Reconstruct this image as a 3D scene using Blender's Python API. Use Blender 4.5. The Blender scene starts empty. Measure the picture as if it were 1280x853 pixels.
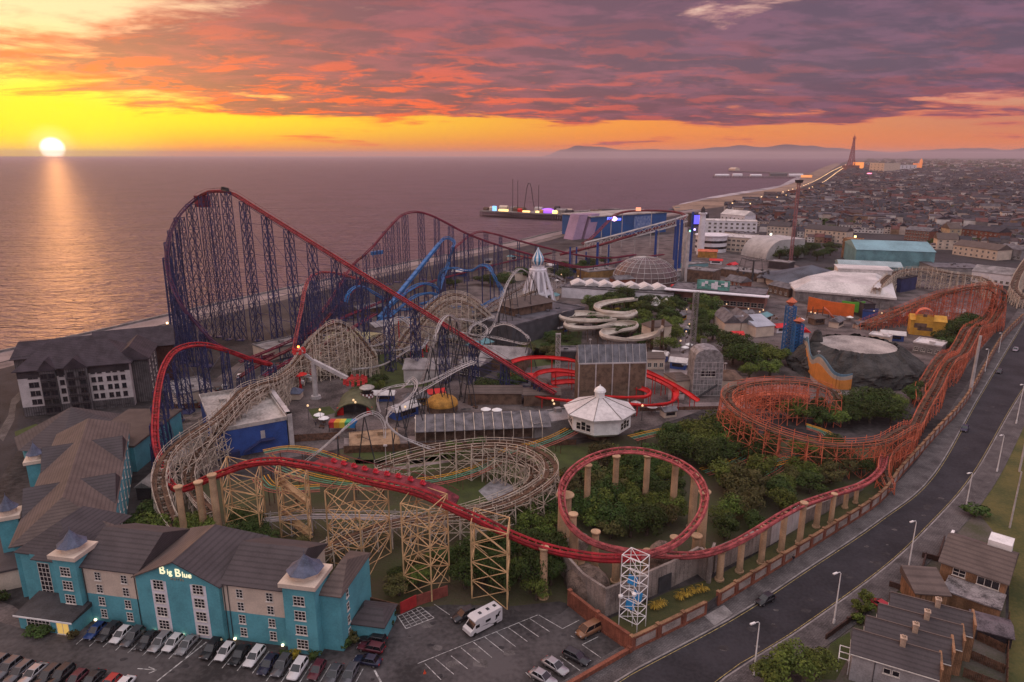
import bpy, bmesh, math, random
from math import sin, cos, tan, atan, atan2, radians, pi, sqrt, hypot
from mathutils import Vector, Matrix, noise
from mathutils.geometry import tessellate_polygon
random.seed(7)
SC = bpy.context.scene
COL = SC.collection
F = 853.0; CAMZ = 80.0; PT = radians(15.25)
V = Vector

def G(u, v, z=0.0):
    """world point at height z seen at photo pixel (u, v); used only to survey positions"""
    a = (u-640)/F; b = (v-426.5)/F
    dn = sin(PT)+b*cos(PT); fy = cos(PT)-b*sin(PT)
    t = (CAMZ-z)/dn
    return V((a*t, fy*t, z))
def HT(p, v):
    b = (v-426.5)/F
    t = p[1]/(cos(PT)-b*sin(PT))
    return CAMZ-t*(sin(PT)+b*cos(PT))
def GH(u, v, vt):
    p = G(u, v); return p, HT(p, vt)

# ------------------------------------------------------------ materials
MATS = {}
def nt(m): return m.node_tree.nodes, m.node_tree.links
def mat(name, rgb, rough=0.75, var=0.18, scale=0.35, metal=0.0, emit=None, es=0.0, rgb2=None, bump=0.0, bscale=4.0, spec=0.3, alpha=1.0, pat=None, pscale=1.0, pcol=None):
    if name in MATS: return MATS[name]
    m = bpy.data.materials.new(name); m.use_nodes = True
    N, L = nt(m); b = N['Principled BSDF']
    b.inputs['Roughness'].default_value = rough; b.inputs['Metallic'].default_value = metal
    b.inputs['Specular IOR Level'].default_value = spec
    tc = N.new('ShaderNodeTexCoord')
    ns = N.new('ShaderNodeTexNoise'); ns.inputs['Scale'].default_value = scale; ns.inputs['Detail'].default_value = 5
    L.new(tc.outputs['Object'], ns.inputs['Vector'])
    mx = N.new('ShaderNodeMix'); mx.data_type = 'RGBA'
    c2 = rgb2 if rgb2 else tuple(max(0, c*(1-2.2*var)) for c in rgb)
    c1 = rgb if rgb2 else tuple(min(1, c*(1+0.8*var)) for c in rgb)
    mx.inputs[6].default_value = (*c1, 1); mx.inputs[7].default_value = (*c2, 1)
    rp = N.new('ShaderNodeMapRange'); rp.inputs[1].default_value = 0.35; rp.inputs[2].default_value = 0.68
    nf = N.new('ShaderNodeTexNoise'); nf.inputs['Scale'].default_value = min(scale*13, 4); nf.inputs['Detail'].default_value = 3; L.new(tc.outputs['Object'], nf.inputs['Vector'])
    nm = N.new('ShaderNodeMath'); nm.operation = 'MULTIPLY_ADD'; nm.inputs[1].default_value = .55; nm.inputs[2].default_value = -.275; L.new(nf.outputs['Fac'], nm.inputs[0])
    na = N.new('ShaderNodeMath'); L.new(ns.outputs['Fac'], na.inputs[0]); L.new(nm.outputs[0], na.inputs[1])
    L.new(na.outputs[0], rp.inputs[0]); L.new(rp.outputs[0], mx.inputs[0])
    out = mx.outputs[2]
    if pat:
        # courses (tiles, boards, bricks) carried by the surface itself
        if pat == 'brick':
            t = N.new('ShaderNodeTexBrick'); t.inputs['Scale'].default_value = pscale
            t.inputs['Color1'].default_value = (1,1,1,1); t.inputs['Color2'].default_value = (.72,.72,.72,1)
            t.inputs['Mortar'].default_value = (.45,.45,.45,1); t.inputs['Mortar Size'].default_value = 0.04
            L.new(tc.outputs['Object'], t.inputs['Vector']); f = t.outputs['Color']
        else:
            t = N.new('ShaderNodeTexWave'); t.bands_direction = {'z':'Z','x':'X','y':'Y'}[pat]
            t.inputs['Scale'].default_value = pscale; t.inputs['Distortion'].default_value = 0.4
            L.new(tc.outputs['Object'], t.inputs['Vector'])
            r2 = N.new('ShaderNodeMapRange'); r2.inputs[3].default_value = 0.72; r2.inputs[4].default_value = 1.0; r2.inputs[1].default_value = 0; r2.inputs[2].default_value = .5
            L.new(t.outputs['Fac'], r2.inputs[0]); f = r2.outputs[0]
        mm = N.new('ShaderNodeMix'); mm.data_type = 'RGBA'; mm.blend_type = 'MULTIPLY'; mm.inputs[0].default_value = 1
        L.new(out, mm.inputs[6]); L.new(f, mm.inputs[7]); out = mm.outputs[2]
    L.new(out, b.inputs['Base Color'])
    if bump:
        n2 = N.new('ShaderNodeTexNoise'); n2.inputs['Scale'].default_value = bscale; n2.inputs['Detail'].default_value = 4
        L.new(tc.outputs['Object'], n2.inputs['Vector'])
        bp = N.new('ShaderNodeBump'); bp.inputs['Strength'].default_value = bump; bp.inputs['Distance'].default_value = 0.3
        L.new(n2.outputs['Fac'], bp.inputs['Height']); L.new(bp.outputs[0], b.inputs['Normal'])
    if emit:
        b.inputs['Emission Color'].default_value = (*emit, 1); b.inputs['Emission Strength'].default_value = es
    MATS[name] = m; return m
# ------------------------------------------------------------ mesh builder
def offs(o):
    s = V((0,0,0))
    while o is not None: s += o.location; o = o.parent
    return s
class MB:
    def __init__(s, A=None, B=None, z=0.0, mi=0):
        s.v = []; s.f = []; s.m = []; s.mi = mi; s.sm = []; s.smooth = False
        s.fr(A, B, z)
    def fr(s, A=None, B=None, z=0.0):
        if A is None: s.T = None
        else:
            A = V((A[0],A[1],z)); B = V((B[0],B[1],z)); x = (B-A).normalized(); y = V((-x.y, x.x, 0))
            s.T = (A, x, y); s.L = (B-A).length
        return s
    def P(s, p):
        if s.T is None: return (p[0],p[1],p[2])
        A,x,y = s.T
        return (A.x+x.x*p[0]+y.x*p[1], A.y+x.y*p[0]+y.y*p[1], A.z+p[2])
    def add(s, vs, fs):
        k = len(s.v); s.v += [s.P(p) for p in vs]
        for f in fs: s.f.append([i+k for i in f]); s.m.append(s.mi); s.sm.append(s.smooth)
    def box(s, x0,y0,z0,x1,y1,z1):
        s.add([(x0,y0,z0),(x1,y0,z0),(x1,y1,z0),(x0,y1,z0),(x0,y0,z1),(x1,y0,z1),(x1,y1,z1),(x0,y1,z1)],
              [(0,3,2,1),(4,5,6,7),(0,1,5,4),(1,2,6,5),(2,3,7,6),(3,0,4,7)]); return s
    def cbox(s, c, sx, sy, z0, z1): return s.box(c[0]-sx/2, c[1]-sy/2, z0, c[0]+sx/2, c[1]+sy/2, z1)
    def poly(s, pts):
        s.add(pts, [tuple(range(len(pts)))]); return s
    def sheet(s, pts, z):
        """flat polygon (may be concave)"""
        pts = [V((p[0],p[1],z)) for p in pts]
        tris = tessellate_polygon([pts])
        out = []
        for t in tris:
            a,b,c = [pts[i] for i in t]
            out.append(t if (b-a).cross(c-a).z > 0 else (t[0],t[2],t[1]))
        s.add(pts, out); return s
    def prism(s, pts, z0, z1):
        n = len(pts); ar = sum(pts[i][0]*pts[(i+1)%n][1]-pts[(i+1)%n][0]*pts[i][1] for i in range(n))
        if ar < 0: pts = pts[::-1]
        vs = [(p[0],p[1],z0) for p in pts]+[(p[0],p[1],z1) for p in pts]
        top = [tuple(i+n for i in t) for t in s.tri(pts)]
        s.add(vs, [(i,(i+1)%n,(i+1)%n+n,i+n) for i in range(n)]+top); return s
    def tri(s, pts):
        P3 = [V((p[0],p[1],0)) for p in pts]; out = []
        for t in tessellate_polygon([P3]):
            a,b,c = [P3[i] for i in t]
            out.append(tuple(t) if (b-a).cross(c-a).z > 0 else (t[0],t[2],t[1]))
        return out
    def beam(s, p, q, w=0.2, h=None, up=None):
        h = h or w; p = V(p); q = V(q); d = q-p
        if d.length < 1e-6: return s
        d.normalize(); u = V(up) if up else V((0,0,1))
        if abs(d.dot(u)) > 0.98: u = V((0,1,0))
        a = d.cross(u).normalized()*w/2; b = a.cross(d).normalized()*h/2
        s.add([p-a-b,p+a-b,p+a+b,p-a+b,q-a-b,q+a-b,q+a+b,q-a+b],
              [(0,1,2,3),(4,7,6,5),(0,4,5,1),(1,5,6,2),(2,6,7,3),(3,7,4,0)]); return s
    def cone(s, c, r0, r1, z0, z1, n=12, cap=True, ph=0.0):
        vs = []
        for r,z in ((r0,z0),(r1,z1)):
            for i in range(n):
                a = 2*pi*i/n+ph; vs.append((c[0]+r*cos(a), c[1]+r*sin(a), z))
        fs = [(i,(i+1)%n,(i+1)%n+n,i+n) for i in range(n)]
        if cap: fs += [tuple(range(n,2*n)), tuple(range(n-1,-1,-1))]
        s.add(vs, fs); return s
    def lathe(s, c, prof, n=16):
        for (r0,z0),(r1,z1) in zip(prof, prof[1:]): s.cone(c, max(r0,.001), max(r1,.001), z0, z1, n, cap=False)
        return s
    def tube(s, path, r, n=5, closed=False):
        P_ = [V(p) for p in path]; k = len(P_); vs = []
        for i,p in enumerate(P_):
            t = (P_[(i+1)%k]-P_[i-1]) if closed else (P_[min(i+1,k-1)]-P_[max(i-1,0)])
            t = t.normalized() if t.length > 1e-9 else V((0,0,1))
            u = V((0,0,1)) if abs(t.z) < 0.9 else V((0,1,0))
            a = t.cross(u).normalized(); b = a.cross(t)
            for j in range(n):
                th = 2*pi*j/n; q = p+(a*cos(th)+b*sin(th))*r; vs.append(q)
        fs = []
        for i in range(k if closed else k-1):
            for j in range(n):
                a_,b_ = i*n+j, i*n+(j+1)%n; c_,d_ = ((i+1)%k)*n+(j+1)%n, ((i+1)%k)*n+j
                fs.append((a_,d_,c_,b_))
        s.add(vs, fs); return s
    def gable(s, x0,y0,x1,y1,z,rh, axis='x', ov=0.3, hip=0.0, th=0.18):
        """roof over a rectangle: ridge along axis, optional hip inset, real thickness"""
        x0-=ov; x1+=ov; y0-=ov; y1+=ov
        if axis == 'x': r0=(x0+hip,(y0+y1)/2,z+rh); r1=(x1-hip,(y0+y1)/2,z+rh)
        else: r0=((x0+x1)/2,y0+hip,z+rh); r1=((x0+x1)/2,y1-hip,z+rh)
        c=[(x0,y0,z),(x1,y0,z),(x1,y1,z),(x0,y1,z)]
        lo=[(a,b,h-th) for a,b,h in c]
        vs=c+[r0,r1]+lo
        if axis=='x': fs=[(0,1,5,4),(2,3,4,5),(3,0,4),(1,2,5)]
        else: fs=[(1,2,5,4),(3,0,4,5),(0,1,4),(2,3,5)]
        fs+=[(0,6,7,1),(1,7,8,2),(2,8,9,3),(3,9,6,0),(9,8,7,6)]
        s.add(vs,fs); return s
    def build(s, name, mats, parent=None, label=None, origin=None):
        me = bpy.data.meshes.new(name)
        o = bpy.data.objects.new(name, me); COL.objects.link(o)
        if parent is not None: o.parent = parent; off = offs(parent)
        elif origin is not None: off = V(origin); o.location = off
        elif s.v and s.T is None or s.v:
            xs=[p[0] for p in s.v]; ys=[p[1] for p in s.v]; zs=[p[2] for p in s.v]
            off = V(((min(xs)+max(xs))/2,(min(ys)+max(ys))/2,min(zs))); o.location = off
        else: off = V((0,0,0))
        me.from_pydata([(p[0]-off.x,p[1]-off.y,p[2]-off.z) for p in s.v], [], s.f)
        mats = mats if isinstance(mats,(list,tuple)) else [mats]
        for m in mats: me.materials.append(m)
        me.polygons.foreach_set('material_index', s.m)
        me.polygons.foreach_set('use_smooth', s.sm)
        me.update()
        if label: o['label'] = label
        return o
def tag(o, label=None, cat=None, group=None, kind=None):
    if label: o['label'] = label
    if cat: o['category'] = cat
    if group: o['group'] = group
    if kind: o['kind'] = kind
    return o
def thing(name, loc, label, cat, group=None):
    o = bpy.data.objects.new(name, None); COL.objects.link(o); o.location = loc; o.empty_display_size = .5
    return tag(o, label, cat, group)
def kids():
    d = {}
    for o in bpy.data.objects:
        if o.parent: d.setdefault(o.parent.name, []).append(o)
    return d
def tree_of(o, K): return (o, [tree_of(c, K) for c in K.get(o.name, [])])
def copy_tree(t, parent=None):
    o, ch = t; c = o.copy(); COL.objects.link(c); c.parent = parent
    for k in ch: copy_tree(k, c)
    return c
def cr(P_, step=1.0):
    """Catmull-Rom through points, sampled every ~step metres"""
    P_ = [V(p) for p in P_]; out = []
    Q = [P_[0]*2-P_[1]]+P_+[P_[-1]*2-P_[-2]]
    for i in range(1, len(Q)-2):
        a,b,c,d = Q[i-1:i+3]; n = max(2, int((c-b).length/step))
        for k in range(n):
            t = k/n
            out.append(.5*((2*b)+(c-a)*t+(2*a-5*b+4*c-d)*t*t+(3*b-a-3*c+d)*t**3))
    out.append(P_[-1]); return out
def frames(path, bank=6.0):
    """side and up vectors along a path, leaning into curves"""
    n = len(path); T = []; 
    for i in range(n):
        t = path[min(i+1,n-1)]-path[max(i-1,0)]
        T.append(t.normalized() if t.length>1e-6 else V((1,0,0)))
    S=[];U=[]
    for i in range(n):
        a,b = max(i-4,0), min(i+4,n-1)
        ds = max((path[b]-path[a]).length, .1)
        k = (T[b]-T[a])/ds; k.z = 0
        up = (V((0,0,1))+k*bank)
        if abs(T[i].dot(up.normalized()))>.96: up = V((0,1,0))+k*bank
        s = T[i].cross(up).normalized(); S.append(s); U.append(s.cross(T[i]).normalized())
    return T,S,U
def surv(L): return [G(*p) for p in L]
def lattice(mb, base, w, d, z0, z1, n, r=.18, rb=.09, tx=0.0, ty=0.0, ax=None, tw=1.0):
    """four-legged braced tower; ax = unit vector of its width"""
    ax = V(ax).normalized() if ax else V((1,0,0)); ay = V((-ax.y, ax.x, 0)); b = V((base[0],base[1],0))
    def c(i,z):
        f = (z-z0)/(z1-z0); k = 1+(tw-1)*f
        sx = (-1,1,1,-1)[i]*w/2*k; sy = (-1,-1,1,1)[i]*d/2*k
        return b+ax*(sx+tx*f)+ay*(sy+ty*f)+V((0,0,z))
    for i in range(4): mb.beam(c(i,z0),c(i,z1),r)
    for k in range(n+1):
        z = z0+(z1-z0)*k/n
        for i in range(4):
            if k: mb.beam(c(i,z),c((i+1)%4,z),rb)
            if k<n:
                zz = z0+(z1-z0)*(k+1)/n
                mb.beam(c(i,z),c((i+1)%4,zz),rb); mb.beam(c((i+1)%4,z),c(i,zz),rb)
# ------------------------------------------------------------ camera, sun, sky
cam = bpy.data.cameras.new('camera'); camo = bpy.data.objects.new('camera', cam); COL.objects.link(camo)
camo.location = (0,0,CAMZ); camo.rotation_euler = (pi/2-PT, 0, 0)
cam.sensor_width = 36; cam.lens = 36*F/1280; cam.clip_end = 120000; cam.clip_start = 0.5
SC.camera = camo
SC.view_settings.view_transform = 'Standard'; SC.view_settings.look = 'None'; SC.view_settings.exposure = 0; SC.view_settings.gamma = 1
SC.render.engine = 'CYCLES'
SC.cycles.use_denoising = True; SC.cycles.max_bounces = 5; SC.cycles.diffuse_bounces = 2; SC.cycles.glossy_bounces = 3
SC.cycles.volume_bounces = 0; SC.cycles.transparent_max_bounces = 6; SC.cycles.caustics_reflective = False; SC.cycles.caustics_refractive = False
SUN_AZ = atan((67-640)/F*cos(0)/ (cos(PT)+232.5/F*sin(PT)))     # left of the view axis, over the sea
SUN_EL = radians(2.2)
sd = V((sin(SUN_AZ)*cos(radians(.42)), cos(SUN_AZ)*cos(radians(.42)), sin(radians(.42))))
sl = bpy.data.lights.new('sun', 'SUN'); sl.energy = 0.5; sl.angle = radians(0.6); sl.color = (1.0, .42, .14)
so = bpy.data.objects.new('sun', sl); COL.objects.link(so)
ld = V((sin(SUN_AZ)*cos(SUN_EL), cos(SUN_AZ)*cos(SUN_EL), sin(SUN_EL)))
so.rotation_euler = ld.to_track_quat('Z','Y').to_euler(); so.location = (-200,300,200)

wd = bpy.data.worlds.new('World'); SC.world = wd; wd.use_nodes = True
N = wd.node_tree.nodes; L = wd.node_tree.links; N.clear()
def nd(t, **k):
    n = N.new(t)
    for a,b in k.items(): setattr(n, a, b)
    return n
def mth(op, a, b=None, c=None, clamp=False):
    n = nd('ShaderNodeMath', operation=op); n.use_clamp = clamp
    for i,x in enumerate((a,b,c)):
        if x is None: continue
        if isinstance(x,(int,float)): n.inputs[i].default_value = x
        else: L.new(x, n.inputs[i])
    return n.outputs[0]
def rng(x, a, b, c=0.0, d=1.0, smooth=True):
    n = nd('ShaderNodeMapRange'); n.interpolation_type = 'SMOOTHSTEP' if smooth else 'LINEAR'
    L.new(x, n.inputs[0])
    for i,q in enumerate((a,b,c,d)): n.inputs[i+1].default_value = q
    return n.outputs[0]
def mixc(f, a, b, mode='MIX'):
    n = nd('ShaderNodeMix', data_type='RGBA', blend_type=mode)
    for i,x in ((0,f),(6,a),(7,b)):
        if isinstance(x,(int,float)): n.inputs[i].default_value = x
        elif isinstance(x,tuple): n.inputs[i].default_value = (*x,1)
        else: L.new(x, n.inputs[i])
    return n.outputs[2]
def srgb(r,g,b):
    f = lambda c: ((c/255+.055)/1.055)**2.4 if c>10 else c/255/12.92
    return (f(r),f(g),f(b))
tc = nd('ShaderNodeTexCoord'); sp = nd('ShaderNodeSeparateXYZ'); L.new(tc.outputs['Generated'], sp.inputs[0])
X_,Y_,Z_ = sp.outputs
elev = mth('MULTIPLY', mth('ARCSINE', Z_), 180/pi)                  # degrees above the horizon
azim = mth('MULTIPLY', mth('ARCTAN2', X_, Y_), 180/pi)              # degrees right of the view axis
dt = nd('ShaderNodeVectorMath', operation='DOT_PRODUCT'); L.new(tc.outputs['Generated'], dt.inputs[0]); dt.inputs[1].default_value = sd
sang = mth('MULTIPLY', mth('ARCCOSINE', mth('MINIMUM', dt.outputs['Value'], 1.0)), 180/pi)
nish = nd('ShaderNodeTexSky', sky_type='NISHITA'); nish.sun_disc = False; nish.sun_elevation = SUN_EL; nish.sun_rotation = SUN_AZ; nish.dust_density = 2
# clear sky: glow low over the sea, pale cream higher, redder to the right
low = mixc(rng(azim,-26,14), srgb(255,222,2), srgb(250,150,60))
low = mixc(rng(azim,8,40), low, srgb(205,130,105))
mid = mixc(rng(azim,-36,25), srgb(250,222,172), srgb(246,222,200))
clear = mixc(rng(elev,2.6,6.6), low, mid)
clear = mixc(rng(elev,-.2,2.6), mixc(rng(azim,-30,0), srgb(255,150,10), srgb(245,125,45)), clear)
clear = mixc(rng(sang,2.0,9.0), srgb(255,226,0), clear)
# cloud sheet: noise on a plane high above, so it foreshortens to the horizon by itself
den = mth('ADD', mth('MAXIMUM', Z_, 0.0), 0.11)
cb = nd('ShaderNodeCombineXYZ'); L.new(mth('DIVIDE', X_, den), cb.inputs[0]); L.new(mth('DIVIDE', Y_, den), cb.inputs[1])
mp = nd('ShaderNodeMapping'); L.new(cb.outputs[0], mp.inputs[0]); mp.inputs['Rotation'].default_value = (0,0,radians(-24)); mp.inputs['Scale'].default_value = (.8,1.1,1); mp.inputs['Location'].default_value = (3.1,1.7,0)
def cn(scale, detail, rough, dist=0.0, off=0.0):
    n = nd('ShaderNodeTexNoise'); n.inputs['Scale'].default_value = scale; n.inputs['Detail'].default_value = detail
    n.inputs['Roughness'].default_value = rough; n.inputs['Distortion'].default_value = dist; L.new(mp.outputs[0], n.inputs['Vector'])
    return n.outputs['Fac']
n1 = cn(.75, 10, .58, .6); n2 = cn(3.0, 10, .66, .35); n3 = cn(2.6, 9, .66, .35)
# coverage grows to the right and above ~5 degrees
cov = mth('ADD', rng(azim,-37,-14,-.13,.19), rng(elev,1.3,5.0,-.36,.08))
cov = mth('ADD', cov, rng(elev,6.5,11,0,-.07))
dn_ = mth('ADD', mth('ADD', mth('MULTIPLY', n1, 1.25), mth('MULTIPLY', n2, .38)), mth('ADD', cov, -.29))
cm = rng(dn_, .42, .60)
thick = rng(dn_, .49, .60)
# cloud colours: fire at the edges and near the sun, mauve and slate in the body
body = mixc(rng(azim,-30,34), srgb(116,46,78), srgb(76,54,90))
body = mixc(rng(n3,.44,.60), body, mixc(rng(azim,-30,30), srgb(156,60,84), srgb(112,72,106)))
fire = mixc(rng(azim,-22,22), srgb(250,72,34), srgb(212,84,84))
edge = mixc(rng(elev,4.5,12), fire, srgb(178,84,102))
firez = mth('MULTIPLY', rng(n2,.48,.60), mth('MULTIPLY', rng(elev,10.5,3.2,.12,1), rng(azim,26,-8,.25,1)))
cloud = mixc(thick, edge, body)
cloud = mixc(firez, cloud, fire)
sky = mixc(mth('MULTIPLY', cm, .95), clear, cloud)
sky = mixc(rng(elev,12,24), sky, mixc(rng(azim,-34,16), (1.7,.68,.36), srgb(204,144,186)))
sky = mixc(rng(elev,26,60), sky, mixc(cm, (1.22,1.14,1.20), (1.14,1.06,1.12)))    # the dome overhead
sky = mixc(rng(azim,60,120), sky, mixc(rng(elev,0,45), srgb(165,140,160), (1.08,.99,1.06)))
sky = mixc(rng(azim,-75,-130), sky, mixc(rng(elev,0,45), srgb(185,145,155), (1.08,.99,1.06)))
halo = rng(sang, 1.8, .6, 0, 1); disc = rng(sang, .85, .5, 0, 1)
sky = mixc(halo, sky, (1.1,.92,.2)); sky = mixc(disc, sky, (3.4,2.9,2.2))
bg1 = nd('ShaderNodeBackground'); L.new(sky, bg1.inputs[0]); bg1.inputs[1].default_value = 0.97
bg2 = nd('ShaderNodeBackground'); L.new(nish.outputs[0], bg2.inputs[0]); bg2.inputs[1].default_value = 0.02
ad = nd('ShaderNodeAddShader'); L.new(bg1.outputs[0], ad.inputs[0]); L.new(bg2.outputs[0], ad.inputs[1])
wo = nd('ShaderNodeOutputWorld'); L.new(ad.outputs[0], wo.inputs[0])

# ------------------------------------------------------------ land, sea, shore
COAST = [(-420,560),(-200,492),(0,440),(105,418),(210,394),(320,369),(440,343),(540,322),(640,303),(690,291),(740,282),(800,272),(865,262),(930,252),(975,243),(1005,234),(1020,226),(1032,217),(1043,209),(1053,203.5),(1066,199.6),(1078,196.6)]
coast = [G(u,v) for u,v in COAST]
M_ground = mat('ground_mix', (.058,.050,.050), .9, .35, .05, bump=.3)
far = 45000
land = [(-420,-300)]+[(p.x,p.y) for p in coast]+[(coast[-1].x+1500, far),(far,far),(far,-300)]
mb = MB(); mb.prism(land, -6, 0); tag(mb.build('ground', M_ground, origin=(0,0,0)), kind='structure')
m = mat('sea_water', (.125,.066,.092), .50, .1, .01, spec=.5)
Nn, Ll = nt(m); b = Nn['Principled BSDF']
tcx = Nn.new('ShaderNodeTexCoord'); mp_ = Nn.new('ShaderNodeMapping'); mp_.inputs['Rotation'].default_value = (0,0,radians(30)); mp_.inputs['Scale'].default_value = (.35,1,1)
Ll.new(tcx.outputs['Object'], mp_.inputs[0])
prev = None
for sc_, st in ((.035,12.0),(.15,11.0),(.55,4.5)):
    nz = Nn.new('ShaderNodeTexNoise'); nz.inputs['Scale'].default_value = sc_; nz.inputs['Detail'].default_value = 3; Ll.new(mp_.outputs[0], nz.inputs['Vector'])
    bp = Nn.new('ShaderNodeBump'); bp.inputs['Strength'].default_value = 1; bp.inputs['Distance'].default_value = st; Ll.new(nz.outputs['Fac'], bp.inputs['Height'])
    if prev: Ll.new(prev.outputs[0], bp.inputs['Normal'])
    prev = bp
Ll.new(prev.outputs[0], b.inputs['Normal'])
mb = MB(); mb.poly([(-far,-300,-3),(far,-300,-3),(far,far,-3),(-far,far,-3)]); tag(mb.build('sea', m, origin=(0,0,0)), kind='structure')
# shore bands, offset inland from the coast line in metres
def offset(line, d):
    out = []
    for i,p in enumerate(line):
        t = (line[min(i+1,len(line)-1)]-line[max(i-1,0)]); t.z = 0; t.normalize()
        out.append(p+V((t.y,-t.x,0))*d)
    return out
cs = cr(coast[:13], 30); 
def band(name, d0, d1, z, m, kind='structure', line=None, h=None):
    l = line or cs; a = offset(l,d0); b_ = offset(l,d1); mb = MB()
    for i in range(len(a)-1):
        if h is None: mb.poly([(*a[i].xy,z),(*b_[i].xy,z),(*b_[i+1].xy,z),(*a[i+1].xy,z)])
        else:
            mb.add([(*a[i].xy,0),(*b_[i].xy,0),(*b_[i+1].xy,0),(*a[i+1].xy,0),(*a[i].xy,h),(*b_[i].xy,h),(*b_[i+1].xy,h),(*a[i+1].xy,h)],[(4,5,6,7),(0,4,7,3),(1,2,6,5)])
    o = mb.build(name, m, origin=(0,0,0)); tag(o, kind=kind); return o
M_prom = mat('promenade_paving', (.27,.215,.205), .7, .15, .08)
M_conc = mat('concrete_grey', (.27,.245,.235), .85, .2, .3)
M_asph = mat('asphalt_dark', (.034,.032,.037), .85, .22, .12, bump=.15, bscale=9)
M_asph2 = mat('asphalt_worn', (.080,.071,.071), .85, .28, .09, bump=.15, bscale=9)
M_pave = mat('pavement_slabs', (.155,.138,.135), .85, .22, .25, pat='brick', pscale=.9)
M_park = mat('park_paving', (.135,.108,.103), .85, .32, .12)
M_grass = mat('grass_lawn', (.070,.090,.026), .95, .3, .25, rgb2=(.045,.055,.020), bump=.5, bscale=3)
M_grass2 = mat('grass_dry', (.13,.11,.035), .95, .3, .12, rgb2=(.060,.070,.022), bump=.5, bscale=2)
M_soil = mat('planting_soil', (.052,.048,.026), .95, .3, .3, rgb2=(.085,.065,.045), bump=.6, bscale=3)
M_sand = mat('beach_sand', (.27,.185,.13), .8, .3, .01)
M_white = mat('paint_white', (.84,.82,.80), .6, .08, .6)
band('sea_steps', -7, 2, -.9, M_conc)
band('promenade', 2, 16, .10, M_prom)
o = band("sea_wall", 1.0, 1.7, 0, M_conc, None, h=1.0); tag(o, "low concrete sea wall running along the edge of the promenade", "sea wall")
band('tram_track', 17, 25, .03, mat('tram_bed', (.19,.15,.14), .85, .2, .2))
band('coast_road', 27, 40, .02, M_asph)
# beach and surf at the far bend
BE = [(845,266),(900,259),(945,251),(985,241),(1012,231),(1025,222),(1038,213),(1050,206)]
SE = [(1046,203.5),(1030,209),(1008,219),(992,229),(968,236),(925,243),(880,250),(840,258)]
mb = MB(); mb.sheet([G(*p) for p in BE+SE], 0.006); tag(mb.build('beach', M_sand, origin=(0,0,0)), kind='structure')
m = mat('surf_foam', (.42,.38,.40), .7, .3, .02)
for k,(q) in enumerate(([(842,258),(880,249),(925,242),(968,234.5),(992,227.5),(1008,218),(1000,218),(975,231),(925,238.5),(885,245),(850,253)],)):
    mb = MB(); mb.sheet([G(*p) for p in q], -2.9); tag(mb.build('surf', m, origin=(0,0,0)), kind='structure')
# hills beyond the bay
def ridge(name, Y, prof, col, dep=2500):
    mb = MB(); mb.smooth = True; rows = []
    pts = []
    for (u0,h0),(u1,h1) in zip(prof, prof[1:]):
        for k in range(12):
            t = k/12; pts.append((u0+(u1-u0)*t, h0+(h1-h0)*(3*t*t-2*t*t*t)))
    pts.append(prof[-1]); n = len(pts)
    for j in range(5):
        g = (0,.55,1,.5,0)[j]; yy = Y+dep*(j/4-.5)*2
        for i,(u,h) in enumerate(pts):
            x = (u-640)/F*Y*1.035
            rows.append((x, yy, -4+ g*h*Y/F*(1+.10*noise.noise(V((x/700,j*3.1,0))))))
    mb.add(rows, [(j*n+i,j*n+i+1,(j+1)*n+i+1,(j+1)*n+i) for j in range(4) for i in range(n-1)])
    tag(mb.build(name, mat(name+'_slopes', col, .95, .15, .0005), origin=(0,Y,0)), kind='structure')
ridge('hills', 31000, [(680,2),(700,9),(718,13.5),(745,11),(770,8),(800,9),(840,8),(880,11),(905,14),(930,11),(960,15),(985,13),(1010,11),(1045,8),(1080,5),(1120,8),(1150,10),(1190,10),(1215,8),(1240,11),(1275,9),(1340,10),(1420,7)], (.10,.07,.09))
ridge('hills', 26000, [(900,1),(930,4),(980,3),(1040,5),(1090,4),(1130,6),(1200,5),(1250,7),(1300,6),(1400,4)], (.09,.065,.08), 1800)
# the air: one even haze round the scene
mb = MB(); mb.box(-14000,-350,-7, 24000,34500,190); hz = mb.build('haze', mat('haze_dummy',(1,1,1)), origin=(0,0,0)); hz.data.materials.clear()
hm = bpy.data.materials.new('haze_air'); hm.use_nodes = True; hm.node_tree.nodes.clear()
pv = hm.node_tree.nodes.new('ShaderNodeVolumePrincipled'); pv.inputs['Color'].default_value = (.92,.80,.88,1); pv.inputs['Density'].default_value = 5.5e-5; pv.inputs['Anisotropy'].default_value = .2
om = hm.node_tree.nodes.new('ShaderNodeOutputMaterial'); hm.node_tree.links.new(pv.outputs[0], om.inputs['Volume'])
hz.data.materials.append(hm); tag(hz, kind='stuff')
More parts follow.
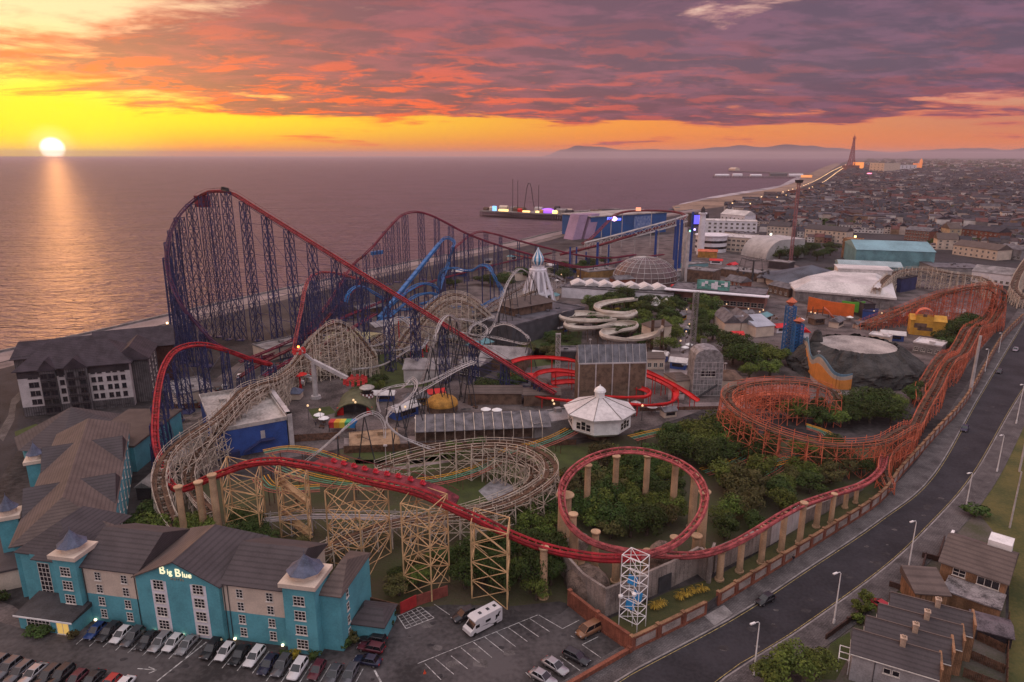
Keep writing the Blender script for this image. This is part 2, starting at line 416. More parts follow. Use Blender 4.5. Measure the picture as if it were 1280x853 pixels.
# ------------------------------------------------------------ trees
def leafmat(name, a, b):
    m = mat(name, a, .85, .2, .9, rgb2=b, spec=.15)
    N_, L_ = nt(m); bs = N_['Principled BSDF']
    oi = N_.new('ShaderNodeObjectInfo'); hs = N_.new('ShaderNodeHueSaturation')
    src = bs.inputs['Base Color'].links[0].from_socket
    rr = N_.new('ShaderNodeMapRange'); rr.inputs[3].default_value = .7; rr.inputs[4].default_value = 1.3; L_.new(oi.outputs['Random'], rr.inputs[0])
    r2 = N_.new('ShaderNodeMapRange'); r2.inputs[3].default_value = .475; r2.inputs[4].default_value = .515; L_.new(oi.outputs['Random'], r2.inputs[0])
    L_.new(src, hs.inputs['Color']); L_.new(rr.outputs[0], hs.inputs['Value']); L_.new(r2.outputs[0], hs.inputs['Hue']); L_.new(hs.outputs[0], bs.inputs['Base Color'])
    return m
LEAF = {'dark': leafmat('leaves_dark', (.062,.095,.024), (.026,.045,.014)),
        'mid': leafmat('leaves_mid', (.130,.170,.034), (.045,.070,.018)),
        'yellow': leafmat('leaves_yellow', (.38,.30,.03), (.16,.14,.02)),
        'olive': leafmat('leaves_olive', (.11,.10,.035), (.05,.05,.02))}
M_bark = mat('bark', (.09,.065,.05), .9, .3, 2)
def crown_mesh(seed, rx, rz, cz, n, leaf, clumps, low=.25):
    r = random.Random(seed); mb = MB()
    cl = []
    for i in range(clumps):
        th = r.uniform(0,2*pi); ph = r.uniform(-low*1.2, 1.0); k = r.uniform(.45,.78)
        q = sqrt(max(0,1-ph*ph*.9))
        cl.append((V((cos(th)*q*rx*k, sin(th)*q*rx*k, cz+ph*rz*k)), r.uniform(.30,.52)*rx))
    cl.append((V((0,0,cz)), rx*.55))
    for i in range(n):
        c, cr_ = cl[r.randrange(len(cl))]
        d = V((r.gauss(0,1), r.gauss(0,1), r.gauss(.25,1))).normalized()
        p = c+V((d.x,d.y,d.z*.75))*cr_*r.uniform(.72,1.06)
        nrm = (d+V((r.uniform(-.7,.7),r.uniform(-.7,.7),r.uniform(-.3,.9)))).normalized()
        a = nrm.orthogonal().normalized(); b = nrm.cross(a); th = r.uniform(0,2*pi)
        a,b = a*cos(th)+b*sin(th), b*cos(th)-a*sin(th); s = leaf*r.uniform(.6,1.35)
        mb.add([p-a*s, p-b*s*.55, p+a*s, p+b*s*.55], [(0,1,2,3)])
    return mb
def make_tree(kind, seed, R_, H_, n=2200, leaf=.25):
    t = thing('broadleaf_tree', (0,0,0), '', 'tree')
    r = random.Random(seed)
    crown_mesh(seed, R_, H_*.42, H_*.52, n, leaf, 12).build('crown', LEAF[kind], t)
    mb = MB(); mb.cone((0,0), R_*.10, R_*.06, 0, H_*.55, 7)
    for k in range(5):
        a = k*1.26+r.uniform(-.3,.3); e = R_*r.uniform(.4,.6)
        mb.tube([(0,0,H_*.28),(cos(a)*e*.5,sin(a)*e*.5,H_*.45),(cos(a)*e,sin(a)*e,H_*.62)], R_*.028, 4)
    mb.build('trunk', M_bark, t)
    t['R'] = R_; t['H'] = H_
    return t
def make_bush(kind, seed, n=450, leaf=.16, R_=1.1, H_=1.5):
    t = thing('garden_shrub', (0,0,0), '', 'shrub')
    crown_mesh(seed, R_, H_*.5, H_*.5, n, leaf, 6, .8).build('foliage', LEAF[kind], t)
    mb = MB()
    for k in range(4):
        a = k*1.6; mb.tube([(0,0,0),(cos(a)*.3,sin(a)*.3,H_*.35),(cos(a)*.5,sin(a)*.5,H_*.6)], .03, 4)
    mb.build('stem', M_bark, t); t['R'] = R_; t['H'] = H_
    return t
TP = {}
def _protos():
    for kd in ('dark','mid','olive'):
        TP[kd] = [make_tree(kd, 11+i*7+len(kd), 3.4+.5*i, 6.4+.7*i) for i in range(3)]
    for kd in ('yellow','mid','dark','olive'):
        TP['b'+kd] = [make_bush(kd, 5+i) for i in range(2)]
_protos(); _K = kids()
TT = {k:[tree_of(o,_K) for o in L_] for k,L_ in TP.items()}
USED = set(); RT = random.Random(99)
def plant(kind, p, R_, H_, label, group, rz=None, z=None):
    i = RT.randrange(len(TT[kind])); t = TT[kind][i]
    if t[0].name in USED: o = copy_tree(t)
    else: o = t[0]; USED.add(o.name)
    o['label'] = label; o['group'] = group
    o.location = (p[0],p[1],z if z is not None else (p[2] if len(p)>2 else 0))
    o.rotation_euler = (0,0,RT.uniform(0,6.28) if rz is None else rz)
    b = t[0]; o.scale = (R_/b['R'], R_/b['R'], H_/b['H'])
    return o
def inpoly(x, y, P_):
    c = False; n = len(P_)
    for i in range(n):
        (x1,y1),(x2,y2) = P_[i],P_[i-1]
        if (y1>y)!=(y2>y) and x < (x2-x1)*(y-y1)/(y2-y1)+x1: c = not c
    return c
def grove(poly, spacing, R_, H_, kinds, label, group, z=0.0, jit=.35, maxn=200):
    """trees spread over a ground polygon given by survey points"""
    P_ = [tuple(G(u,v,z).xy) for u,v in poly]
    x0=min(p[0] for p in P_); x1=max(p[0] for p in P_); y0=min(p[1] for p in P_); y1=max(p[1] for p in P_)
    n = 0; y = y0; row = 0; spacing *= 1.22; R_ *= 1.20; H_ *= 1.04
    while y < y1 and n < maxn:
        x = x0+(row%2)*spacing/2
        while x < x1:
            px = x+RT.uniform(-jit,jit)*spacing; py = y+RT.uniform(-jit,jit)*spacing
            if inpoly(px,py,P_):
                k = RT.uniform(.72,1.2); kd = RT.choice(kinds)
                plant(kd, (px,py,z), R_*k, H_*k*RT.uniform(.85,1.15), label[kd] if isinstance(label,dict) else label, group); n += 1
            x += spacing
        y += spacing*.87; row += 1
# ------------------------------------------------------------ coaster builders
M_red = mat('coaster_red', (.38,.016,.024), .55, .28, .6)
M_redd = mat('coaster_red_walkway', (.21,.035,.045), .75, .3, .5)
M_pink = mat('coaster_faded_red', (.42,.090,.09), .65, .28, .6)
M_navy = mat('steel_navy', (.035,.045,.13), .55, .2, .3)
M_cream = mat('steel_cream', (.62,.40,.20), .65, .15, .4)
M_tan = mat('column_tan', (.50,.33,.20), .8, .15, .3)
M_iron = mat('steel_dark', (.05,.05,.055), .6, .2, .5)
M_wht = mat('coaster_white', (.50,.46,.45), .65, .15, .3)
M_timber = mat('timber_cream', (.62,.52,.42), .8, .2, .4)
M_plank = mat('track_planks', (.13,.072,.045), .85, .3, .5)
M_orng = mat('timber_orange', (.64,.17,.09), .75, .2, .3)
M_blue = mat('coaster_blue', (.03,.16,.40), .5, .15, .3)
def rails(name, path, parent, m_rail, m_tie, gauge=1.2, r=.13, tie=1.6, spine=.0, walk=False, bank=7, m_walk=None, drop=.45):
    T,S,U = frames(path, bank)
    mb = MB()
    for sg in (-1,1): mb.tube([p+s*sg*gauge/2 for p,s in zip(path,S)], r, 5)
    if spine: mb.tube([p-u*(spine*1.6) for p,u in zip(path,U)], spine, 6)
    mb.mi = 1; acc = 0
    for i in range(len(path)-1):
        acc += (path[i+1]-path[i]).length
        if acc >= tie:
            acc = 0; p=path[i]; s=S[i]; u=U[i]
            mb.beam(p-s*gauge/2-u*.12, p+s*gauge/2-u*.12, .2, .14, up=u)
            if spine: mb.beam(p-s*gauge/2-u*.1, p-u*spine*1.5, .14); mb.beam(p+s*gauge/2-u*.1, p-u*spine*1.5, .14)
    mb.build('track', [m_rail, m_tie], parent)
    if walk:
        mb = MB()
        for sg in (-1,1):
            a = [p+s*sg*(gauge/2+.15)-u*.1 for p,s,u in zip(path,S,U)]; b = [p+s*sg*(gauge/2+.70)-u*.1 for p,s,u in zip(path,S,U)]
            for i in range(len(path)-1):
                mb.add([a[i],b[i],b[i+1],a[i+1],a[i]-U[i]*.35,b[i]-U[i]*.35,b[i+1]-U[i]*.35,a[i+1]-U[i]*.35],[(0,1,2,3),(7,6,5,4),(0,3,7,4),(1,5,6,2)])
            mb.tube([p+V((0,0,1.0)) for p in b], .05, 3)
            for i in range(0,len(path),3): mb.beam(b[i], b[i]+V((0,0,1.0)), .05)
        mb.build('catwalk', m_walk or m_tie, parent)
    return T,S,U
def woody(root, pts, m_post, m_track, w=3.2, sp=3.0, rail=True, lev=2.6, name=None, post=.20, sides=True, ledge=True, m_rail=None, ext=1.1):
    """timber-framed coaster run: bents, ledgers, braces, plank track and hand rails"""
    path = cr(pts, 1.0); T,S,U = frames(path, 1.5); m_rail = m_rail or m_post
    mt = MB(); mh = MB(); ms = MB()
    hw = w/2
    for i in range(len(path)-1):
        a,b = path[i],path[i+1]
        for lo,hi,th,dz in ((-hw*.62,-hw*.30,.16,0),(hw*.30,hw*.62,.16,0)):
            mt.add([a+S[i]*lo,a+S[i]*hi,b+S[i+1]*hi,b+S[i+1]*lo]+[a+S[i]*lo-U[i]*.3,a+S[i]*hi-U[i]*.3,b+S[i+1]*hi-U[i+1]*.3,b+S[i+1]*lo-U[i+1]*.3],[(0,1,2,3),(0,3,7,4),(1,5,6,2),(7,6,5,4)])
        for lo,hi in ((-hw,-hw*.66),(hw*.66,hw)):
            mt.add([a+S[i]*lo-U[i]*.15,a+S[i]*hi-U[i]*.15,b+S[i+1]*hi-U[i+1]*.15,b+S[i+1]*lo-U[i+1]*.15],[(0,1,2,3)])
        mt.beam(a-S[i]*hw*.95-U[i]*.35, a+S[i]*hw*.95-U[i]*.35, .22,.2)
    for sg in (-1,1):
        for h in ((.45,ext) if rail else ()):
            mh.tube([p+s*sg*hw+V((0,0,h)) for p,s in zip(path,S)], .07, 4)
    d = 0; prev = None; k = 0
    for i in range(len(path)):
        if i: d += (path[i]-path[i-1]).length
        if i and d < sp and i < len(path)-1: continue
        d = 0; p = path[i]; s = V((S[i].x,S[i].y,0)).normalized()
        tops = [p-s*hw, p+s*hw]; 
        if rail:
            for q in tops: mh.beam(q-V((0,0,.2)), q+V((0,0,ext+(.5 if k%2 else 0))), post*.8)
        z = p.z
        cols = []
        for sg,q in zip((-1,1),tops):
            out = min(z*.10, 1.6)*sg
            ft = V((q.x+s.x*out,q.y+s.y*out,0)); ms.beam(ft, q-V((0,0,.2)), post); cols.append((ft,q))
        if w > 2.5: ms.beam((p.x,p.y,0),(p.x,p.y,z-.3),post)
        def at(c,zz): a,b = c; f = zz/max(b.z,.1); return a+(b-a)*f
        n = max(1,int(z/lev))
        for j in range(1,n+1):
            zz = z*j/n-.25 if j==n else z*j/n
            ms.beam(at(cols[0],zz), at(cols[1],zz), post*.7)
            z0 = z*(j-1)/n
            if j%2: ms.beam(at(cols[0],z0), at(cols[1],zz), post*.6)
            else: ms.beam(at(cols[1],z0), at(cols[0],zz), post*.6)
        if prev and sides:
            pc,pz = prev
            m = min(z,pz); nn = max(1,int(m/lev))
            for c in (0,1):
                for j in range(1,nn+1):
                    zz = m*j/nn*.96
                    ms.beam(at(pc[c],zz), at(cols[c],zz), post*.65)
                    if (j+k)%2==0: ms.beam(at(pc[c],m*(j-1)/nn), at(cols[c],zz), post*.6)
                    elif j%2 == 0 or n<4: ms.beam(at(cols[c],m*(j-1)/nn), at(pc[c],zz), post*.6)
        prev = (cols,z); k += 1
    mt.build('track', m_track, root); 
    if rail: mh.build('handrail', m_rail, root)
    ms.build('timber_frame', m_post, root)
    return path
def column(root, p, z, r=.7, m=None, cap=1.5, name='support_column'):
    mb = MB(); mb.cone(p, r*1.0, r*.92, 0, z-.9, 14); mb.cone(p, r*1.35, r*1.35, 0, .35, 14)
    mb.cone(p, r*.92, cap, z-.9, z-.45, 14); mb.cone(p, cap, cap, z-.45, z-.2, 14)
    return mb.build(name, m or M_tan, root)

# ------------------------------------------------------------ the tall red coaster
base = G(300,440)
big = thing('roller_coaster', (base.x,base.y,0), 'giant steel roller coaster with red track on navy lattice towers, rising highest over the shore', 'roller coaster')
lift_pts = [(694,491,5),(640,455.5,15.5),(560,403,30.3),(480,352.5,42.6),(400,303,52.3),(340,266.5,59),(310,250,62.5),(285,240.5,65),(268,237.8,65.6)]
lp0, lp1 = G(694,491,5), G(290,241,64.5)
lift = []
for k in range(0,12):
    f = k/11; lift.append(lp0+(lp1-lp0)*f)
dirn = (lp1-lp0).normalized()
crest = [G(278,238.3,65.6), G(262,239,65.2), G(247,246,62.5)]
drop1 = [G(232,259,58.5), G(218,279,52.5), G(210,303,46), G(209,330,38.5), G(215,356,31), G(228,382,24), G(247,405,17), G(268,427,10.5), G(292,441,5.5),G(320,447,3), G(350,437,3),G(385,410,5),G(415,372,9)]
hill2 = [G(440,333,14),G(462,312,24),G(490,280,38),G(503,269,42.5),G(518,264.8,44.5),G(534,267,43.5),G(552,275,39.5),G(585,292,31),G(620,305,24),G(660,317,17),G(700,328,11),G(730,334,7)]
pathA = cr(lift+crest, 1.4)
rails('track', pathA, big, M_red, M_redd, 1.4, .20, 1.4, .42, True, 0, M_redd)
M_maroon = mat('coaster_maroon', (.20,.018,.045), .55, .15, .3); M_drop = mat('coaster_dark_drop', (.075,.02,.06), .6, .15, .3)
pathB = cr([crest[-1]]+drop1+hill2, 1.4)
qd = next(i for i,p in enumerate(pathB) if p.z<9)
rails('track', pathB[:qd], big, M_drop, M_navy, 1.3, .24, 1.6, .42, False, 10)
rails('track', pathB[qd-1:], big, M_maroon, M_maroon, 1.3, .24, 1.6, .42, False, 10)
# third hill and the run back
hill3 = [G(560,318,16),G(575,304,21),G(590,293,25.5),G(602,289.5,27.5),G(618,292,27),G(640,298,24),G(665,305,20),G(690,311,17),G(720,318,13),G(760,322,10),G(795,318,10)]
pathC = cr(hill3, 1.5); rails('track', pathC, big, M_maroon, M_maroon, 1.3, .24, 1.8, .4, False, 6)
ret = [G(405,440,4),G(380,448,3),G(368,440,5),G(372,410,13),G(377,385,19),G(381,362,24),G(388,347,27),G(401,340,27.5),G(420,341,25),G(445,348,19),G(475,356,14)]
pathD = cr(ret, 1.4); rails('track', pathD, big, M_pink, M_pink, 1.2, .2, 1.5, .35, False, 12)
low = [G(470,470,5),G(430,462,5.5),(G(400,458,6)),G(370,457,7),G(340,454.5,10)]
turn = [G(340,454.5,10),G(315,448,13),G(285,437,17.5),G(255,430.5,20.5),G(232,432.5,21.5),G(216,441,21),G(205,458,19.5),G(198.5,482,17),G(195,510,14.5),G(193.8,538,11.5),G(196,560,9),G(201.5,578,6.8),G(207,593,6),G(213,604,7),G(222,609,8),G(236,607,10),G(254,599,13),G(275,589.5,16),G(300,580,18),G(325,575.5,19.3),G(350,574.5,20)]
pathE = cr(turn, 1.3); rails('track', pathE, big, M_red, M_red, 1.4, .26, 1.3, .5, False, 13)
pathL = cr([G(430,340,10),G(450,352,7),G(420,385,6),G(380,425,5.5),G(330,452,5),G(300,470,4)], 2)
rails('track', pathL, big, M_redd, M_redd, 1.2, .2, 2, .35, False, 4)
run = [(350,574.5,20),(400,583,20.3),(430,591,20.2),(456,598,20),(500,607.5,19.8),(530,616,19),(560,630,17.5),(600,648,15),(640,667,12.6),(680,682,10.8),(720,691,9.8),(760,695.5,9.5),(800,693,9.5),(838,681,10),(862,662,11),(877,640,12.3),(881,618,13.8),(872,597,15),(853,581,15.8),(826,569.5,16.2),(797,563.5,16.3),(766,564.5,16.2),(738,573,15.6),(716,588,14.6),(704,606,13.4),(702.5,625,12),(708,645,10.6),(722,663,9.3),(745,677,8),(780,687,7.2),(815,691,6.6),(850,693,6.4),(880,690.5,6.8),(910,681,8),(945,663,9.3),(982,641,9.6),(1010,627.5,8.8),(1045,616,6.8),(1080,604,5.4),(1100,588,5),(1106,570,5)]
pathF = cr([G(*p) for p in run], 1.3)
iA = 0
rails('track', pathF[:52], big, M_red, M_red, 1.4, .26, 1.3, .5, False, 6)
rails('track', pathF[51:], big, M_pink, M_pink, 1.4, .24, 1.3, .42, False, 9)
# storage deck beside the run with the waiting train
def near(path, u, v):
    g = min(range(len(path)), key=lambda i: abs(path[i].x-G(u,v,path[i].z).x)+abs(path[i].y-G(u,v,path[i].z).y)); return g
i0, i1 = near(pathF,388,580), near(pathF,565,632)
T_,S_,U_ = frames(pathF, 0)
mb = MB()
for i in range(i0,i1):
    for a,b in ((-1.2,-4.2),):
        p,q = pathF[i],pathF[i+1]; s0=V((S_[i].x,S_[i].y,0)); s1=V((S_[i+1].x,S_[i+1].y,0))
        mb.add([p+s0*a-V((0,0,.1)),p+s0*b-V((0,0,.1)),q+s1*b-V((0,0,.1)),q+s1*a-V((0,0,.1)),p+s0*a-V((0,0,.5)),p+s0*b-V((0,0,.5)),q+s1*b-V((0,0,.5)),q+s1*a-V((0,0,.5))],[(3,2,1,0),(4,5,6,7),(0,1,5,4),(1,2,6,5),(2,3,7,6),(3,0,4,7)])
    if i%3==0:
        p=pathF[i]; s0=V((S_[i].x,S_[i].y,0)); mb.beam(p+s0*-4.15,p+s0*-4.15+V((0,0,1.1)),.07); mb.beam(p+s0*1.3-V((0,0,.2)),p+s0*1.3+V((0,0,1.0)),.07)
mb.tube([pathF[i]-V((S_[i].x,S_[i].y,0))*4.15+V((0,0,1.1)) for i in range(i0,i1+1)], .06, 4)
mb.tube([pathF[i]+V((S_[i].x,S_[i].y,0))*1.3+V((0,0,1.0)) for i in range(i0,i1+1)], .06, 4)
mb.build('service_deck', M_redd, big)
# supports under the lift
def supports(path, spacing, w, d, m, big, zmin=4, r=.26, rb=.13, lev=6.0, start=0, stop=None, inset=.8, alt=None, tw=.8):
    acc = 1e9; T,S,U = frames(path, 0); last=None; out=[]
    for i in range(start, stop or len(path)):
        if i: acc += (path[i]-path[i-1]).length
        if acc < spacing or path[i].z < zmin: continue
        acc = 0; p = path[i]; z = p.z-inset; s = V((S[i].x,S[i].y,0))
        if s.length<.1: s = V((1,0,0))
        mb = MB(); lattice(mb, (p.x,p.y), w*(1+z/90), d*(1+z/140), 0, z, max(1,round(z/lev)), r, rb, ax=s.normalized(), tw=tw)
        mb.cbox(p, w*1.3, w*1.3, 0, .3)
        mb.build('support_tower', m, big); out.append((p,s.normalized(),z))
    return out
tw = supports(pathA, 13.5, 2.0, 2.6, M_navy, big, 7, .28, .17, 5.5, stop=int(len(pathA)*.90))
mb = MB()
for (a,s,za),(b,s2,zb) in zip(tw,tw[1:]):          # ties between towers
    for q in range(1,5):
        f = q/4.3; mb.beam((a.x,a.y,min(za,zb)*f),(b.x,b.y,min(za,zb)*f),.14)
        mb.beam((a.x,a.y,min(za,zb)*(q-1)/4.3),(b.x,b.y,min(za,zb)*f),.1)
    mb.beam((a.x,a.y,za-1),(b.x,b.y,zb-1),.16)
mb.build('tower_ties', M_navy, big)
tw2 = supports(pathA, 6.8, 2.2, 2.2, M_navy, big, 7, .24, .15, 5.0, start=int(len(pathA)*.90))
nB = near(pathB,440,333)
iD = next(i for i,p in enumerate(pathB) if p.z<9)
tw3 = supports(pathB, 8.0, 3.0, 2.4, M_navy, big, 7, .26, .15, 5.5, start=3, stop=iD, tw=.7)
mb = MB(); al = tw2+tw3
for (a,s,za),(b,s2,zb) in zip(al,al[1:]):
    n = max(1,int(min(za,zb)/9))
    for q in range(1,n+1): mb.beam((a.x,a.y,min(za,zb)*q/n),(b.x,b.y,min(za,zb)*q/n),.12)
# raking outer frame of the drop
for (p,s,z) in tw3[1:12]:
    c = G(300,425); o_ = V((p.x-c.x,p.y-c.y,0)).normalized()
    mb.beam(p-V((0,0,1)), (p.x+o_.x*1.0,p.y+o_.y*1.0,z*.55), .32); mb.beam((p.x+o_.x*1.0,p.y+o_.y*1.0,z*.55), (p.x,p.y,0), .3)
mb.build('tower_ties', M_navy, big)
supports(pathB, 10, 3.4, 2.4, M_navy, big, 8, .3, .12, 5.5, start=max(iD+5,0), tw=.85)
supports(pathC, 12, 2.6, 1.6, M_navy, big, 6, .22, .1, 6)
supports(pathD, 6, 2.6, 2.2, M_navy, big, 5, .2, .1, 4.5)
tE = supports(pathE, 7.5, 3.0, 2.0, M_navy, big, 8, .28, .12, 4.0, stop=near(pathE,201,578))
M_grey = mat('steel_grey', (.22,.22,.26), .5, .2, .5)
mb = MB()
for k,(p,s,z) in enumerate(tE):                    # curved stays below the turn
    c = G(262,500); d_ = V((c.x-p.x,c.y-p.y,0)).normalized()
    mb.tube([(p.x+d_.x*q*9, p.y+d_.y*q*9, z*(1-q)**.55*.98) for q in [j/8 for j in range(9)]], .11, 5)
mb.build('curved_stays', M_grey, big)
supports(pathL, 14, 2.2, 1.6, M_navy, big, 3.5, .22, .1, 4)
# peak shelter
mb = MB(); q = G(252,243,63.2); mb.cbox(q, 5.5, 4, q.z-5.5, q.z-.5); mb.build('service_platform', M_redd, big)
# cream lattice towers and tan columns
def cream_tower(legs, vt, stairs=False):
    P_ = [G(u,v) for u,v in legs]; c = sum(P_, V((0,0,0)))/4; z = HT(c, vt); mb = MB()
    n = max(3, round(z/3.6))
    for p in P_: mb.beam(p,(p.x,p.y,z),.25)
    for k in range(n):
        z0=z*k/n; z1=z*(k+1)/n
        for i in range(4):
            a,b=P_[i],P_[(i+1)%4]
            mb.beam((a.x,a.y,z1),(b.x,b.y,z1),.13); mb.beam((a.x,a.y,z0),(b.x,b.y,z1),.12); mb.beam((b.x,b.y,z0),(a.x,a.y,z1),.12)
    o = mb.build('lattice_tower', M_cream, big)
    if stairs:
        ms = MB(); a = (P_[0]+P_[3])/2; b = (P_[1]+P_[2])/2
        for k in range(n):
            z0=z*k/n; z1=z*(k+1)/n; e,f = (a,b) if k%2 else (b,a)
            ms.beam((e.x,e.y,z0),(f.x,f.y,z1),1.1,.18); ms.beam((e.x,e.y,z0+1),(f.x,f.y,z1+1),1.2,.06)
        ms.build('stair', M_cream, o)
cream_tower([(413,703),(455,733),(489,691),(446,668)], 609)
cream_tower([(506,742),(540,752),(562,728),(524,712)], 622)
cream_tower([(590,748),(634,762),(637,738),(594,724)], 651)
cream_tower([(352,672),(388,682),(391,664),(357,655)], 586, True)
cream_tower([(285,674),(328,684),(334,662),(293,652)], 584)
for (u,v,vt,r) in [(679,747,683,.75),(726,728,695,.75),(769,727,696,.75),(715,706,641,.75),(743,712,663,.75),(808,716,687,.75),(841,705,670,.75),(705,678,617,1.5),(899,725,686,.7),(924,715,674,.65),(951,704,657,.65),(976,690,640,.65),(999,679,627,.65),(1020,659,620,.65),(1038,655,616,.55),(1056,635,612,.55),(1069,629,606,.5),(806,634,568,.75),(768,632,569,.75),(733,648,580,.75),(840,648,577,.8),(864,660,593,.9),(875,688,613,1.0),(258,680,601,.75),(276,684,592,.75),(234,690,607,.7),(869,696,668,.9),(719,700,662,.6)]:
    p,z = GH(u,v,vt); column(big, p, z, r, M_tan, r*1.3)
# train standing on the storage deck and cars at the crest
def ride_train(loc_pts, label, m, n, name='coaster_train', gap=2.6, cat='train', f=1.0):
    path = cr(loc_pts, .5); root = thing(name, path[0], label, cat)
    k = 0; acc = 1e9
    for i in range(3,len(path)-3):
        acc += (path[i]-path[i-1]).length
        if acc < gap or k>=n: continue
        acc = 0; k += 1; t=(path[i+1]-path[i-1]).normalized(); s = t.cross(V((0,0,1))).normalized(); u = s.cross(t); p = path[i]+u*.1
        mb = MB()
        a = [p+t*f+s*.65*f,p-t*f+s*.65*f,p-t*f-s*.65*f,p+t*f-s*.65*f]
        b = [q+u*.75*f for q in a]; b[0]=b[0]-u*.25; b[3]=b[3]-u*.25
        mb.add([*a,*b],[(3,2,1,0),(0,1,5,4),(1,2,6,5),(2,3,7,6),(3,0,4,7),(4,5,6,7)])
        for q in (-.5,.3): mb.beam(p+t*q*f+u*.7*f,p+t*(q-.18)*f+u*1.35*f,1.1*f,.14,up=t)
        mb.build('car', m, root)
    return root
dk = [pathF[i]-V((S_[i].x,S_[i].y,0))*2.6+V((0,0,.1)) for i in range(i0+2,i1-2,4)]
ride_train(dk, 'row of small red ride cars parked on the dark red deck above the cream towers', mat('car_red',(.60,.03,.05),.4,.1,1), 12, gap=2.3, f=.55)
ride_train([G(285,240.3,66.4),G(276,237.8,66.6),G(266,237.8,66.5),G(256,240.5,65.6)], 'small dark train just at the very top of the tallest hill', M_iron, 4)
# ------------------------------------------------------------ buildings: helpers
M_teal = mat('render_teal', (.11,.36,.415), .8, .10, .25)
M_creamw = mat('render_cream', (.64,.52,.42), .85, .08, .3)
M_pwhite = mat('panel_white', (.76,.73,.77), .8, .08, .3)
M_glass = mat('window_glass', (.020,.018,.024), .12, .1, .5, spec=.6)
M_frame = mat('window_frame', (.72,.67,.61), .6, .1, 1)
M_slate = mat('roof_slate', (.080,.067,.070), .75, .10, .25, pat='z', pscale=.75)
M_slateb = mat('roof_slate_brown', (.135,.102,.090), .8, .10, .3, pat='z', pscale=.75)  # brown roofs; also the painted sun-warmed slope of the hotel gable
M_lead = mat('roof_lead_blue', (.10,.115,.17), .55, .2, .6)
M_dark = mat('cladding_dark', (.055,.045,.05), .8, .2, .3)
M_brick = mat('brick_red', (.33,.115,.07), .9, .2, .4, pat='brick', pscale=2.2)
M_brickt = mat('brick_tan', (.40,.22,.12), .9, .2, .4, pat='brick', pscale=2.2)
M_lampw = mat('lamp_warm', (.9,.7,.4), .5, 0, 1, emit=(1,.62,.25), es=6)
M_lampc = mat('lamp_cool', (.9,.9,.8), .5, 0, 1, emit=(1,.80,.50), es=3)
def window(parent, T, x, z, w, h, cols=2, rows=3, m=None, y=0.0, face=-1, name='window'):
    """framed window standing proud of a wall; T = (A, B) frame, wall plane at frame y"""
    mb = MB(*T) ; f = face; y0 = y+f*.02; y1 = y+f*.09; a,b = min(y0,y1),max(y0,y1)
    mb.mi = 1; yp = sorted((y+f*.02, y+f*.05)); mb.box(x-w/2+.03,yp[0],z+.03,x+w/2-.03,yp[1],z+h-.03)
    mb.mi = 0; t = .09
    for i in range(cols+1):
        xx = x-w/2+w*i/cols; mb.box(xx-t/2,a,z,xx+t/2,b,z+h)
    for j in range(rows+1):
        zz = z+h*j/rows; mb.box(x-w/2-t/2,a-.004,zz-t/2,x+w/2+t/2,b+.004,zz+t/2)
    mb.box(x-w/2-.15,a-.10,z-.16,x+w/2+.15,b,z-.05)
    return mb.build(name, [m or M_frame, M_glass], parent)
def fx(T, u, v):
    A,B = T; d = (V(B)-V(A)); d.z=0; L_ = d.length; d.normalize(); p = G(u,v)-V(A); return p.dot(d)

# ------------------------------------------------------------ hotel in the foreground
A0, B0 = G(114,775), G(365,809); T = (A0,B0); LT = (B0-A0).length
hot = thing('hotel', A0, 'four storey blue and cream hotel with slate roofs and corner turrets beside the car park', 'hotel')
x1, x2, x3, x4 = fx(T,184,784.5), fx(T,285,798.5), LT, fx(T,403,815)
D = 14.0; E_ = 11.0
def wall(x0,y0,x1_,y1_,z0,z1,m,name='wall'):
    mb = MB(*T); mb.box(x0,y0,z0,x1_,y1_,z1); return mb.build(name, m, hot)
zc = 5.6
wall(0,0,x1,D,0,zc,M_teal); wall(0,0.0,x1,D,zc,E_,M_creamw)
wall(x2,0,x3,D,0,zc,M_teal); wall(x2,0,x3,D,zc,E_,M_creamw)
# gabled block
mb = MB(*T); xm = (x1+x2)/2; g = 14.6; y0 = -.8
mb.add([(x1,y0,0),(x2,y0,0),(x2,y0,E_),(xm,y0,g-.1),(x1,y0,E_),(x1,D+1,0),(x2,D+1,0),(x2,D+1,E_),(xm,D-3.4,g-.1),(x1,D+1,E_)],[(0,1,2,3,4),(5,9,8,7,6),(0,4,9,5),(1,6,7,2)])
gw = mb.build('wall', M_teal, hot)
for xa in (.185,.66):
    w_ = (x2-x1)*.185; xx = x1+(x2-x1)*xa; mb = MB(*T); mb.box(xx,y0-.05,0.2,xx+w_,y0-.005,11.0-.5); mb.build('panel', M_pwhite, hot)
    for k in range(4): window(hot, T, xx+w_/2, 1.0+k*2.62, 1.9, 1.75, 3, 3, y=y0-.05)
mb = MB(*T); yb = D+1; o_=.5
for a,b,s in ((x1-o_,xm,1),(x2+o_,xm,-1)):
    ze = E_-.15; vs=[(a,y0-.4,ze),(b,y0-.4,g+.15),(b,yb-4,g+.15),(a,yb,ze)]; lo=[(p[0],p[1],p[2]-.2) for p in vs]
    mb.mi = 0 if s<0 else 1  # left slope browner: warm low sunlight put into its slate colour
    mb.add(vs+lo,[(0,1,2,3) if s<0 else (3,2,1,0),(4,7,6,5),(0,4,5,1),(2,6,7,3),(3,7,4,0)])
mb.mi=0; mb.add([(x1-o_,yb,E_-.15),(x2+o_,yb,E_-.15),(xm,yb-4,g+.15)],[(0,1,2)])
mb.build('roof', [M_slate, M_slateb], hot)
mb = MB(*T); mb.gable(-.3,0,x1-.3,D,E_,3.6,hip=0,ov=.4); mb.build('roof', M_slate, hot)
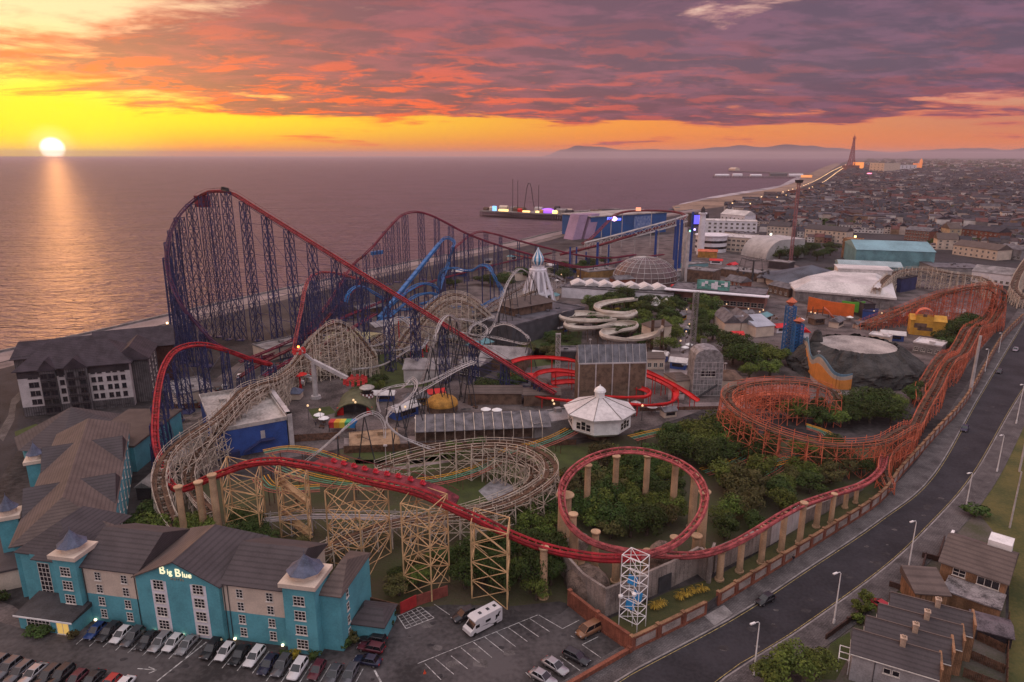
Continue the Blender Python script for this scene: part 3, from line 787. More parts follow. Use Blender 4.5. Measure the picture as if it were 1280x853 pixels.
mb = MB(*T); mb.gable(x2+.3,0,x3+.2,D,E_,3.6,hip=0,ov=.4); mb.build('roof', M_slate, hot)
for (xa,xb) in ((0,x1),(x2,x3)):
    for q in (.27,.73):
        for k in range(4): window(hot, T, xa+(xb-xa)*q, 1.0+k*2.5, 1.15, 1.6, 2, 3)
for xx in (.25,x1-.9,x2+.35,x2+1.1): 
    mb = MB(*T); mb.cone((xx,-.12),.07,.07,0,E_-.2,6); mb.build('drainpipe', M_iron, hot)
def turret(x0,x1_,y0,y1_,zt,nm=4,front=True, parent=None, T=T):
    parent = parent or hot
    mb = MB(*T); mb.box(x0,y0,0,x1_,y1_,zt); mb.build('turret_wall', M_teal, parent)
    mb = MB(*T); mb.box(x0-.45,y0-.45,zt,x1_+.45,y1_+.45,zt+.75); c=((x0+x1_)/2,(y0+y1_)/2); r=(x1_-x0)*.42
    mb.cone(c,r,r,zt+.75,zt+1.9,8,ph=pi/8); mb.build('parapet', M_creamw, parent)
    mb = MB(*T); mb.cone(c,r*1.32,r*.62,zt+1.8,zt+2.9,8,ph=pi/8); mb.cone(c,r*.62,.06,zt+2.9,zt+4.4,8,ph=pi/8); mb.cone(c,.05,.03,zt+4.4,zt+5.1,5); mb.build('turret_roof', M_lead, parent)
    if front:
        for k in range(nm): window(parent, T, c[0], 1.1+k*2.75, 1.9, 1.7, 3, 3, y=y0)
turret(x3,x4,-1.2,x4-x3-1.0,12.6)
# right end block and side
x5 = fx(T,427,814.5)
wall(x4,.6,x5+.4,D-1,0,E_-.3,M_teal)
mb = MB(*T); mb.gable(x4,.6,x5+.4,D-1,E_-.3,2.6,axis='x',hip=1.6,ov=.35); mb.build('roof', M_slateb, hot)
Ts = (V(MB(*T).P((x5+.4,0,0))), V(MB(*T).P((x5+.4,10,0))))
for k in range(4):
    for yy in (3.2,): window(hot, Ts, yy, 1.2+k*2.5, .8, 1.4, 1, 2)
wall(x5+.4,4,x5+6.2,10,0,3.0,M_teal); mb=MB(*T); mb.gable(x5+.4,4,x5+6.2,10,3.0,1.3,hip=1.5,ov=.3); mb.build('roof', M_slate, hot)
# left turret, glazed stair and entrance porch
xt0 = fx(T,76,770); xt1 = -.1
turret(-4.6,-.1,-1.0,3.6,12.6)
wall(-12.6,2.0,-4.6,D,0,10.6,M_teal); wall(-10.4,1.0,-4.6,3,0,10.6,M_teal)
window(hot, T, -8.9, 1.6, 2.3, 8.2, 3, 9, y=1.0, name='stair_window')
mb = MB(*T); mb.gable(-10.6,1.0,-4.2,9,10.6,3.6,axis='y',hip=3.2,ov=.4); mb.build('roof', M_slate, hot)
wall(-10.4,-4.2,.4,.9,0,3.0,M_teal)
mb = MB(*T); mb.add([(-10.8,-4.7,3.0),(.8,-4.7,3.0),(.8,.95,4.0),(-10.8,.95,4.0),(-10.8,-4.7,2.8),(.8,-4.7,2.8),(.8,.95,3.0),(-10.8,.95,3.0)],[(0,1,2,3),(0,4,5,1),(1,5,6,2),(0,3,7,4),(7,6,5,4)]); mb.build('porch_roof', M_iron, hot)
mb = MB(*T); mb.box(-10.85,-4.8,2.72,.85,-4.7,3.0); mb.build('fascia', M_white, hot)
window(hot, T, -6.4, .9, 4.6, 1.6, 6, 2, y=-4.2)
dr = window(hot, T, -1.6, .1, 2.4, 2.3, 2, 1, y=-4.2, name='entrance_door'); dr['label']='glazed double door lit from inside'
dr.data.materials[1] = mat('glass_lit', (.3,.2,.05), .3, .1, 1, emit=(1,.62,.18), es=.55)
# sign lettering on the gable
def letters(txt, T, x, z, size, y, m, parent, name='sign_lettering', ext=.06, align='CENTER', sx=1.0):
    cu = bpy.data.curves.new(name, 'FONT'); cu.body = txt; cu.size = size; cu.extrude = ext; cu.align_x = align; cu.offset = 0
    o = bpy.data.objects.new(name, cu); COL.objects.link(o)
    A,B = V(T[0]),V(T[1]); ax=(B-A); ax.z=0; ax.normalize(); ay=V((-ax.y,ax.x,0))
    w = A+ax*x+ay*y+V((0,0,z))
    M_ = Matrix((( ax.x*sx, 0, -ay.x, w.x),(ax.y*sx,0,-ay.y,w.y),(0,1,0,w.z),(0,0,0,1)))
    off = offs(parent) if parent else V((0,0,0))
    o.parent = parent; o.matrix_local = Matrix.Translation(-off) @ M_
    cu.materials.append(m); bpy.context.view_layer.update()
    me = bpy.data.meshes.new_from_object(o.evaluated_get(bpy.context.evaluated_depsgraph_get()))
    q = bpy.data.objects.new(name, me); COL.objects.link(q); q.parent = parent; q.matrix_local = o.matrix_local.copy()
    bpy.data.objects.remove(o); bpy.data.curves.remove(cu); return q
M_sign = mat('sign_lit', (.9,.85,.6), .5, 0, 1, emit=(1,.9,.55), es=.8)
letters('B', T, xm-2.35, 12.0, 2.1, y0-.08, M_sign, hot); letters('ig', T, xm-1.0, 12.0, 1.5, y0-.08, M_sign, hot)
letters('B', T, xm+.55, 11.8, 2.1, y0-.08, M_sign, hot); letters('lue', T, xm+2.2, 11.8, 1.5, y0-.08, M_sign, hot)
letters('H O T E L', T, xm+.3, 11.05, .6, y0-.08, mat('sign_small',(.35,.33,.25),.6,0,1), hot)
for xx in (1.2,x1+2.2,xm,x2+1.5,x3-1.5):
    mb = MB(*T); mb.cbox((xx,-.3-.8*(x1<xx<x2)),.35,.3,.25,.55); mb.build('wall_light', M_lampc, hot)
# long wing running back from the turret
wd_ = V((-.43,.903,0)).normalized(); wr = V((wd_.y,-wd_.x,0))
WN = G(139,649,11); WN.z = 0; WN = WN-wd_*3
TW = (WN-wr*15.5, WN)          # front (near) end, frame y runs back
wing = thing('hotel_wing', TW[0], 'long teal hotel wing under a brown hipped slate roof', 'hotel')
mb = MB(*TW); mb.box(0,0,0,15.5,57,11); mb.build('wall', M_teal, wing)
mb = MB(*TW); mb.gable(0,0,15.5,57,11,5.2,axis='y',hip=6.5,ov=.6); mb.build('roof', M_slateb, wing)
for yy in (16,38):
    mb = MB(*TW); mb.add([(15.9,yy-7,11.0),(15.9,yy+7,11.0),(9.4,yy,15.1),(15.9,yy,15.1)],[(0,3,2),(3,1,2),(0,1,3)]); mb.build('roof_gable', M_slate, wing)
    mb = MB(*TW); mb.add([(-.4,yy-6,11.0),(-.4,yy+6,11.0),(6.1,yy,15.1),(-.4,yy,15.1)],[(0,2,3),(3,2,1),(0,3,1)]); mb.build('roof_gable', M_slate, wing)
Tr = (V(MB(*TW).P((15.5,0,0))), V(MB(*TW).P((15.5,57,0))))
for k in range(4):
    for q in range(9): window(wing, Tr, 4+q*6, 1+k*2.5, 1.0, 1.5, 2, 2)
Tl = (V(MB(*TW).P((0,0,0))), V(MB(*TW).P((15.5,0,0))))
mb = MB(*TW); mb.box(-6,4,0,-.05,30,4.0); mb.build('annex_wall', M_creamw, wing); mb = MB(*TW); mb.box(-6.4,3.6,4.0,-.1,30.4,4.4); mb.build('annex_roof', M_slate, wing)
for (u,v,zt) in ((44,572,13.5),(10,640,12.5)):
    p = G(u,v-2,zt); q = p-V(TW[0]); x_ = q.dot(wr); y_ = q.dot(wd_)
    turret(x_-1.7,x_+1.7,y_-1.7,y_+1.7,zt-1.2,4,False,wing,TW)
# link roof between wing and front block
mb = MB(*T); mb.box(-15.2,2.5,0,-10.3,16,10.2); mb.build('wall', M_teal, hot)
mb = MB(*T); mb.gable(-15.4,2.5,-4.5,17,10.6,4.2,axis='y',hip=5,ov=.5); mb.build('roof', M_slate, hot)
# restaurant with faceted roof, beyond the wing
def faceted(name, c, r, h, rh, n, mw, mr, label, cat, ph=0.0, top=.02):
    t = thing(name, (c[0],c[1],0), label, cat)
    mb = MB(); mb.cone(c,r,r,0,h,n,ph=ph); mb.build('wall', mw, t)
    mb = MB(); mb.cone(c,r*1.1,r*top,h,h+rh,n,ph=ph); mb.build('roof', mr, t); return t
c = G(98,560); faceted('restaurant', c, 13.5, 5, 7.2, 8, M_teal, M_slate, 'low teal restaurant with a faceted dark slate roof behind the long hotel wing', 'restaurant', .3)
c = G(128,573); t = thing('service_block', c, 'flat brown roofed service block joined between the faceted restaurant and the blue canopy', 'building')
Tq=(G(100,590),G(160,590)); mb=MB(*Tq); mb.box(0,0,0,15,26,7); mb.build('wall', M_teal, t); mb=MB(*Tq); mb.box(-.4,-.4,7.02,15.4,26.4,7.5); mb.build('roof', M_slateb, t)
Tq=(G(148,553),G(180,553)); t = thing('kiosk', Tq[0], 'teal kiosk with a bright blue curved canopy roof beside the hotel', 'kiosk')
mb=MB(*Tq); mb.box(.5,0,0,8.2,6,5.0); mb.build('wall', M_teal, t)
mb=MB(*Tq); n=8
for i in range(n):
    a0=pi*i/n; a1=pi*(i+1)/n; f=lambda a,y:(4.35-5.0*cos(a),y,5.0+2.0*sin(a))
    mb.add([f(a0,-1),f(a1,-1),f(a1,7.5),f(a0,7.5),(4.35,-1,5.0),(4.35,7.5,5.0)],[(0,1,2,3),(4,1,0),(5,3,2)])
mb.build('canopy', mat('canopy_blue',(.02,.25,.62),.5,.1,.3), t)
for i,(u,v,w,l,h) in enumerate(((178,628,2.6,20,3.4),)):
    Tq=(G(u-6,v-3),G(u+6,v-3)); t=thing('storage_shed',Tq[0],'narrow grey shed with a long pale pitched roof behind the hotel wing','shed')
    mb=MB(*Tq); mb.box(0,0,0,3.4,l,h); mb.build('wall',M_dark,t); mb=MB(*Tq); mb.gable(0,0,3.4,l,h,1.2,axis='y'); mb.build('roof',M_conc,t)

# ------------------------------------------------------------ dark roofed hotel by the sea
A1,B1 = G(31,521),G(169,507); T1=(A1,B1); L1=(B1-A1).length
h2 = thing('hotel', A1, 'five storey grey and cream hotel with a big dark roof beside the promenade', 'hotel')
M_roofd = mat('roof_dark_tile', (.060,.046,.056), .8, .2, .3, pat='z', pscale=.75)
M_grey2 = mat('wall_grey_stone', (.15,.135,.14), .85, .2, .4, pat='brick', pscale=1.2)
M_cream2 = mat('wall_pale_cream', (.56,.50,.49), .8, .1, .3)
z1=15.0
mb=MB(*T1); mb.box(0,0,0,L1,17,z1); mb.build('wall', M_cream2, h2)
for f0,f1 in ((.20,.34),(.42,.62)):
    mb=MB(*T1); mb.box(L1*f0,-.9,0,L1*f1,0,z1-.2); mb.build('bay', M_grey2, h2)
    mb=MB(*T1); xm_=(L1*f0+L1*f1)/2; hw=L1*(f1-f0)/2+.6
    mb.add([(xm_-hw,-1.3,z1-.4),(xm_+hw,-1.3,z1-.4),(xm_,-1.3,z1+3.2),(xm_,5,z1+3.2)],[(0,1,2),(1,3,2),(0,2,3)]); mb.build('roof_gable', M_roofd, h2)
    for k in range(5):
        for q in (.25,.75): window(h2,T1,L1*(f0+(f1-f0)*q),.8+k*2.8,1.8,1.6,2,1,m=M_dark,y=-.9)
        mb=MB(*T1); mb.box(L1*f0+.2,-1.7,2.6+k*2.8-2.3,L1*f1-.2,-.9,2.6+k*2.8-2.2); mb.build('balcony', M_dark, h2)
for x_ in (.11,.155,.38,.66,.72,.80,.86,.93):
    for k in range(5): window(h2,T1,L1*x_,1.0+k*2.8,1.2,1.5,2,1,m=M_dark)
mb=MB(*T1); mb.box(0,-.06,0,L1,-.01,3.0); mb.build('base_course', M_grey2, h2)
mb=MB(*T1); mb.box(0,-.06,z1-2.6,L1,-.01,z1); mb.build('top_course', M_dark, h2)
mb=MB(*T1); mb.gable(0,0,L1,17,z1,6.5,hip=8,ov=1.0); mb.build('roof', M_roofd, h2)
mb=MB(*T1); mb.box(L1,3,0,L1+5,20,z1-.5); mb.build('wall', M_grey2, h2); mb=MB(*T1); mb.gable(L1-5,3,L1+5,20,z1,4.5,axis='y',ov=.8,hip=1); mb.build('roof', M_roofd, h2)
Te=(V(MB(*T1).P((L1+5,3,0))),V(MB(*T1).P((L1+5,20,0))))
for k in range(5):
    for q in (3,8,13): window(h2,Te,q,1.0+k*2.8,1.3,1.5,2,1)
A1b=V(MB(*T1).P((L1*.55,21,0))); B1b=V(MB(*T1).P((L1*.55+26,24,0))); T1b=(A1b,B1b)
h3 = thing('hotel', A1b, 'dark brick rear hotel block with a gabled end, behind the grey and cream hotel', 'hotel')
mb=MB(*T1b); mb.box(0,0,0,24,15,z1-1); mb.build('wall', mat('brick_dark',(.13,.055,.045),.9,.2,.4,pat='brick',pscale=2), h3)
mb=MB(*T1b); mb.gable(0,0,24,15,z1-1,5.5,ov=1.0); mb.build('roof', M_roofd, h3)
Te=(V(MB(*T1b).P((24,0,0))),V(MB(*T1b).P((24,15,0))))
for k in range(5):
    for q in (3,7.5,12): window(h3,Te,q,1.0+k*2.9,1.3,1.5,2,1,m=M_dark)
mb=MB(*T1b); mb.gable(-24,2,0,14,z1-1.2,4.5,ov=1.0,hip=2); mb.build('roof', M_roofd, h3)
mb=MB(*T1b); mb.box(-24,2,0,-.1,14,z1-.4); mb.build('wall', M_grey2, h3)
# ------------------------------------------------------------ cars
CARM = {c: mat('car_paint_'+c, rgb, .28, .04, .5, metal=mt, spec=.5) for c,rgb,mt in (
 ('white',(.62,.60,.60),0),('silver',(.34,.33,.34),.5),('grey',(.10,.10,.11),.4),('black',(.014,.014,.017),0),('blue',(.02,.05,.17),.2),
 ('maroon',(.09,.015,.025),.1),('red',(.35,.015,.015),0),('brown',(.26,.13,.07),.2),('navy',(.015,.018,.045),.1),('charcoal',(.040,.040,.045),.3))}
M_tyre = mat('tyre_rubber', (.018,.018,.018), .9, .1, 3); M_rim = mat('wheel_rim', (.35,.35,.36), .35, .1, 3, metal=.8)
M_cglass = mat('car_glass', (.010,.011,.014), .08, .05, 1, spec=.7)
M_hl = mat('headlight_glass', (.55,.55,.55), .15, .05, 3, spec=.7); M_tl = mat('tail_light_red', (.35,.01,.01), .25, .1, 3)
def car_proto(kind):
    L_,W_,H_ = {'hatchback':(4.1,1.76,1.48),'suv':(4.55,1.9,1.70),'saloon':(4.7,1.83,1.44),'estate':(4.7,1.84,1.52),'van':(5.0,1.95,1.95)}[kind]
    t = thing('parked_car', (0,0,0), '', 'car'); h = L_/2; zb = .28; belt = H_*.60
    hood = {'hatchback':.46,'suv':.46,'saloon':.42,'estate':.44,'van':.60}[kind]; 
    # hull sections x, half width, top z
    S_ = [(-h,.70,zb+.25,belt-.22),(-h+.10,.92,zb+.05,belt-.04),(-h+.6,1,zb,belt+.02),(-h*.45,1,zb,belt),(h*.15,1,zb,belt-.02),(h*.45,1,zb,belt-.08),(h*.80,.98,zb,belt-.17),(h-.14,.90,zb+.06,belt-.30),(h,.68,zb+.18,belt-.42)]
    mb = MB(); mb.smooth = True; hw = W_/2; vs=[]; n=8
    for x,w,z0,z1 in S_:
        w*=hw; zm=(z0+z1)/2+.05
        vs += [(x,-w*.86,z0),(x,-w,z0+.16),(x,-w,zm+.06),(x,-w*.88,z1),(x,w*.88,z1),(x,w,zm+.06),(x,w,z0+.16),(x,w*.86,z0)]
    k=len(S_); fs=[(i*n+j,i*n+(j+1)%n,(i+1)*n+(j+1)%n,(i+1)*n+j) for i in range(k-1) for j in range(n)]
    mb.add(vs, fs+[tuple(range(n-1,-1,-1)), tuple(range((k-1)*n,k*n))])
    # roof skin
    rear = {'hatchback':-h+.42,'suv':-h+.36,'saloon':-h+1.0,'estate':-h+.40,'van':-h+.22}[kind]; rb = {'saloon':-h+.55}.get(kind, -h+.12)
    fb = h*(.44 if kind!='van' else .66); fr = fb-.85
    rz = H_-.05; wr_ = hw*.74; mb.smooth=False
    mb.add([(rear,-wr_,rz),(fr,-wr_,rz),(fr,wr_,rz),(rear,wr_,rz),(rear+.15,-wr_*.8,H_),(fr-.15,-wr_*.8,H_),(fr-.15,wr_*.8,H_),(rear+.15,wr_*.8,H_)],[(4,5,6,7),(0,1,5,4),(1,2,6,5),(2,3,7,6),(3,0,4,7)])
    for sg in (-1,1):
        for xx,xr in ((rb,rear),(fb,fr),((rb+fb)/2,(rear+fr)/2+.02)): mb.beam((xx,sg*hw*.885,belt-.04),(xr,sg*wr_*1.005,rz),.09,.05)
        mb.box(fb-.45,sg*(hw+.07)-.09,belt-.02,fb-.27,sg*(hw+.07)+.09,belt+.13)
    body = mb.build('body', CARM['grey'], t)
    mb = MB(); bw=hw*.87
    mb.add([(rb,-bw,belt-.06),(fb,-bw,belt-.1),(fb,bw,belt-.1),(rb,bw,belt-.06),(rear,-wr_*.985,rz-.01),(fr,-wr_*.985,rz-.01),(fr,wr_*.985,rz-.01),(rear,wr_*.985,rz-.01)],[(0,1,5,4),(1,2,6,5),(2,3,7,6),(3,0,4,7)])
    mb.build('windows', M_cglass, t)
    for sx in (-h*.60,h*.62):
        for sy in (-1,1):
            mb = MB(); yc=sy*(hw-.12); vs=[]; r=.33; m=14
            for yy in (yc-.11,yc+.11):
                for j in range(m): vs.append((sx+r*cos(2*pi*j/m),yy,r+r*sin(2*pi*j/m)))
            mb.add(vs,[(j,(j+1)%m,(j+1)%m+m,j+m) for j in range(m)]+[tuple(range(m)),tuple(range(2*m-1,m-1,-1))])
            mb.mi=1; yo=yc+sy*.115; mb.add([(sx+.21*cos(2*pi*j/m),yo,r+.21*sin(2*pi*j/m)) for j in range(m)],[tuple(range(m))])
            mb.build('wheel', [M_tyre,M_rim], t)
    for sy in (-1,1):
        mb=MB(); mb.box(h-.30,sy*hw*.62-.17,belt-.50,h-.03,sy*hw*.62+.17,belt-.34); mb.build('headlight', M_hl, t)
        mb=MB(); mb.box(-h-.01,sy*hw*.68-.14,belt-.32,-h+.16,sy*hw*.68+.16,belt-.08); mb.build('tail_light', M_tl, t)
    for ch in ('headlight',): pass
    return t
CP = {k: car_proto(k) for k in ('hatchback','suv','saloon','estate','van')}
_K = kids(); CT = {k: tree_of(o,_K) for k,o in CP.items()}
def put_car(kind, colour, p, yaw, label, group=None, name=None, cat=None):
    t = CT[kind]
    if t[0].name in USED: o = copy_tree(t)
    else: o = t[0]; USED.add(o.name)
    for c in bpy.data.objects:
        pass
    for c in o.children:
        if c.name.startswith('body'):
            c.material_slots[0].link = 'OBJECT'; c.material_slots[0].material = CARM[colour]
    o.location = (p[0],p[1],p[2] if len(p)>2 else .03); o.rotation_euler = (0,0,yaw); o['label'] = label
    if group: o['group'] = group
    if name: o.name = name
    if cat: o['category'] = cat
    return o
_carn = []
def car_seg(kind, colour, rear, front, label, group=None, **k):
    a,b = G(*rear,.6),G(*front,.6); c=(a+b)/2; d=b-a; return put_car(kind,colour,(c.x,c.y,.03),atan2(d.y,d.x),label,group,**k)
bpy.context.view_layer.update()
nrm = V(MB(*T).P((0,-1,0)))-V(MB(*T).P((0,0,0))); yawF = atan2(nrm.y,nrm.x)
row1 = [(119,789,'hatchback','blue'),(135.5,790,'estate','charcoal'),(151,794,'hatchback','white'),(166,797,'suv','grey'),(184,800,'saloon','charcoal'),(200,803,'estate','silver'),(216,804,'hatchback','white'),(233.5,806,'saloon','silver'),
        (264,812,'suv','black'),(281,815,'hatchback','white'),(299.5,818,'saloon','black'),(318,821,'estate','white'),(335,830,'saloon','navy'),(352,833,'suv','grey'),(372,837,'suv','white'),(396,838,'hatchback','maroon'),(417,843,'saloon','grey'),(437,844,'estate','grey')]
W_ = ['nearest the entrance porch','second from the entrance porch','third from the entrance porch','with its nose to the first cream facade','under the first drainpipe of the facade','below the left end of the gabled front','below the middle of the gabled front','below the right end of the gabled front',
      'just right of the diagonal lane line','second right of the diagonal lane line','between two white cars right of the gable','left of the dark blue saloon','right of the white estate','between the navy saloon and the white off-roader','under the right corner turret','between the white off-roader and the grey saloon','right of the maroon hatchback','last in the row before the shrubs']
dn = {'suv':'off-roader','hatchback':'hatchback','saloon':'saloon','estate':'estate car','van':'van'}
M_line = mat('road_paint_white', (.52,.50,.48), .7, .3, 1.5); M_liney = mat('road_paint_yellow', (.42,.33,.12), .7, .3, 1.5)
lines = MB()
for (u,v,k,c),w in zip(row1,W_):
    q = G(u,v,.6); put_car(k,c,(q.x,q.y,.03),yawF,f'{c} {dn[k]} {w}','cars parked in front of the hotel')
    s_ = V((-nrm.y,nrm.x,0)); 
    for sg in ((1,) if u!=119 else (-1,1)):
        a = q-nrm*2.3+s_*sg*1.28; b = q+nrm*2.9+s_*sg*1.28
        lines.beam((a.x,a.y,.024),(b.x,b.y,.024),.12,.006)
row2 = [(-6,833,'suv','grey'),(10,836,'suv','grey'),(24,840,'estate','grey'),(41,842,'saloon','silver'),(59,845,'estate','charcoal'),(76,845,'suv','black'),(94,850,'hatchback','maroon'),(114,851,'saloon','black'),(136,856,'hatchback','red'),(152,859,'saloon','white')]
W2 = ['cut off at the left edge of the view','first fully seen in the near row','second in the near row','third in the near row with a pale roof','left of the black off-roader in the near row','in the middle of the near row','right of the black off-roader in the near row','right of the maroon hatchback in the near row','at the bottom edge, only its roof showing','last in the near row, only its roof edge showing']
for (u,v,k,c),w in zip(row2,W2):
    q=G(u,v,.6); put_car(k,c,(q.x,q.y,.03),yawF,f'{c} {dn[k]} {w}','cars in the near row of the hotel car park')
for (r,f,k,c,w) in (((478,801),(455,797),'estate','black','topmost beside the round green bush'),((476,812),(452,807),'estate','maroon','between the two dark cars at the row end'),((473,828),(446,823),'saloon','navy','lowest of three beside the shrubs')):
    car_seg(k,c,r,f,f'{c} {dn[k]} {w}','cars parked by the hotel end wall')
car_seg('suv','charcoal',(592,763),(567,775),'dark grey off-roader parked beside the white motorhome')
car_seg('van','brown',(750,781),(722,795),'bronze brown people carrier parked against the red brick wall')
car_seg('estate','charcoal',(705,813),(737,829),'dark grey estate car in the bay nearest the low red wall')
car_seg('saloon','silver',(678,822),(711,843),'silver saloon between the dark estate and the other silver car')
car_seg('saloon','silver',(664,838),(694,855),'silver saloon at the bottom edge, nearest the camera in the open car park')
car_seg('hatchback','black',(967,744),(945,755),'black hatchback driving alone on the near stretch of road',name='moving_car')
car_seg('saloon','navy',(1209,530),(1203,541),'dark saloon on the road beyond the third street lamp',name='moving_car')
car_seg('hatchback','charcoal',(1252,461),(1246,468),'small dark car on the road between the wall and the tall white mast',name='moving_car')
car_seg('saloon','silver',(1272,434),(1267,440),'silver car farthest up the road at the right edge',name='moving_car')
car_seg('hatchback','red',(1105,759),(1092,751),'red car in the driveway behind the clipped hedge')
# motorhome
a,b = G(624,767,1),G(582,789,1); c=(a+b)/2; yaw=atan2(b.y-a.y,b.x-a.x)
t = thing('motorhome',(0,0,0),'white motorhome with dark swoosh stripes parked across the bays','motorhome')
mb=MB(); 
pr=[(-3.5,.55),(-3.5,3.0),(-3.3,3.1),(1.9,3.1),(2.5,2.75),(2.15,2.1),(2.9,1.35),(3.45,1.1),(3.55,.5),(3.3,.35),(-3.3,.35)]
n=len(pr); w=1.14
mb.add([(x,-w,z) for x,z in pr]+[(x,w,z) for x,z in pr],[tuple(range(n)),tuple(range(2*n-1,n-1,-1))]+[(i,i+n,(i+1)%n+n,(i+1)%n) for i in range(n)])
mb.build('body', CARM['white'], t)
mb=MB(); mb.add([(2.17,-.95,2.08),(2.17,.95,2.08),(2.88,.98,1.38),(2.88,-.98,1.38)],[(0,1,2,3)]); mb.build('windscreen',M_cglass,t).location=(.02,0,.02)
for sy in (-1,1):
    for (x0,x1__,z0,z1_) in ((1.5,2.35,1.4,2.0),(-.9,0.2,1.6,2.1),(-2.8,-2.0,1.6,2.1)):
        mb=MB(); ys=sorted((sy*w,sy*(w+.02))); mb.box(x0,ys[0],z0,x1__,ys[1],z1_); mb.build('side_window',M_cglass,t)
    mb=MB(); y=sy*(w+.012); mb.add([(-3.3,y,.75),(-1.4,y,.75),(-.2,y,1.25),(1.2,y,1.3),(-.6,y,1.05),(-1.6,y,.55)],[(0,1,5),(1,2,4,5),(2,3,4)]); mb.add([(-3.2,y,2.5),(-2.2,y,1.2),(-1.8,y,1.2),(-2.7,y,2.5)],[(0,1,2,3)]); mb.build('stripe',M_iron,t)
    for sx in (-1.9,2.5):
        mb=MB(); vs=[]; m_=14
        for yy in (sy*(w-.22),sy*(w+.02)):
            for j in range(m_): vs.append((sx+.36*cos(2*pi*j/m_),yy,.36+.36*sin(2*pi*j/m_)))
        mb.add(vs,[(j,(j+1)%m_,(j+1)%m_+m_,j+m_) for j in range(m_)]+[tuple(range(m_)),tuple(range(2*m_-1,m_-1,-1))]); mb.build('wheel',M_tyre,t)
for x_ in (-2.6,-1.1,.6): mb=MB(); mb.box(x_-.25,-.3,3.1,x_+.25,.3,3.2); mb.build('roof_hatch',M_iron,t)
t.location=(c.x,c.y,.03); t.rotation_euler=(0,0,yaw)

# ------------------------------------------------------------ ground sheets
def sheet(name, poly, z, m, kind='structure', label=None, cat=None):
    mb=MB(); mb.sheet([G(u,v) for u,v in poly], z); o=mb.build(name,m,origin=(0,0,0)); tag(o,label,cat,None,kind); return o
sheet('car_park', [(-200,770),(0,752),(60,780),(114,780),(240,800),(365,815),(440,815),(487,768),(560,742),(612,752),(650,765),(700,768),(712,758),(797,818),(700,900),(300,1100),(-200,1000)], .008, M_asph2)
ROADL=[(560,985),(745,870),(784,843),(916,772),(1005,714),(1100,650),(1167,593),(1221,500),(1265,426),(1290,385),(1330,330)]
ROADR=[(780,985),(899,853),(988,796),(1102,714),(1160,660),(1218,593),(1268,506),(1310,440),(1360,350)]
RL=cr([G(*p) for p in ROADL],6); RR=cr([G(*p) for p in ROADR],6)
def strip(name, A_, B_, z, m, kerb=None):
    n=60; mb=MB()
    def at(L_,f): k=f*(len(L_)-1); i=min(int(k),len(L_)-2); return L_[i]+(L_[i+1]-L_[i])*(k-i)
    a=[at(A_,i/n) for i in range(n+1)]; b=[at(B_,i/n) for i in range(n+1)]
    for i in range(n):
        p,q,r,s=a[i],b[i],b[i+1],a[i+1]; mb.poly([(p.x,p.y,z),(q.x,q.y,z),(r.x,r.y,z),(s.x,s.y,z)])
        if kerb is not None:
            for e,f in ((p,s),(q,r)): mb.add([(e.x,e.y,0),(f.x,f.y,0),(f.x,f.y,z),(e.x,e.y,z)],[(0,1,2,3)])
    o=mb.build(name,m,origin=(0,0,0)); tag(o,kind='structure'); return o
strip('road', RL, RR, .016, M_asph)
WALLB=[(560,950),(789,815),(882,768),(896,758),(976,708),(1100,628),(1126,594),(1170,545),(1209,500),(1250,429),(1278,399)]
WB=[G(*p) for p in WALLB]
def shift(L_, d):
    out=[]
    for i,p in enumerate(L_):
        t=(L_[min(i+1,len(L_)-1)]-L_[max(i-1,0)]); t.z=0; t.normalize(); out.append(p+V((t.y,-t.x,0))*d)
    return out
RLs=cr([G(*p) for p in ROADL[:-1]],3)
strip('pavement', shift(RLs,-5.2), shift(RLs,-.15), .12, M_pave, 1)
strip('kerb', shift(RLs,-.15), shift(RLs,.12), .125, M_conc, 1)
strip('kerb', shift(RR,-.12), shift(RR,.15), .125, M_conc, 1)
strip('pavement', shift(RR,.15), shift(RR,5.0), .12, M_pave, 1)
def paint(L_, d, w, z=.021, dash=None, m=None):
    l=shift(L_,d); mb=MB(); acc=0
    for a,b in zip(l,l[1:]):
        s=(b-a).length
        if dash is None or (acc%(dash[0]+dash[1]))<dash[0]: mb.beam((a.x,a.y,z),(b.x,b.y,z),w,.006)
        acc+=s
    return mb
tag(paint(RLs,.45,.10).build('road_marking',M_liney,origin=(0,0,0)),kind='structure')
tag(paint(RR,-.45,.10).build('road_marking',M_liney,origin=(0,0,0)),kind='structure')
sheet('drive_crossing',[(880,771),(905,757),(916,768),(893,783)],.127,M_conc)
# bays of the open car park, arrow and hatched box
def pl(a,b,w=.12): p,q=G(*a),G(*b); lines.beam((p.x,p.y,.024),(q.x,q.y,.024),w,.006)
def cp(x,y): return (540+x*.29657,600+y*.29657)
bx=[(445,570),(-40,775)]
pl(cp(445,570),cp(-60,775))
for a,b in (((412,585),(495,640)),((365,603),(450,662)),((320,622),(402,682)),((272,642),(353,704)),((222,663),(303,727)),((175,685),(252,749)),((122,708),(200,772)),((80,742),(150,797)),((15,755),(92,820)),((-30,775),(38,843))): pl(cp(*a),cp(*b))
for a,b in (((450,570),(550,628)),((550,628),(620,592)),((585,658),(600,665)),((633,695),(720,756)),((541,745),(626,806)),((633,695),(700,662)),((395,812),(430,845)),((10,525),(75,570))): pl(cp(*a),cp(*b))
for a,b in (((665,575),(760,535)),((760,535),(818,582)),((818,582),(700,628)),((700,628),(665,575))): pl((300+a[0]*.2966,600+a[1]*.2966),(300+b[0]*.2966,600+b[1]*.2966),.15)
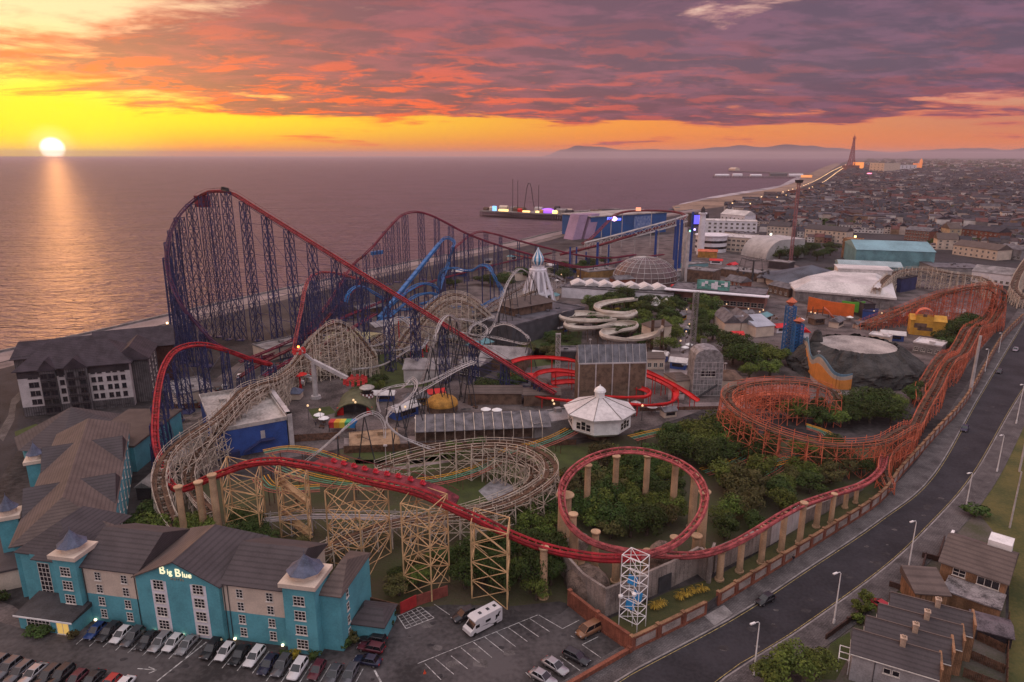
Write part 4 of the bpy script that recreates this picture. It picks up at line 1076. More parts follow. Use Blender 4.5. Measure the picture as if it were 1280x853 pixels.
for k in range(1,5):
    f=k/5; A_=(665+(700-665)*f,575+(628-575)*f); B_=(760+(818-760)*f,535+(582-535)*f); pl((300+A_[0]*.2966,600+A_[1]*.2966),(300+B_[0]*.2966,600+B_[1]*.2966),.10)
    A_=(665+(760-665)*f,575-40*f); B_=(700+(818-700)*f,628-46*f); pl((300+A_[0]*.2966,600+A_[1]*.2966),(300+B_[0]*.2966,600+B_[1]*.2966),.10)
pl((258,803),(196,852),.22); pl((172,836),(196,838),.16); pl((186,834),(196,838),.16); pl((186,842),(196,838),.16); pl((468,838),(480,860),.3)
tag(lines.build('parking_marking',M_line,origin=(0,0,0)),kind='structure')
sheet('forecourt',[(0,752),(16,757),(43,777),(110,786),(128,792),(118,800),(60,795),(-10,775)],.015,M_park)

# ------------------------------------------------------------ brick boundary wall
def panel_wall(name, pts, h, label, pier=5.2, th=.4, panels=True, m=None):
    t=thing(name,pts[0],label,'wall'); mb=MB(); mp_=MB(); mc=MB()
    P_=cr(pts,3) if len(pts)>2 else pts; L0=[0]
    for a,b in zip(P_,P_[1:]): L0.append(L0[-1]+(b-a).length)
    def at(s):
        for i in range(len(P_)-1):
            if s<=L0[i+1] or i==len(P_)-2: return P_[i]+(P_[i+1]-P_[i])*((s-L0[i])/max(L0[i+1]-L0[i],1e-6))
    n=max(1,int(L0[-1]/pier))
    for k in range(n):
        a,b=at(L0[-1]*k/n),at(L0[-1]*(k+1)/n); f=MB(a,b); l=f.L
        for q,M_ in ((mb,0),(mc,1),(mp_,2)): q.fr(a,b)
        mb.box(0,-th/2,0,l,th/2,h); mb.box(-.3,-th/2-.12,0,.3,th/2+.12,h+.25); mb.box(.3,-th/2-.10,h-.32,l-.3,-th/2,h-.05); mb.box(.3,-th/2-.10,0,l-.3,-th/2,.5)
        mc.box(.3,-th/2-.12,h,l-.3,th/2+.12,h+.1); mc.box(-.36,-th/2-.2,h+.25,.36,th/2+.2,h+.36)
        if panels: mp_.box(.75,-th/2-.06,.75,l-.75,-th/2+.02,h-.5)
    mb.build('brickwork',m or M_brick,t); mc.build('coping',M_brickt if panels else M_brick,t)
    if panels: mp_.build('panel',mat('wall_panel_stone',(.33,.27,.24),.85,.2,.5),t)
    return t
panel_wall('boundary_wall',[G(789,814),G(840,789),G(882,768)],2.7,'red brick wall with pale inset panels, from the corner scaffold to the dark gate')
panel_wall('boundary_wall',[G(897,757),G(976,708),G(1040,668),G(1100,628),G(1126,594),G(1170,545),G(1209,500),G(1250,429),G(1278,399)],2.7,'long red brick wall with pale inset panels lining the road beyond the dark gate')
panel_wall('boundary_wall',[G(712,757),G(752,789),G(787,813)],3.0,'plain red brick wall behind the bronze people carrier',panels=False)
panel_wall('low_wall',[G(787,816),G(745,840),G(700,866)],.9,'low red brick wall closing the open car park toward the road',panels=False,pier=9)
mb=MB(G(883,767),G(896,758)); 
for k in range(9): mb.box(.1+k*mb.L/9,-.04,0,.1+k*mb.L/9+.14,.04,2.3)
mb.box(0,-.05,.3,mb.L,.05,.42); mb.box(0,-.05,2.0,mb.L,.05,2.12); tag(mb.build('gate',M_iron),'dark barred gate between the two stretches of panelled brick wall','gate')
# concrete retaining wall and its strip
def board_wall(pts, hs, label, th=.5, name='retaining_wall', m=None):
    mb=MB()
    for (a,h0),(b,h1) in zip(zip(pts,hs),list(zip(pts,hs))[1:]):
        mb.fr(a,b); l=mb.L
        mb.add([(0,0,0),(l,0,0),(l,0,h1),(0,0,h0),(0,th,0),(l,th,0),(l,th,h1),(0,th,h0)],[(0,1,2,3),(5,4,7,6),(3,2,6,7),(0,3,7,4),(1,5,6,2)])
        k=1.2
        while k<l: hh=h0+(h1-h0)*k/l; mb.box(k-.06,-.07,0,k+.06,0,hh-.02); k+=1.2
    return tag(mb.build(name,m or M_conc2),label,'wall')
M_conc2=mat('concrete_boards',(.30,.25,.22),.85,.22,.25,bump=.2)
board_wall([G(696,712),G(710,730),G(727,748),G(756,772),G(790,757),G(838,735),G(872,718),G(886,730),G(892,712)],[5,5.5,5.2,5.8,5.6,5.6,6,6,6],'grey boarded concrete retaining wall behind the white scaffold, with a dark doorway')
mb=MB(G(822,743),G(838,736)); mb.box(0,-.12,0,mb.L,-.06,3.6); tag(mb.build('doorway',M_iron),'dark square doorway in the concrete retaining wall','doorway')
board_wall([G(893,716),G(925,700),G(962,682)],[5.5,5.2,4.8],'grey concrete wall behind the thin tan columns, left of the white panels')
board_wall([G(962,682),G(985,668),G(1001,658)],[5.0,5.2,5.4],'pale white panelled wall stretch behind the tan columns',m=M_cream2)
board_wall([G(1003,657),G(1040,637),G(1080,612)],[3.6,3,2.6],'grey concrete wall stretch below the far end of the red track')
sheet('planting_strip',[(757,776),(789,808),(882,762),(976,702),(1098,622),(1080,616),(1001,662),(893,722),(838,739)],.02,mat('strip_grass',(.085,.080,.030),.95,.3,.3,rgb2=(.05,.055,.02),bump=.5,bscale=2))
for (u,v,r,h,l) in ((733,747,4.2,4.6,'large rough brown boulder behind the concrete wall corner'),(720,690,3,2.2,'small brown boulder near the tan columns'),(826,726,3.2,6.4,'brown rock rising above the concrete wall left of its step')):
    p=G(u,v-10); mb=MB(); mb.smooth=True; n=14; vs=[]
    for j in range(7):
        for i in range(n):
            a=2*pi*i/n; q=j/6; rr=r*cos(q*pi/2)**.7*(1+.3*noise.noise(V((cos(a)*1.5+u,sin(a)*1.5,q*2)))); vs.append((p.x+rr*cos(a),p.y+rr*sin(a),h*sin(q*pi/2)*(1+.15*noise.noise(V((a,q*3,u))))))
    mb.add(vs,[(j*n+i,j*n+(i+1)%n,(j+1)*n+(i+1)%n,(j+1)*n+i) for j in range(6) for i in range(n)]); tag(mb.build('boulder',mat('rock_brown',(.20,.145,.115),.9,.3,.5,bump=.6,bscale=1.5)),l,'rock')
# white scaffold frame with blue sheets
q,zz=GH(790,783,694); ax=(G(802,790)-G(778,778)); ax.z=0; ax.normalize(); t=thing('scaffold_tower',q,'white square scaffold tower with blue sheets standing inside the brick wall corner','scaffold')
mb=MB(); by=V((-ax.y,ax.x,0)); cn4=[q+ax*a*1.8+by*b*1.5 for a,b in ((-1,-1),(1,-1),(1,1),(-1,1))]
for i in range(4): mb.beam(cn4[i],cn4[i]+V((0,0,zz)),.13)
mb.beam(q,q+V((0,0,zz*.93)),.11)
for k in range(1,8):
    for i in range(4): mb.beam(cn4[i]+V((0,0,zz*k/7)),cn4[(i+1)%4]+V((0,0,zz*k/7)),.10)
    mb.beam(cn4[0]+V((0,0,zz*k/7)),cn4[2]+V((0,0,zz*k/7)),.07); mb.beam(cn4[1]+V((0,0,zz*k/7)),cn4[3]+V((0,0,zz*k/7)),.07)
mb.build('frame',M_white,t)
M_bluep=mat('sheet_blue',(.02,.24,.55),.6,.1,.5); ay=V((-ax.y,ax.x,0))
for k,(zl,dx) in enumerate(((3.2,-.7),(5.6,.6),(8.2,-.5))):
    mb=MB(); c=q+ax*dx; mb.add([c-ax*.9+V((0,0,zl)),c+ax*.9+V((0,0,zl)),c+ax*.9+ay*.5+V((0,0,zl+1.5)),c-ax*.9+ay*.5+V((0,0,zl+1.5)),c-ax*.9+V((0,0,zl-.06)),c+ax*.9+V((0,0,zl-.06))],[(0,1,2,3),(4,5,1,0)]); mb.build('sheet',M_bluep,t)
for (dx,zl) in ((-1.6,6.2),(1.0,7.8)):
    mb=MB(); c=q+ax*dx-ay*1.6; mb.lathe((c.x,c.y),[(.02,zl-.4),(.4,zl-.2),(.42,zl+.2),(.02,zl+.4)],10); mb.build('floodlight',M_white,t)
# street lamps
def lamp_proto():
    t=thing('street_lamp',(0,0,0),'','street lamp'); mb=MB(); mb.cone((0,0),.14,.07,0,9.6,8); mb.cone((0,0),.2,.2,0,.9,8); mb.tube([(0,0,9.5),(-.25,0,9.85),(-1.0,0,9.95)],.055,6); mb.build('pole',M_white,t)
    mb=MB(); mb.box(-1.9,-.16,9.86,-.95,.16,10.04); mb.build('lantern',M_white,t); return t
LP=lamp_proto(); LT_=tree_of(LP,kids()); first=True
for (u,v,vt,l) in ((942,845,776,'nearest street lamp, at the kerb above the big garden tree'),(1042,780,714,'street lamp at the kerb beside the garden hedge'),(1135,713,650,'street lamp at the kerb beside the walled front gardens'),(1207,636,590,'street lamp where the pavement meets the grass verge'),(1246,590,543,'street lamp beside the last stretch of verge at right'),(1270,530,480,'street lamp farthest up the right kerb'),(1231,465,436,'short street lamp behind the brick wall below the orange coaster'),(1248,441,416,'street lamp behind the brick wall near the top of the road')):
    p=G(u,v); o=LP if first else copy_tree(LT_); first=False; o.location=(p.x,p.y,0); z=HT(p,vt); o.scale=(1,1,z/10); o.rotation_euler=(0,0,radians(25)); tag(o,l,None,'street lamps along the road')
p,z=GH(1212,494,420); mb=MB(); mb.cone(p,.55,.42,0,z,10); tag(mb.build('mast',M_wht),'thick pale mast rising beside the orange coaster and the road','mast')
p,z=GH(1274,590,470); mb=MB(); mb.cone(p,.25,.2,0,z,8); tag(mb.build('mast',M_wht),'thin pale mast at the right edge above the verge','mast')
p,z=GH(1262,660,590); mb=MB(); mb.cone(p,.2,.15,0,z,8); tag(mb.build('pole',M_wht),'pale pole on the grass strip behind the brown roofed house','pole')
# person on the pavement
def person(p, yaw, label, shirt, trous, name='person'):
    J=[(0,0,.93),(0,0,1.18),(0,0,1.40),(0,0,1.52),(0,0,1.66),(.10,.02,.88),(.11,.22,.50),(.10,.10,.08),(.12,.24,.04),(-.10,-.02,.88),(-.11,-.10,.48),(-.10,-.32,.10),(-.10,-.20,.03),(.19,0,1.38),(.25,-.10,1.12),(.26,.08,.90),(-.19,0,1.38),(-.25,.08,1.12),(-.26,.22,.94)]
    R_=[.14,.15,.15,.055,.10,.09,.065,.045,.04,.09,.065,.045,.04,.06,.045,.035,.06,.045,.035]
    E_=[(0,1),(1,2),(2,3),(3,4),(0,5),(5,6),(6,7),(7,8),(0,9),(9,10),(10,11),(11,12),(2,13),(13,14),(14,15),(2,16),(16,17),(17,18)]
    me=bpy.data.meshes.new(name); me.from_pydata(J,E_,[]); o=bpy.data.objects.new(name,me); COL.objects.link(o)
    md=o.modifiers.new('skin','SKIN'); 
    for i,r in enumerate(R_): me.skin_vertices[0].data[i].radius=(r,r)
    me.skin_vertices[0].data[0].use_root=True
    s2=o.modifiers.new('sub','SUBSURF'); s2.levels=1; s2.render_levels=1
    bpy.context.view_layer.update()
    m2=bpy.data.meshes.new_from_object(o.evaluated_get(bpy.context.evaluated_depsgraph_get())); o.modifiers.clear(); o.data=m2
    m2.materials.clear()
    for q in (trous,shirt,M_skin): m2.materials.append(q)
    for f in m2.polygons:
        c=f.center; f.material_index=2 if (c.z>1.5 or (c.z<.96 and abs(c.x)>.2)) else (1 if c.z>.92 else 0); f.use_smooth=True
    hb=MB(); hb.smooth=True; hb.lathe((0,-.015),[(.115,1.66),(.125,1.72),(.10,1.79),(.05,1.825),(.001,1.83)],10); h_=hb.build('hair',M_iron,origin=(0,0,0)); h_.parent=o
    o.location=p; o.rotation_euler=(0,0,yaw); tag(o,label,'person'); return o
M_skin=mat('skin',(.45,.28,.20),.6,.1,5); M_cloth=mat('clothes_dark',(.02,.02,.025),.9,.2,5); M_cloth2=mat('clothes_grey',(.10,.10,.12),.9,.2,5)
pp=G(991,704); pp.z=.12; person(pp,radians(150),'person in dark clothes walking along the pavement beside the panelled brick wall',M_cloth,M_cloth2)
# ------------------------------------------------------------ houses at lower right
hA=G(1066,815,5.2); hB=G(1169,846,5.2); hx=(hB-hA); hx.z=0; hx.normalize(); hy=V((-hx.y,hx.x,0))
M_rendw=mat('render_white',(.36,.34,.34),.85,.15,.4)
LB=['nearest terraced house, white rendered side wall with two small windows and a slate roof','second terraced house from the bottom with a slate roof and a pale chimney','third terraced house with a slate roof, one step farther from the camera','fourth terraced house with a slate roof, next to the small tan fronted roof']
for k in range(4):
    o_=hA+hy*(4.5*k)+hx*(1.75*k); Th=(V((o_.x,o_.y,0)),V((o_.x+hx.x,o_.y+hx.y,0)))
    t=thing('terraced_house',Th[0],LB[k],'house','slate roofed terraced houses')
    mb=MB(*Th); mb.box(0,0,0,11.6,4.88,5.2); mb.build('wall',M_rendw if k==0 else M_brickt,t)
    mb=MB(*Th); mb.box(11.6,.1,0,11.95,4.8,7.0 if k%2 else 6.6); mb.build('end_wall',M_brickt,t)
    mb=MB(*Th); y0=-.35; mb.add([(-.4,y0,5.1),(11.6,y0,5.1),(11.6,3.0,7.3),(-.4,3.0,7.3),(-.4,4.9,6.1),(11.6,4.9,6.1),(-.4,y0,4.9),(11.6,y0,4.9),(11.6,4.9,5.2),(-.4,4.9,5.2)],[(0,1,2,3),(3,2,5,4),(0,6,7,1),(0,3,4,9,6),(1,7,8,5,2),(6,9,8,7)]); rf=mb.build('roof',M_slate,t)
    mb=MB(*Th); mb.box(-.42,y0-.1,4.86,11.62,y0-.0,5.0); mb.box(-.45,-.35,5.1,-.38,3.0,5.25); mb.build('gutter',M_frame,rf)
    mb=MB(*Th); mb.box(-.3,2.9,7.27,11.6,3.12,7.42); mb.build('ridge_tiles',M_slateb,rf)
    mb=MB(*Th); mb.box(6.2,2.4,6.5,6.95,3.2,8.3); mb.box(6.1,2.3,8.3,7.05,3.3,8.45); mb.cone((6.42,2.8),.14,.12,8.45,8.8,8); mb.cone((6.75,2.8),.14,.12,8.45,8.8,8); mb.build('chimney',mat('chimney_cream',(.52,.38,.28),.8,.15,.8),rf)
    if k==0:
        for x_ in (4.9,6.1): window(t,Th,x_,3.2,.95,.9,1,1)
        mb=MB(*Th); mb.cone((3.2,-.12),.06,.06,0,5,6); mb.build('drainpipe',M_iron,t)
    Tb=(V(MB(*Th).P((11.97,0,0))),V(MB(*Th).P((11.97,5,0))))
    for z_ in (.9,3.2): window(t,Tb,2.4,z_,1.5,1.1,2,1)
# porch frame at the white house
q=V(MB(hA.xy.to_3d(),hB.xy.to_3d()).P((-1.8,1.0,0))); Tp=(q,q+hx); t=thing('pergola',q,'white open timber frame against the front of the nearest terraced house','pergola'); mb=MB(*Tp)
for a in (0,1.5):
    for b in (0,3.2): mb.box(a,b,0,a+.12,b+.12,2.6)
for a in (0,1.5): mb.box(a,0,2.5,a+.12,3.3,2.62)
for b in (0,1.6,3.2): mb.box(0,b,2.62,1.62,b+.12,2.72)
mb.build('frame',M_white,t)
# brown roofed house with flat roofed annexe
A_=G(1177,702,5); B_=G(1258,729,5); Tb=(V((A_.x,A_.y,0)),V((B_.x,B_.y,0))); Lb=MB(*Tb).L
t=thing('house',Tb[0],'house with a wide brown tiled roof, a white dormer and a flat roofed annexe','house')
mb=MB(*Tb); mb.box(0,0,0,Lb,13,5); mb.build('wall',M_brickt,t); mb=MB(*Tb); mb.gable(0,0,Lb,13,5,3.0,ov=.5); rf=mb.build('roof',M_slateb,t)
mb=MB(*Tb); mb.box(-.7,6.4,5.2,-.2,13.4,5.6); mb.build('verge_board',M_white,rf)
mb=MB(*Tb); mb.box(Lb-4.4,8.2,5.0,Lb-.6,12,8.4); d_=mb.build('dormer',M_white,rf); Td=(V(MB(*Tb).P((0,8.2,0))),V(MB(*Tb).P((Lb,8.2,0))));
window(t,Tb,Lb-2.6,3.0,3.4,1.6,3,1); window(t,Tb,Lb-7.2,3.2,2.0,1.4,2,2)
mb=MB(*Tb); mb.box(Lb*.18,-6,0,Lb+.2,-.1,2.7); mb.build('annexe_wall',M_brickt,t); mb=MB(*Tb); mb.box(Lb*.18-.3,-6.3,2.7,Lb+.4,-.35,2.95); mb.build('annexe_roof',mat('felt_grey',(.24,.215,.215),.8,.35,.5),t)
A_=G(1145,741,3.6); B_=G(1187,744,3.6); T2=(V((A_.x,A_.y,0)),V((B_.x,B_.y,0))); t=thing('garage',T2[0],'small tan brick garage with a sloping brown roof between the slate and brown roofs','garage'); l=MB(*T2).L
mb=MB(*T2); mb.box(0,0,0,l,6,3.6); mb.build('wall',M_brickt,t); mb=MB(*T2); mb.add([(-.3,-.3,3.65),(l+.3,-.3,3.65),(l+.3,6.3,5.2),(-.3,6.3,5.2),(-.3,-.3,3.4),(l+.3,-.3,3.4),(l+.3,6.3,3.6),(-.3,6.3,3.6)],[(0,1,2,3),(0,4,5,1),(1,5,6,2),(2,6,7,3),(3,7,4,0)]); mb.build('roof',M_slateb,t)
A_=G(1217,778,2.6); T3=(V((A_.x,A_.y,0)),V((A_.x,A_.y,0))+hx); t=thing('shed',T3[0],'dark shed with a low striped roof behind the terraced houses','shed'); mb=MB(*T3); mb.box(0,-1,0,5.5,4.2,2.2); mb.build('wall',M_dark,t); mb=MB(*T3); mb.gable(0,-1,5.5,4.2,2.2,.7,axis='x'); mb.build('roof',mat('roof_sheet_grey',(.12,.10,.11),.7,.3,.5),t)
mb=MB(G(1165,746),G(1182,750)); 
for k in range(6): mb.box(k*.45,0,2.5,k*.45+.3,2,2.6)
mb.box(0,0,2.4,2.7,.1,2.5); mb.box(0,1.9,2.4,2.7,2.0,2.5)
for a in (0,2.6):
    for b in (0,1.9): mb.box(a,b,0,a+.1,b+.1,2.4)
tag(mb.build('pergola',M_creamw),'small pale slatted garden canopy in front of the tan garage','pergola')
def fence(a,b,h,label,m=None,step=.25,name='garden_fence'):
    t=thing(name,a,label,'fence'); mb=MB(a,b); n=int(mb.L/step)
    for k in range(n): mb.box(k*step,-.02,0,k*step+step*.88,.02,h)
    mb.box(0,.02,.3,mb.L,.08,.42); mb.box(0,.02,h-.4,mb.L,.08,h-.28); mb.build('boards',m or M_fence,t)
    n=int(mb.L/2.4)+1
    for k in range(min(n,40)):
        x=min(k*2.4,mb.L-.1); mb=MB(a,b); mb.box(x,-.06,0,x+.12,.06,h+.08); mb.build('post',m or M_fence,t)
M_fence=mat('fence_boards',(.15,.075,.045),.85,.25,1.2)
for k,(p,q) in enumerate((((1214,797),(1256,817)),((1208,822),(1256,843)),((1203,846),(1256,866)))):
    fence(G(*p),G(*q),1.7,['brown board fence between back gardens, nearest the dark shed','brown board fence between back gardens, the middle one','brown board fence between back gardens, lowest in the view'][k])
fence(G(1257,870),G(1260,775),1.8,'long brown fence between the back gardens and the grass strip')
M_lowb=mat('garden_wall_dark',(.07,.04,.033),.9,.2,1)
for k,(p,q,r) in enumerate((((1152,697),(1172,702),(1180,676)),((1127,715),(1150,722),(1157,697)),((1111,733),(1125,738),(1130,717)))):
    mb=MB(G(*p),G(*q)); mb.box(0,-.15,0,mb.L,.15,1.2); mb.fr(G(*q),G(*r)); mb.box(0,-.15,0,mb.L,.15,1.2); tag(mb.build('garden_wall',M_lowb),['low dark brick front garden wall nearest the brown roofed house','low dark brick front garden wall, the middle one of three','low dark brick front garden wall next to the slate roofs'][k],'garden wall')
mb=MB(G(1032,800),G(1083,762)); mb.box(0,-.12,0,mb.L,.12,1.1); mb.box(mb.L/2,-.2,0,mb.L/2+.4,.2,1.4); tag(mb.build('garden_wall',M_lowb),'low dark wall between the pavement and the hedged front garden','garden wall')
sheet('front_gardens',[(1000,880),(1004,815),(1035,799),(1100,742),(1160,672),(1215,600),(1257,560),(1257,700),(1257,900)],.010,mat('garden_ground',(.12,.10,.09),.9,.3,.2,rgb2=(.06,.065,.03),bump=.3))
sheet('lawn',[(1038,805),(1062,790),(1066,812),(1045,850),(1020,850)],.014,M_grass)
sheet('grass_verge',[(1222,640),(1250,562),(1288,520),(1330,520),(1340,900),(1259,880),(1262,690)],.016,M_grass2)
for (u,v,r,h,kd,l) in ((985,850,4.2,6.5,'mid','big round garden tree at the bottom edge beside the nearest lamp'),(1022,848,3.6,5.2,'mid','garden tree at the bottom edge left of the white pergola'),(962,862,3,5,'mid','smaller garden tree cut by the bottom edge left of the big one')):
    plant(kd,G(u,v),r,h,l,'garden trees')
for (u,v,r,h,kd,l) in ((1080,752,1.5,2.4,'mid','round clipped hedge bush nearest the red car'),(1074,765,1.6,2.3,'mid','round clipped hedge bush below the one by the red car'),(1073,777,1.4,2.0,'mid','lowest round clipped bush behind the garden wall'),(1218,646,3.0,3.0,'dark','dark spreading shrub at the top corner of the brown roof'),(1258,700,1.5,2.2,'mid','green shrub at the edge of the grass strip beside the brown roof'),(1085,765,1.4,2.0,'mid','clipped hedge bush nearest the slate roofs'),
    (482,780,2.0,2.8,'dark','round dark green bush beside the hotel service building'),(440,800,1.8,2.2,'olive','loose grey green shrub at the hotel end wall'),(430,806,1.8,1.8,'dark','low shrub against the right turret'),(444,790,1.2,1.4,'yellow','yellow shrub beside the stacked dark cars'),(368,822,1.1,1.4,'yellow','yellow green shrub below the right turret'),(355,822,1.1,1.2,'dark','dark shrub left of the yellow one under the turret'),(392,822,1.4,1.4,'dark','low dark shrub right of the yellow one under the turret'),
    (45,795,2.2,1.8,'dark','wide dark shrub in front of the entrance porch'),(60,793,1.6,2.0,'dark','upright dark shrub before the porch window'),(90,797,1.3,1.4,'olive','small brown shrub before the entrance door'),(0,750,2.2,2.4,'dark','dark shrub at the left edge beside the forecourt')):
    q=G(u,v); plant('b'+kd,q,r,h,l,'clipped and loose shrubs')
for i,(u,v) in enumerate(((818,762),(826,758),(858,746),(868,742),(878,740),(850,750))):
    q=G(u,v); t=thing('grass_plant',q,'',''); mb=MB(); r=random.Random(i)
    for k in range(70):
        a=r.uniform(0,6.28); l=r.uniform(.6,1.5); x,y=cos(a),sin(a); mb.tube([(q.x,q.y,0),(q.x+x*l*.5,q.y+y*l*.5,l*.9),(q.x+x*l,q.y+y*l,l*.6)],.035,3)
    mb.build('blades',mat('grass_blades_yellow',(.50,.33,.05),.8,.3,1),t); tag(t,['yellow tufted grass plant by the scaffold tower','yellow tufted grass plant just right of the scaffold tower','leftmost yellow tufted grass plant beside the dark doorway','middle yellow tufted grass plant beside the dark doorway','rightmost yellow tufted grass plant near the step in the concrete wall','yellow tufted grass plant nearest the dark doorway'][i],'plant','yellow grass plants')
# ------------------------------------------------------------ timber coasters
def coaster(name, p, label, cat='roller coaster'): return thing(name, (p[0],p[1],0), label, cat)
gn = coaster('wooden_coaster', G(300,520), 'cream timber coaster with brown plank track curling behind the hotel and around the lawn')
def W(L_): return [G(*p) for p in L_]
woody(gn, W([(228,668,3),(213,650,4.5),(203,625,6.5),(199,600,8.5),(206,575,10),(222,556,11),(243,541,11.5),(268,524,12),(288,505,12.5),(303,489,13),(318,481,13.5),(330,478,13),(345,474,10.5),(362,462,7),(378,448,6)]), M_timber, M_plank, 3.0, 3.0, post=.22, ext=1.1)
woody(gn, W([(262,640,3),(246,622,3),(236,602,3.5),(238,584,4.5),(250,566,6),(264,549,8),(278,532,9.5),(292,515,10.5),(306,500,11),(321,490,11),(340,482,9.5),(358,472,7),(376,460,5.5),(392,448,5)]), M_timber, M_plank, 3.0, 3.2, post=.20)
# lower run past the towers and the oval sweep
woody(gn, W([(300,725,1.5),(350,708,2),(400,690,3),(450,668,4),(500,652,5),(550,646,5.5),(600,640,6.5),(640,628,7.5),(672,610,9),(689,592,10),(683,574,10.5),(660,561,10.5),(632,556,10),(600,556,9),(565,560,8),(530,566,7),(500,574,6),(470,584,5)]), M_timber, M_plank, 3.2, 3.2, post=.22)
woody(gn, W([(310,652,4),(345,648,4),(385,645,4),(430,645,4),(480,646,4.2),(530,648,4.5)]), M_wht, M_wht, 2.0, 4, post=.16, ext=.8)
woody(gn, W([(540,650,2.5),(590,636,3),(630,622,4),(662,604,5.5),(668,587,6.5),(650,574,7),(625,568,7),(590,570,6)]), M_timber, M_plank, 2.6, 3.4, post=.2, rail=True)
hills_ = coaster('wooden_coaster', G(560,400), 'white timber coaster hump with dense lattice below the long red lift')
woody(hills_, W([(495,440,4),(508,420,8),(525,398,13),(545,377,17),(565,368,18.8),(585,372,17.5),(603,385,13.5),(618,400,8),(632,408,5)]), M_timber, M_plank, 3.2, 2.2, post=.24, lev=2.2)
woody(hills_, W([(500,444,3),(514,424,7),(531,402,12),(551,383,15.5),(570,376,16.8),(590,382,15),(608,396,10),(624,408,5)]), M_timber, M_plank, 3.0, 2.4, post=.24, lev=2.2)
woody(hills_, W([(580,405,6),(605,388,8),(630,371,10),(655,357,12),(672,347,14),(690,345,13),(705,352,9)]), M_wht, M_plank, 2.6, 3.4, post=.2)
far_h = coaster('wooden_coaster', G(420,450), 'cream lattice mound of a timber coaster seen through the navy towers left of centre')
woody(far_h, W([(360,470,4),(374,448,9),(390,425,15),(408,408,20),(424,404,20.5),(440,413,17),(455,430,12),(468,448,7)]), M_timber, M_plank, 3.2, 2.2, post=.24, lev=2.2)
woody(far_h, W([(352,476,3),(368,455,8),(385,433,13),(402,417,17),(420,412,18),(436,421,14.5),(452,438,9),(462,452,6)]), M_timber, M_plank, 3.0, 2.6, post=.22, lev=2.4)
# orange timber coaster
ns = coaster('wooden_coaster', G(1000,560), 'orange painted timber coaster with hills beside the road and a turn above the trees')
woody(ns, W([(1072,405,2.5),(1100,395,5),(1130,384,8.5),(1160,372,12.5),(1190,363,16.5),(1215,358.5,19),(1238,357,20),(1250,361,19.5),(1256,371,16),(1250,388,9.5),(1240,404,4.5),(1230,408,6.5),(1222,411,8.5),(1214,426,6),(1205,442,3.5),(1197,447,7),(1189,452,8.5),(1178,470,4.5),(1173,481,6),(1168,490,6.5),(1155,512,3.5),(1145,532,2.5),(1137,533,6.5),(1122,541,8),(1100,552,8.5),(1060,556,8.5),(1015,552,9),(965,537,10.5),(928,519,12),(909,500,13),(914,488,13.5),(938,480,14),(975,477,13.5),(1012,480,12.5),(1036,488,11),(1046,500,9)]), M_orng, M_plank, 3.2, 3.0, post=.17, lev=2.3)
woody(ns, W([(1085,408,2),(1120,393,6),(1155,377,11),(1190,366,15),(1222,361,18),(1240,364,17.5),(1243,376,13),(1234,395,6),(1222,404,5),(1208,412,9),(1198,430,5),(1190,441,4),(1180,444,8),(1168,458,6),(1156,478,3),(1150,485,4),(1152,500,3)]), M_orng, M_plank, 3.0, 3.2, post=.17, lev=2.4)
woody(ns, W([(1112,610,2),(1104,590,4),(1108,570,5),(1122,556,6),(1136,549,6)]), M_orng, M_plank, 2.4, 3, post=.2)
woody(ns, W([(925,530,5),(915,515,5),(922,500,5.5),(945,493,6),(980,491,6),(1010,495,5)]), M_orng, M_orng, 2.6, 3, post=.2)
wm = coaster('wooden_coaster', G(1180,350), 'weathered pale timber coaster behind the teal warehouses and the orange one')
woody(wm, W([(1095,362,10),(1115,343,11),(1135,337,11.5),(1160,337,11.5),(1190,342,11),(1220,346,10),(1235,352,9),(1240,362,7)]), M_timber, M_plank, 4, 3.2, post=.28, lev=2.6)
woody(wm, W([(1285,325,14),(1278,335,12),(1270,350,9),(1268,362,7),(1280,375,5)]), M_timber, M_plank, 4, 3.5, post=.28)
# ------------------------------------------------------------ white looping launch coaster
ic = coaster('steel_coaster', G(500,560), 'white railed steel coaster twisting on dark grey struts in the middle of the park')
def steel(root, pts, m, gauge=1.05, r=.10, spine=.17, bank=10, sup=9, zmin=3, ms=None, mt=None, style='A', sr=.22):
    path=cr(W(pts),1.2); T,S,U=rails('track',path,root,m,mt or m,gauge,r,1.5,spine,False,bank)
    acc=0
    for i in range(2,len(path)-2):
        acc+=(path[i]-path[i-1]).length
        if acc<sup or path[i].z<zmin: continue
        acc=0; p=path[i]; s=V((S[i].x,S[i].y,0)); s=s.normalized() if s.length>.1 else V((1,0,0)); mb=MB(); b=min(p.z*.28,3.5)
        if style=='A':
            for sg in (-1,1): mb.beam((p.x+s.x*b*sg,p.y+s.y*b*sg,0),p-U[i]*.4,sr); mb.cone((p.x+s.x*b*sg,p.y+s.y*b*sg),.5,.5,0,.25,8)
            if p.z>9: mb.beam((p.x+s.x*b*.5,p.y+s.y*b*.5,p.z*.5),(p.x-s.x*b*.5,p.y-s.y*b*.5,p.z*.5),sr*.6)
        else: mb.cone((p.x,p.y),sr*1.1,sr*.9,0,p.z-.4,8); mb.cone((p.x,p.y),.5,.5,0,.2,8)
        mb.build('support',ms or M_iron,root)
    return path
I_=M_wht
steel(ic,[(382,577,4),(398,564,7),(415,549,9.5),(432,534,12),(450,521,13.5),(466,516,13.5),(477,523,12),(481,535,9.5),(480,548,7)],I_)
steel(ic,[(575,571,1.5),(553,565,2),(528,557,3.5),(503,546,6),(487,533,9),(484,522,11),(492,511,13),(507,500,14),(518,489,14.5),(520,478,15),(514,473,14.5),(508,480,13),(500,486,11)],I_)
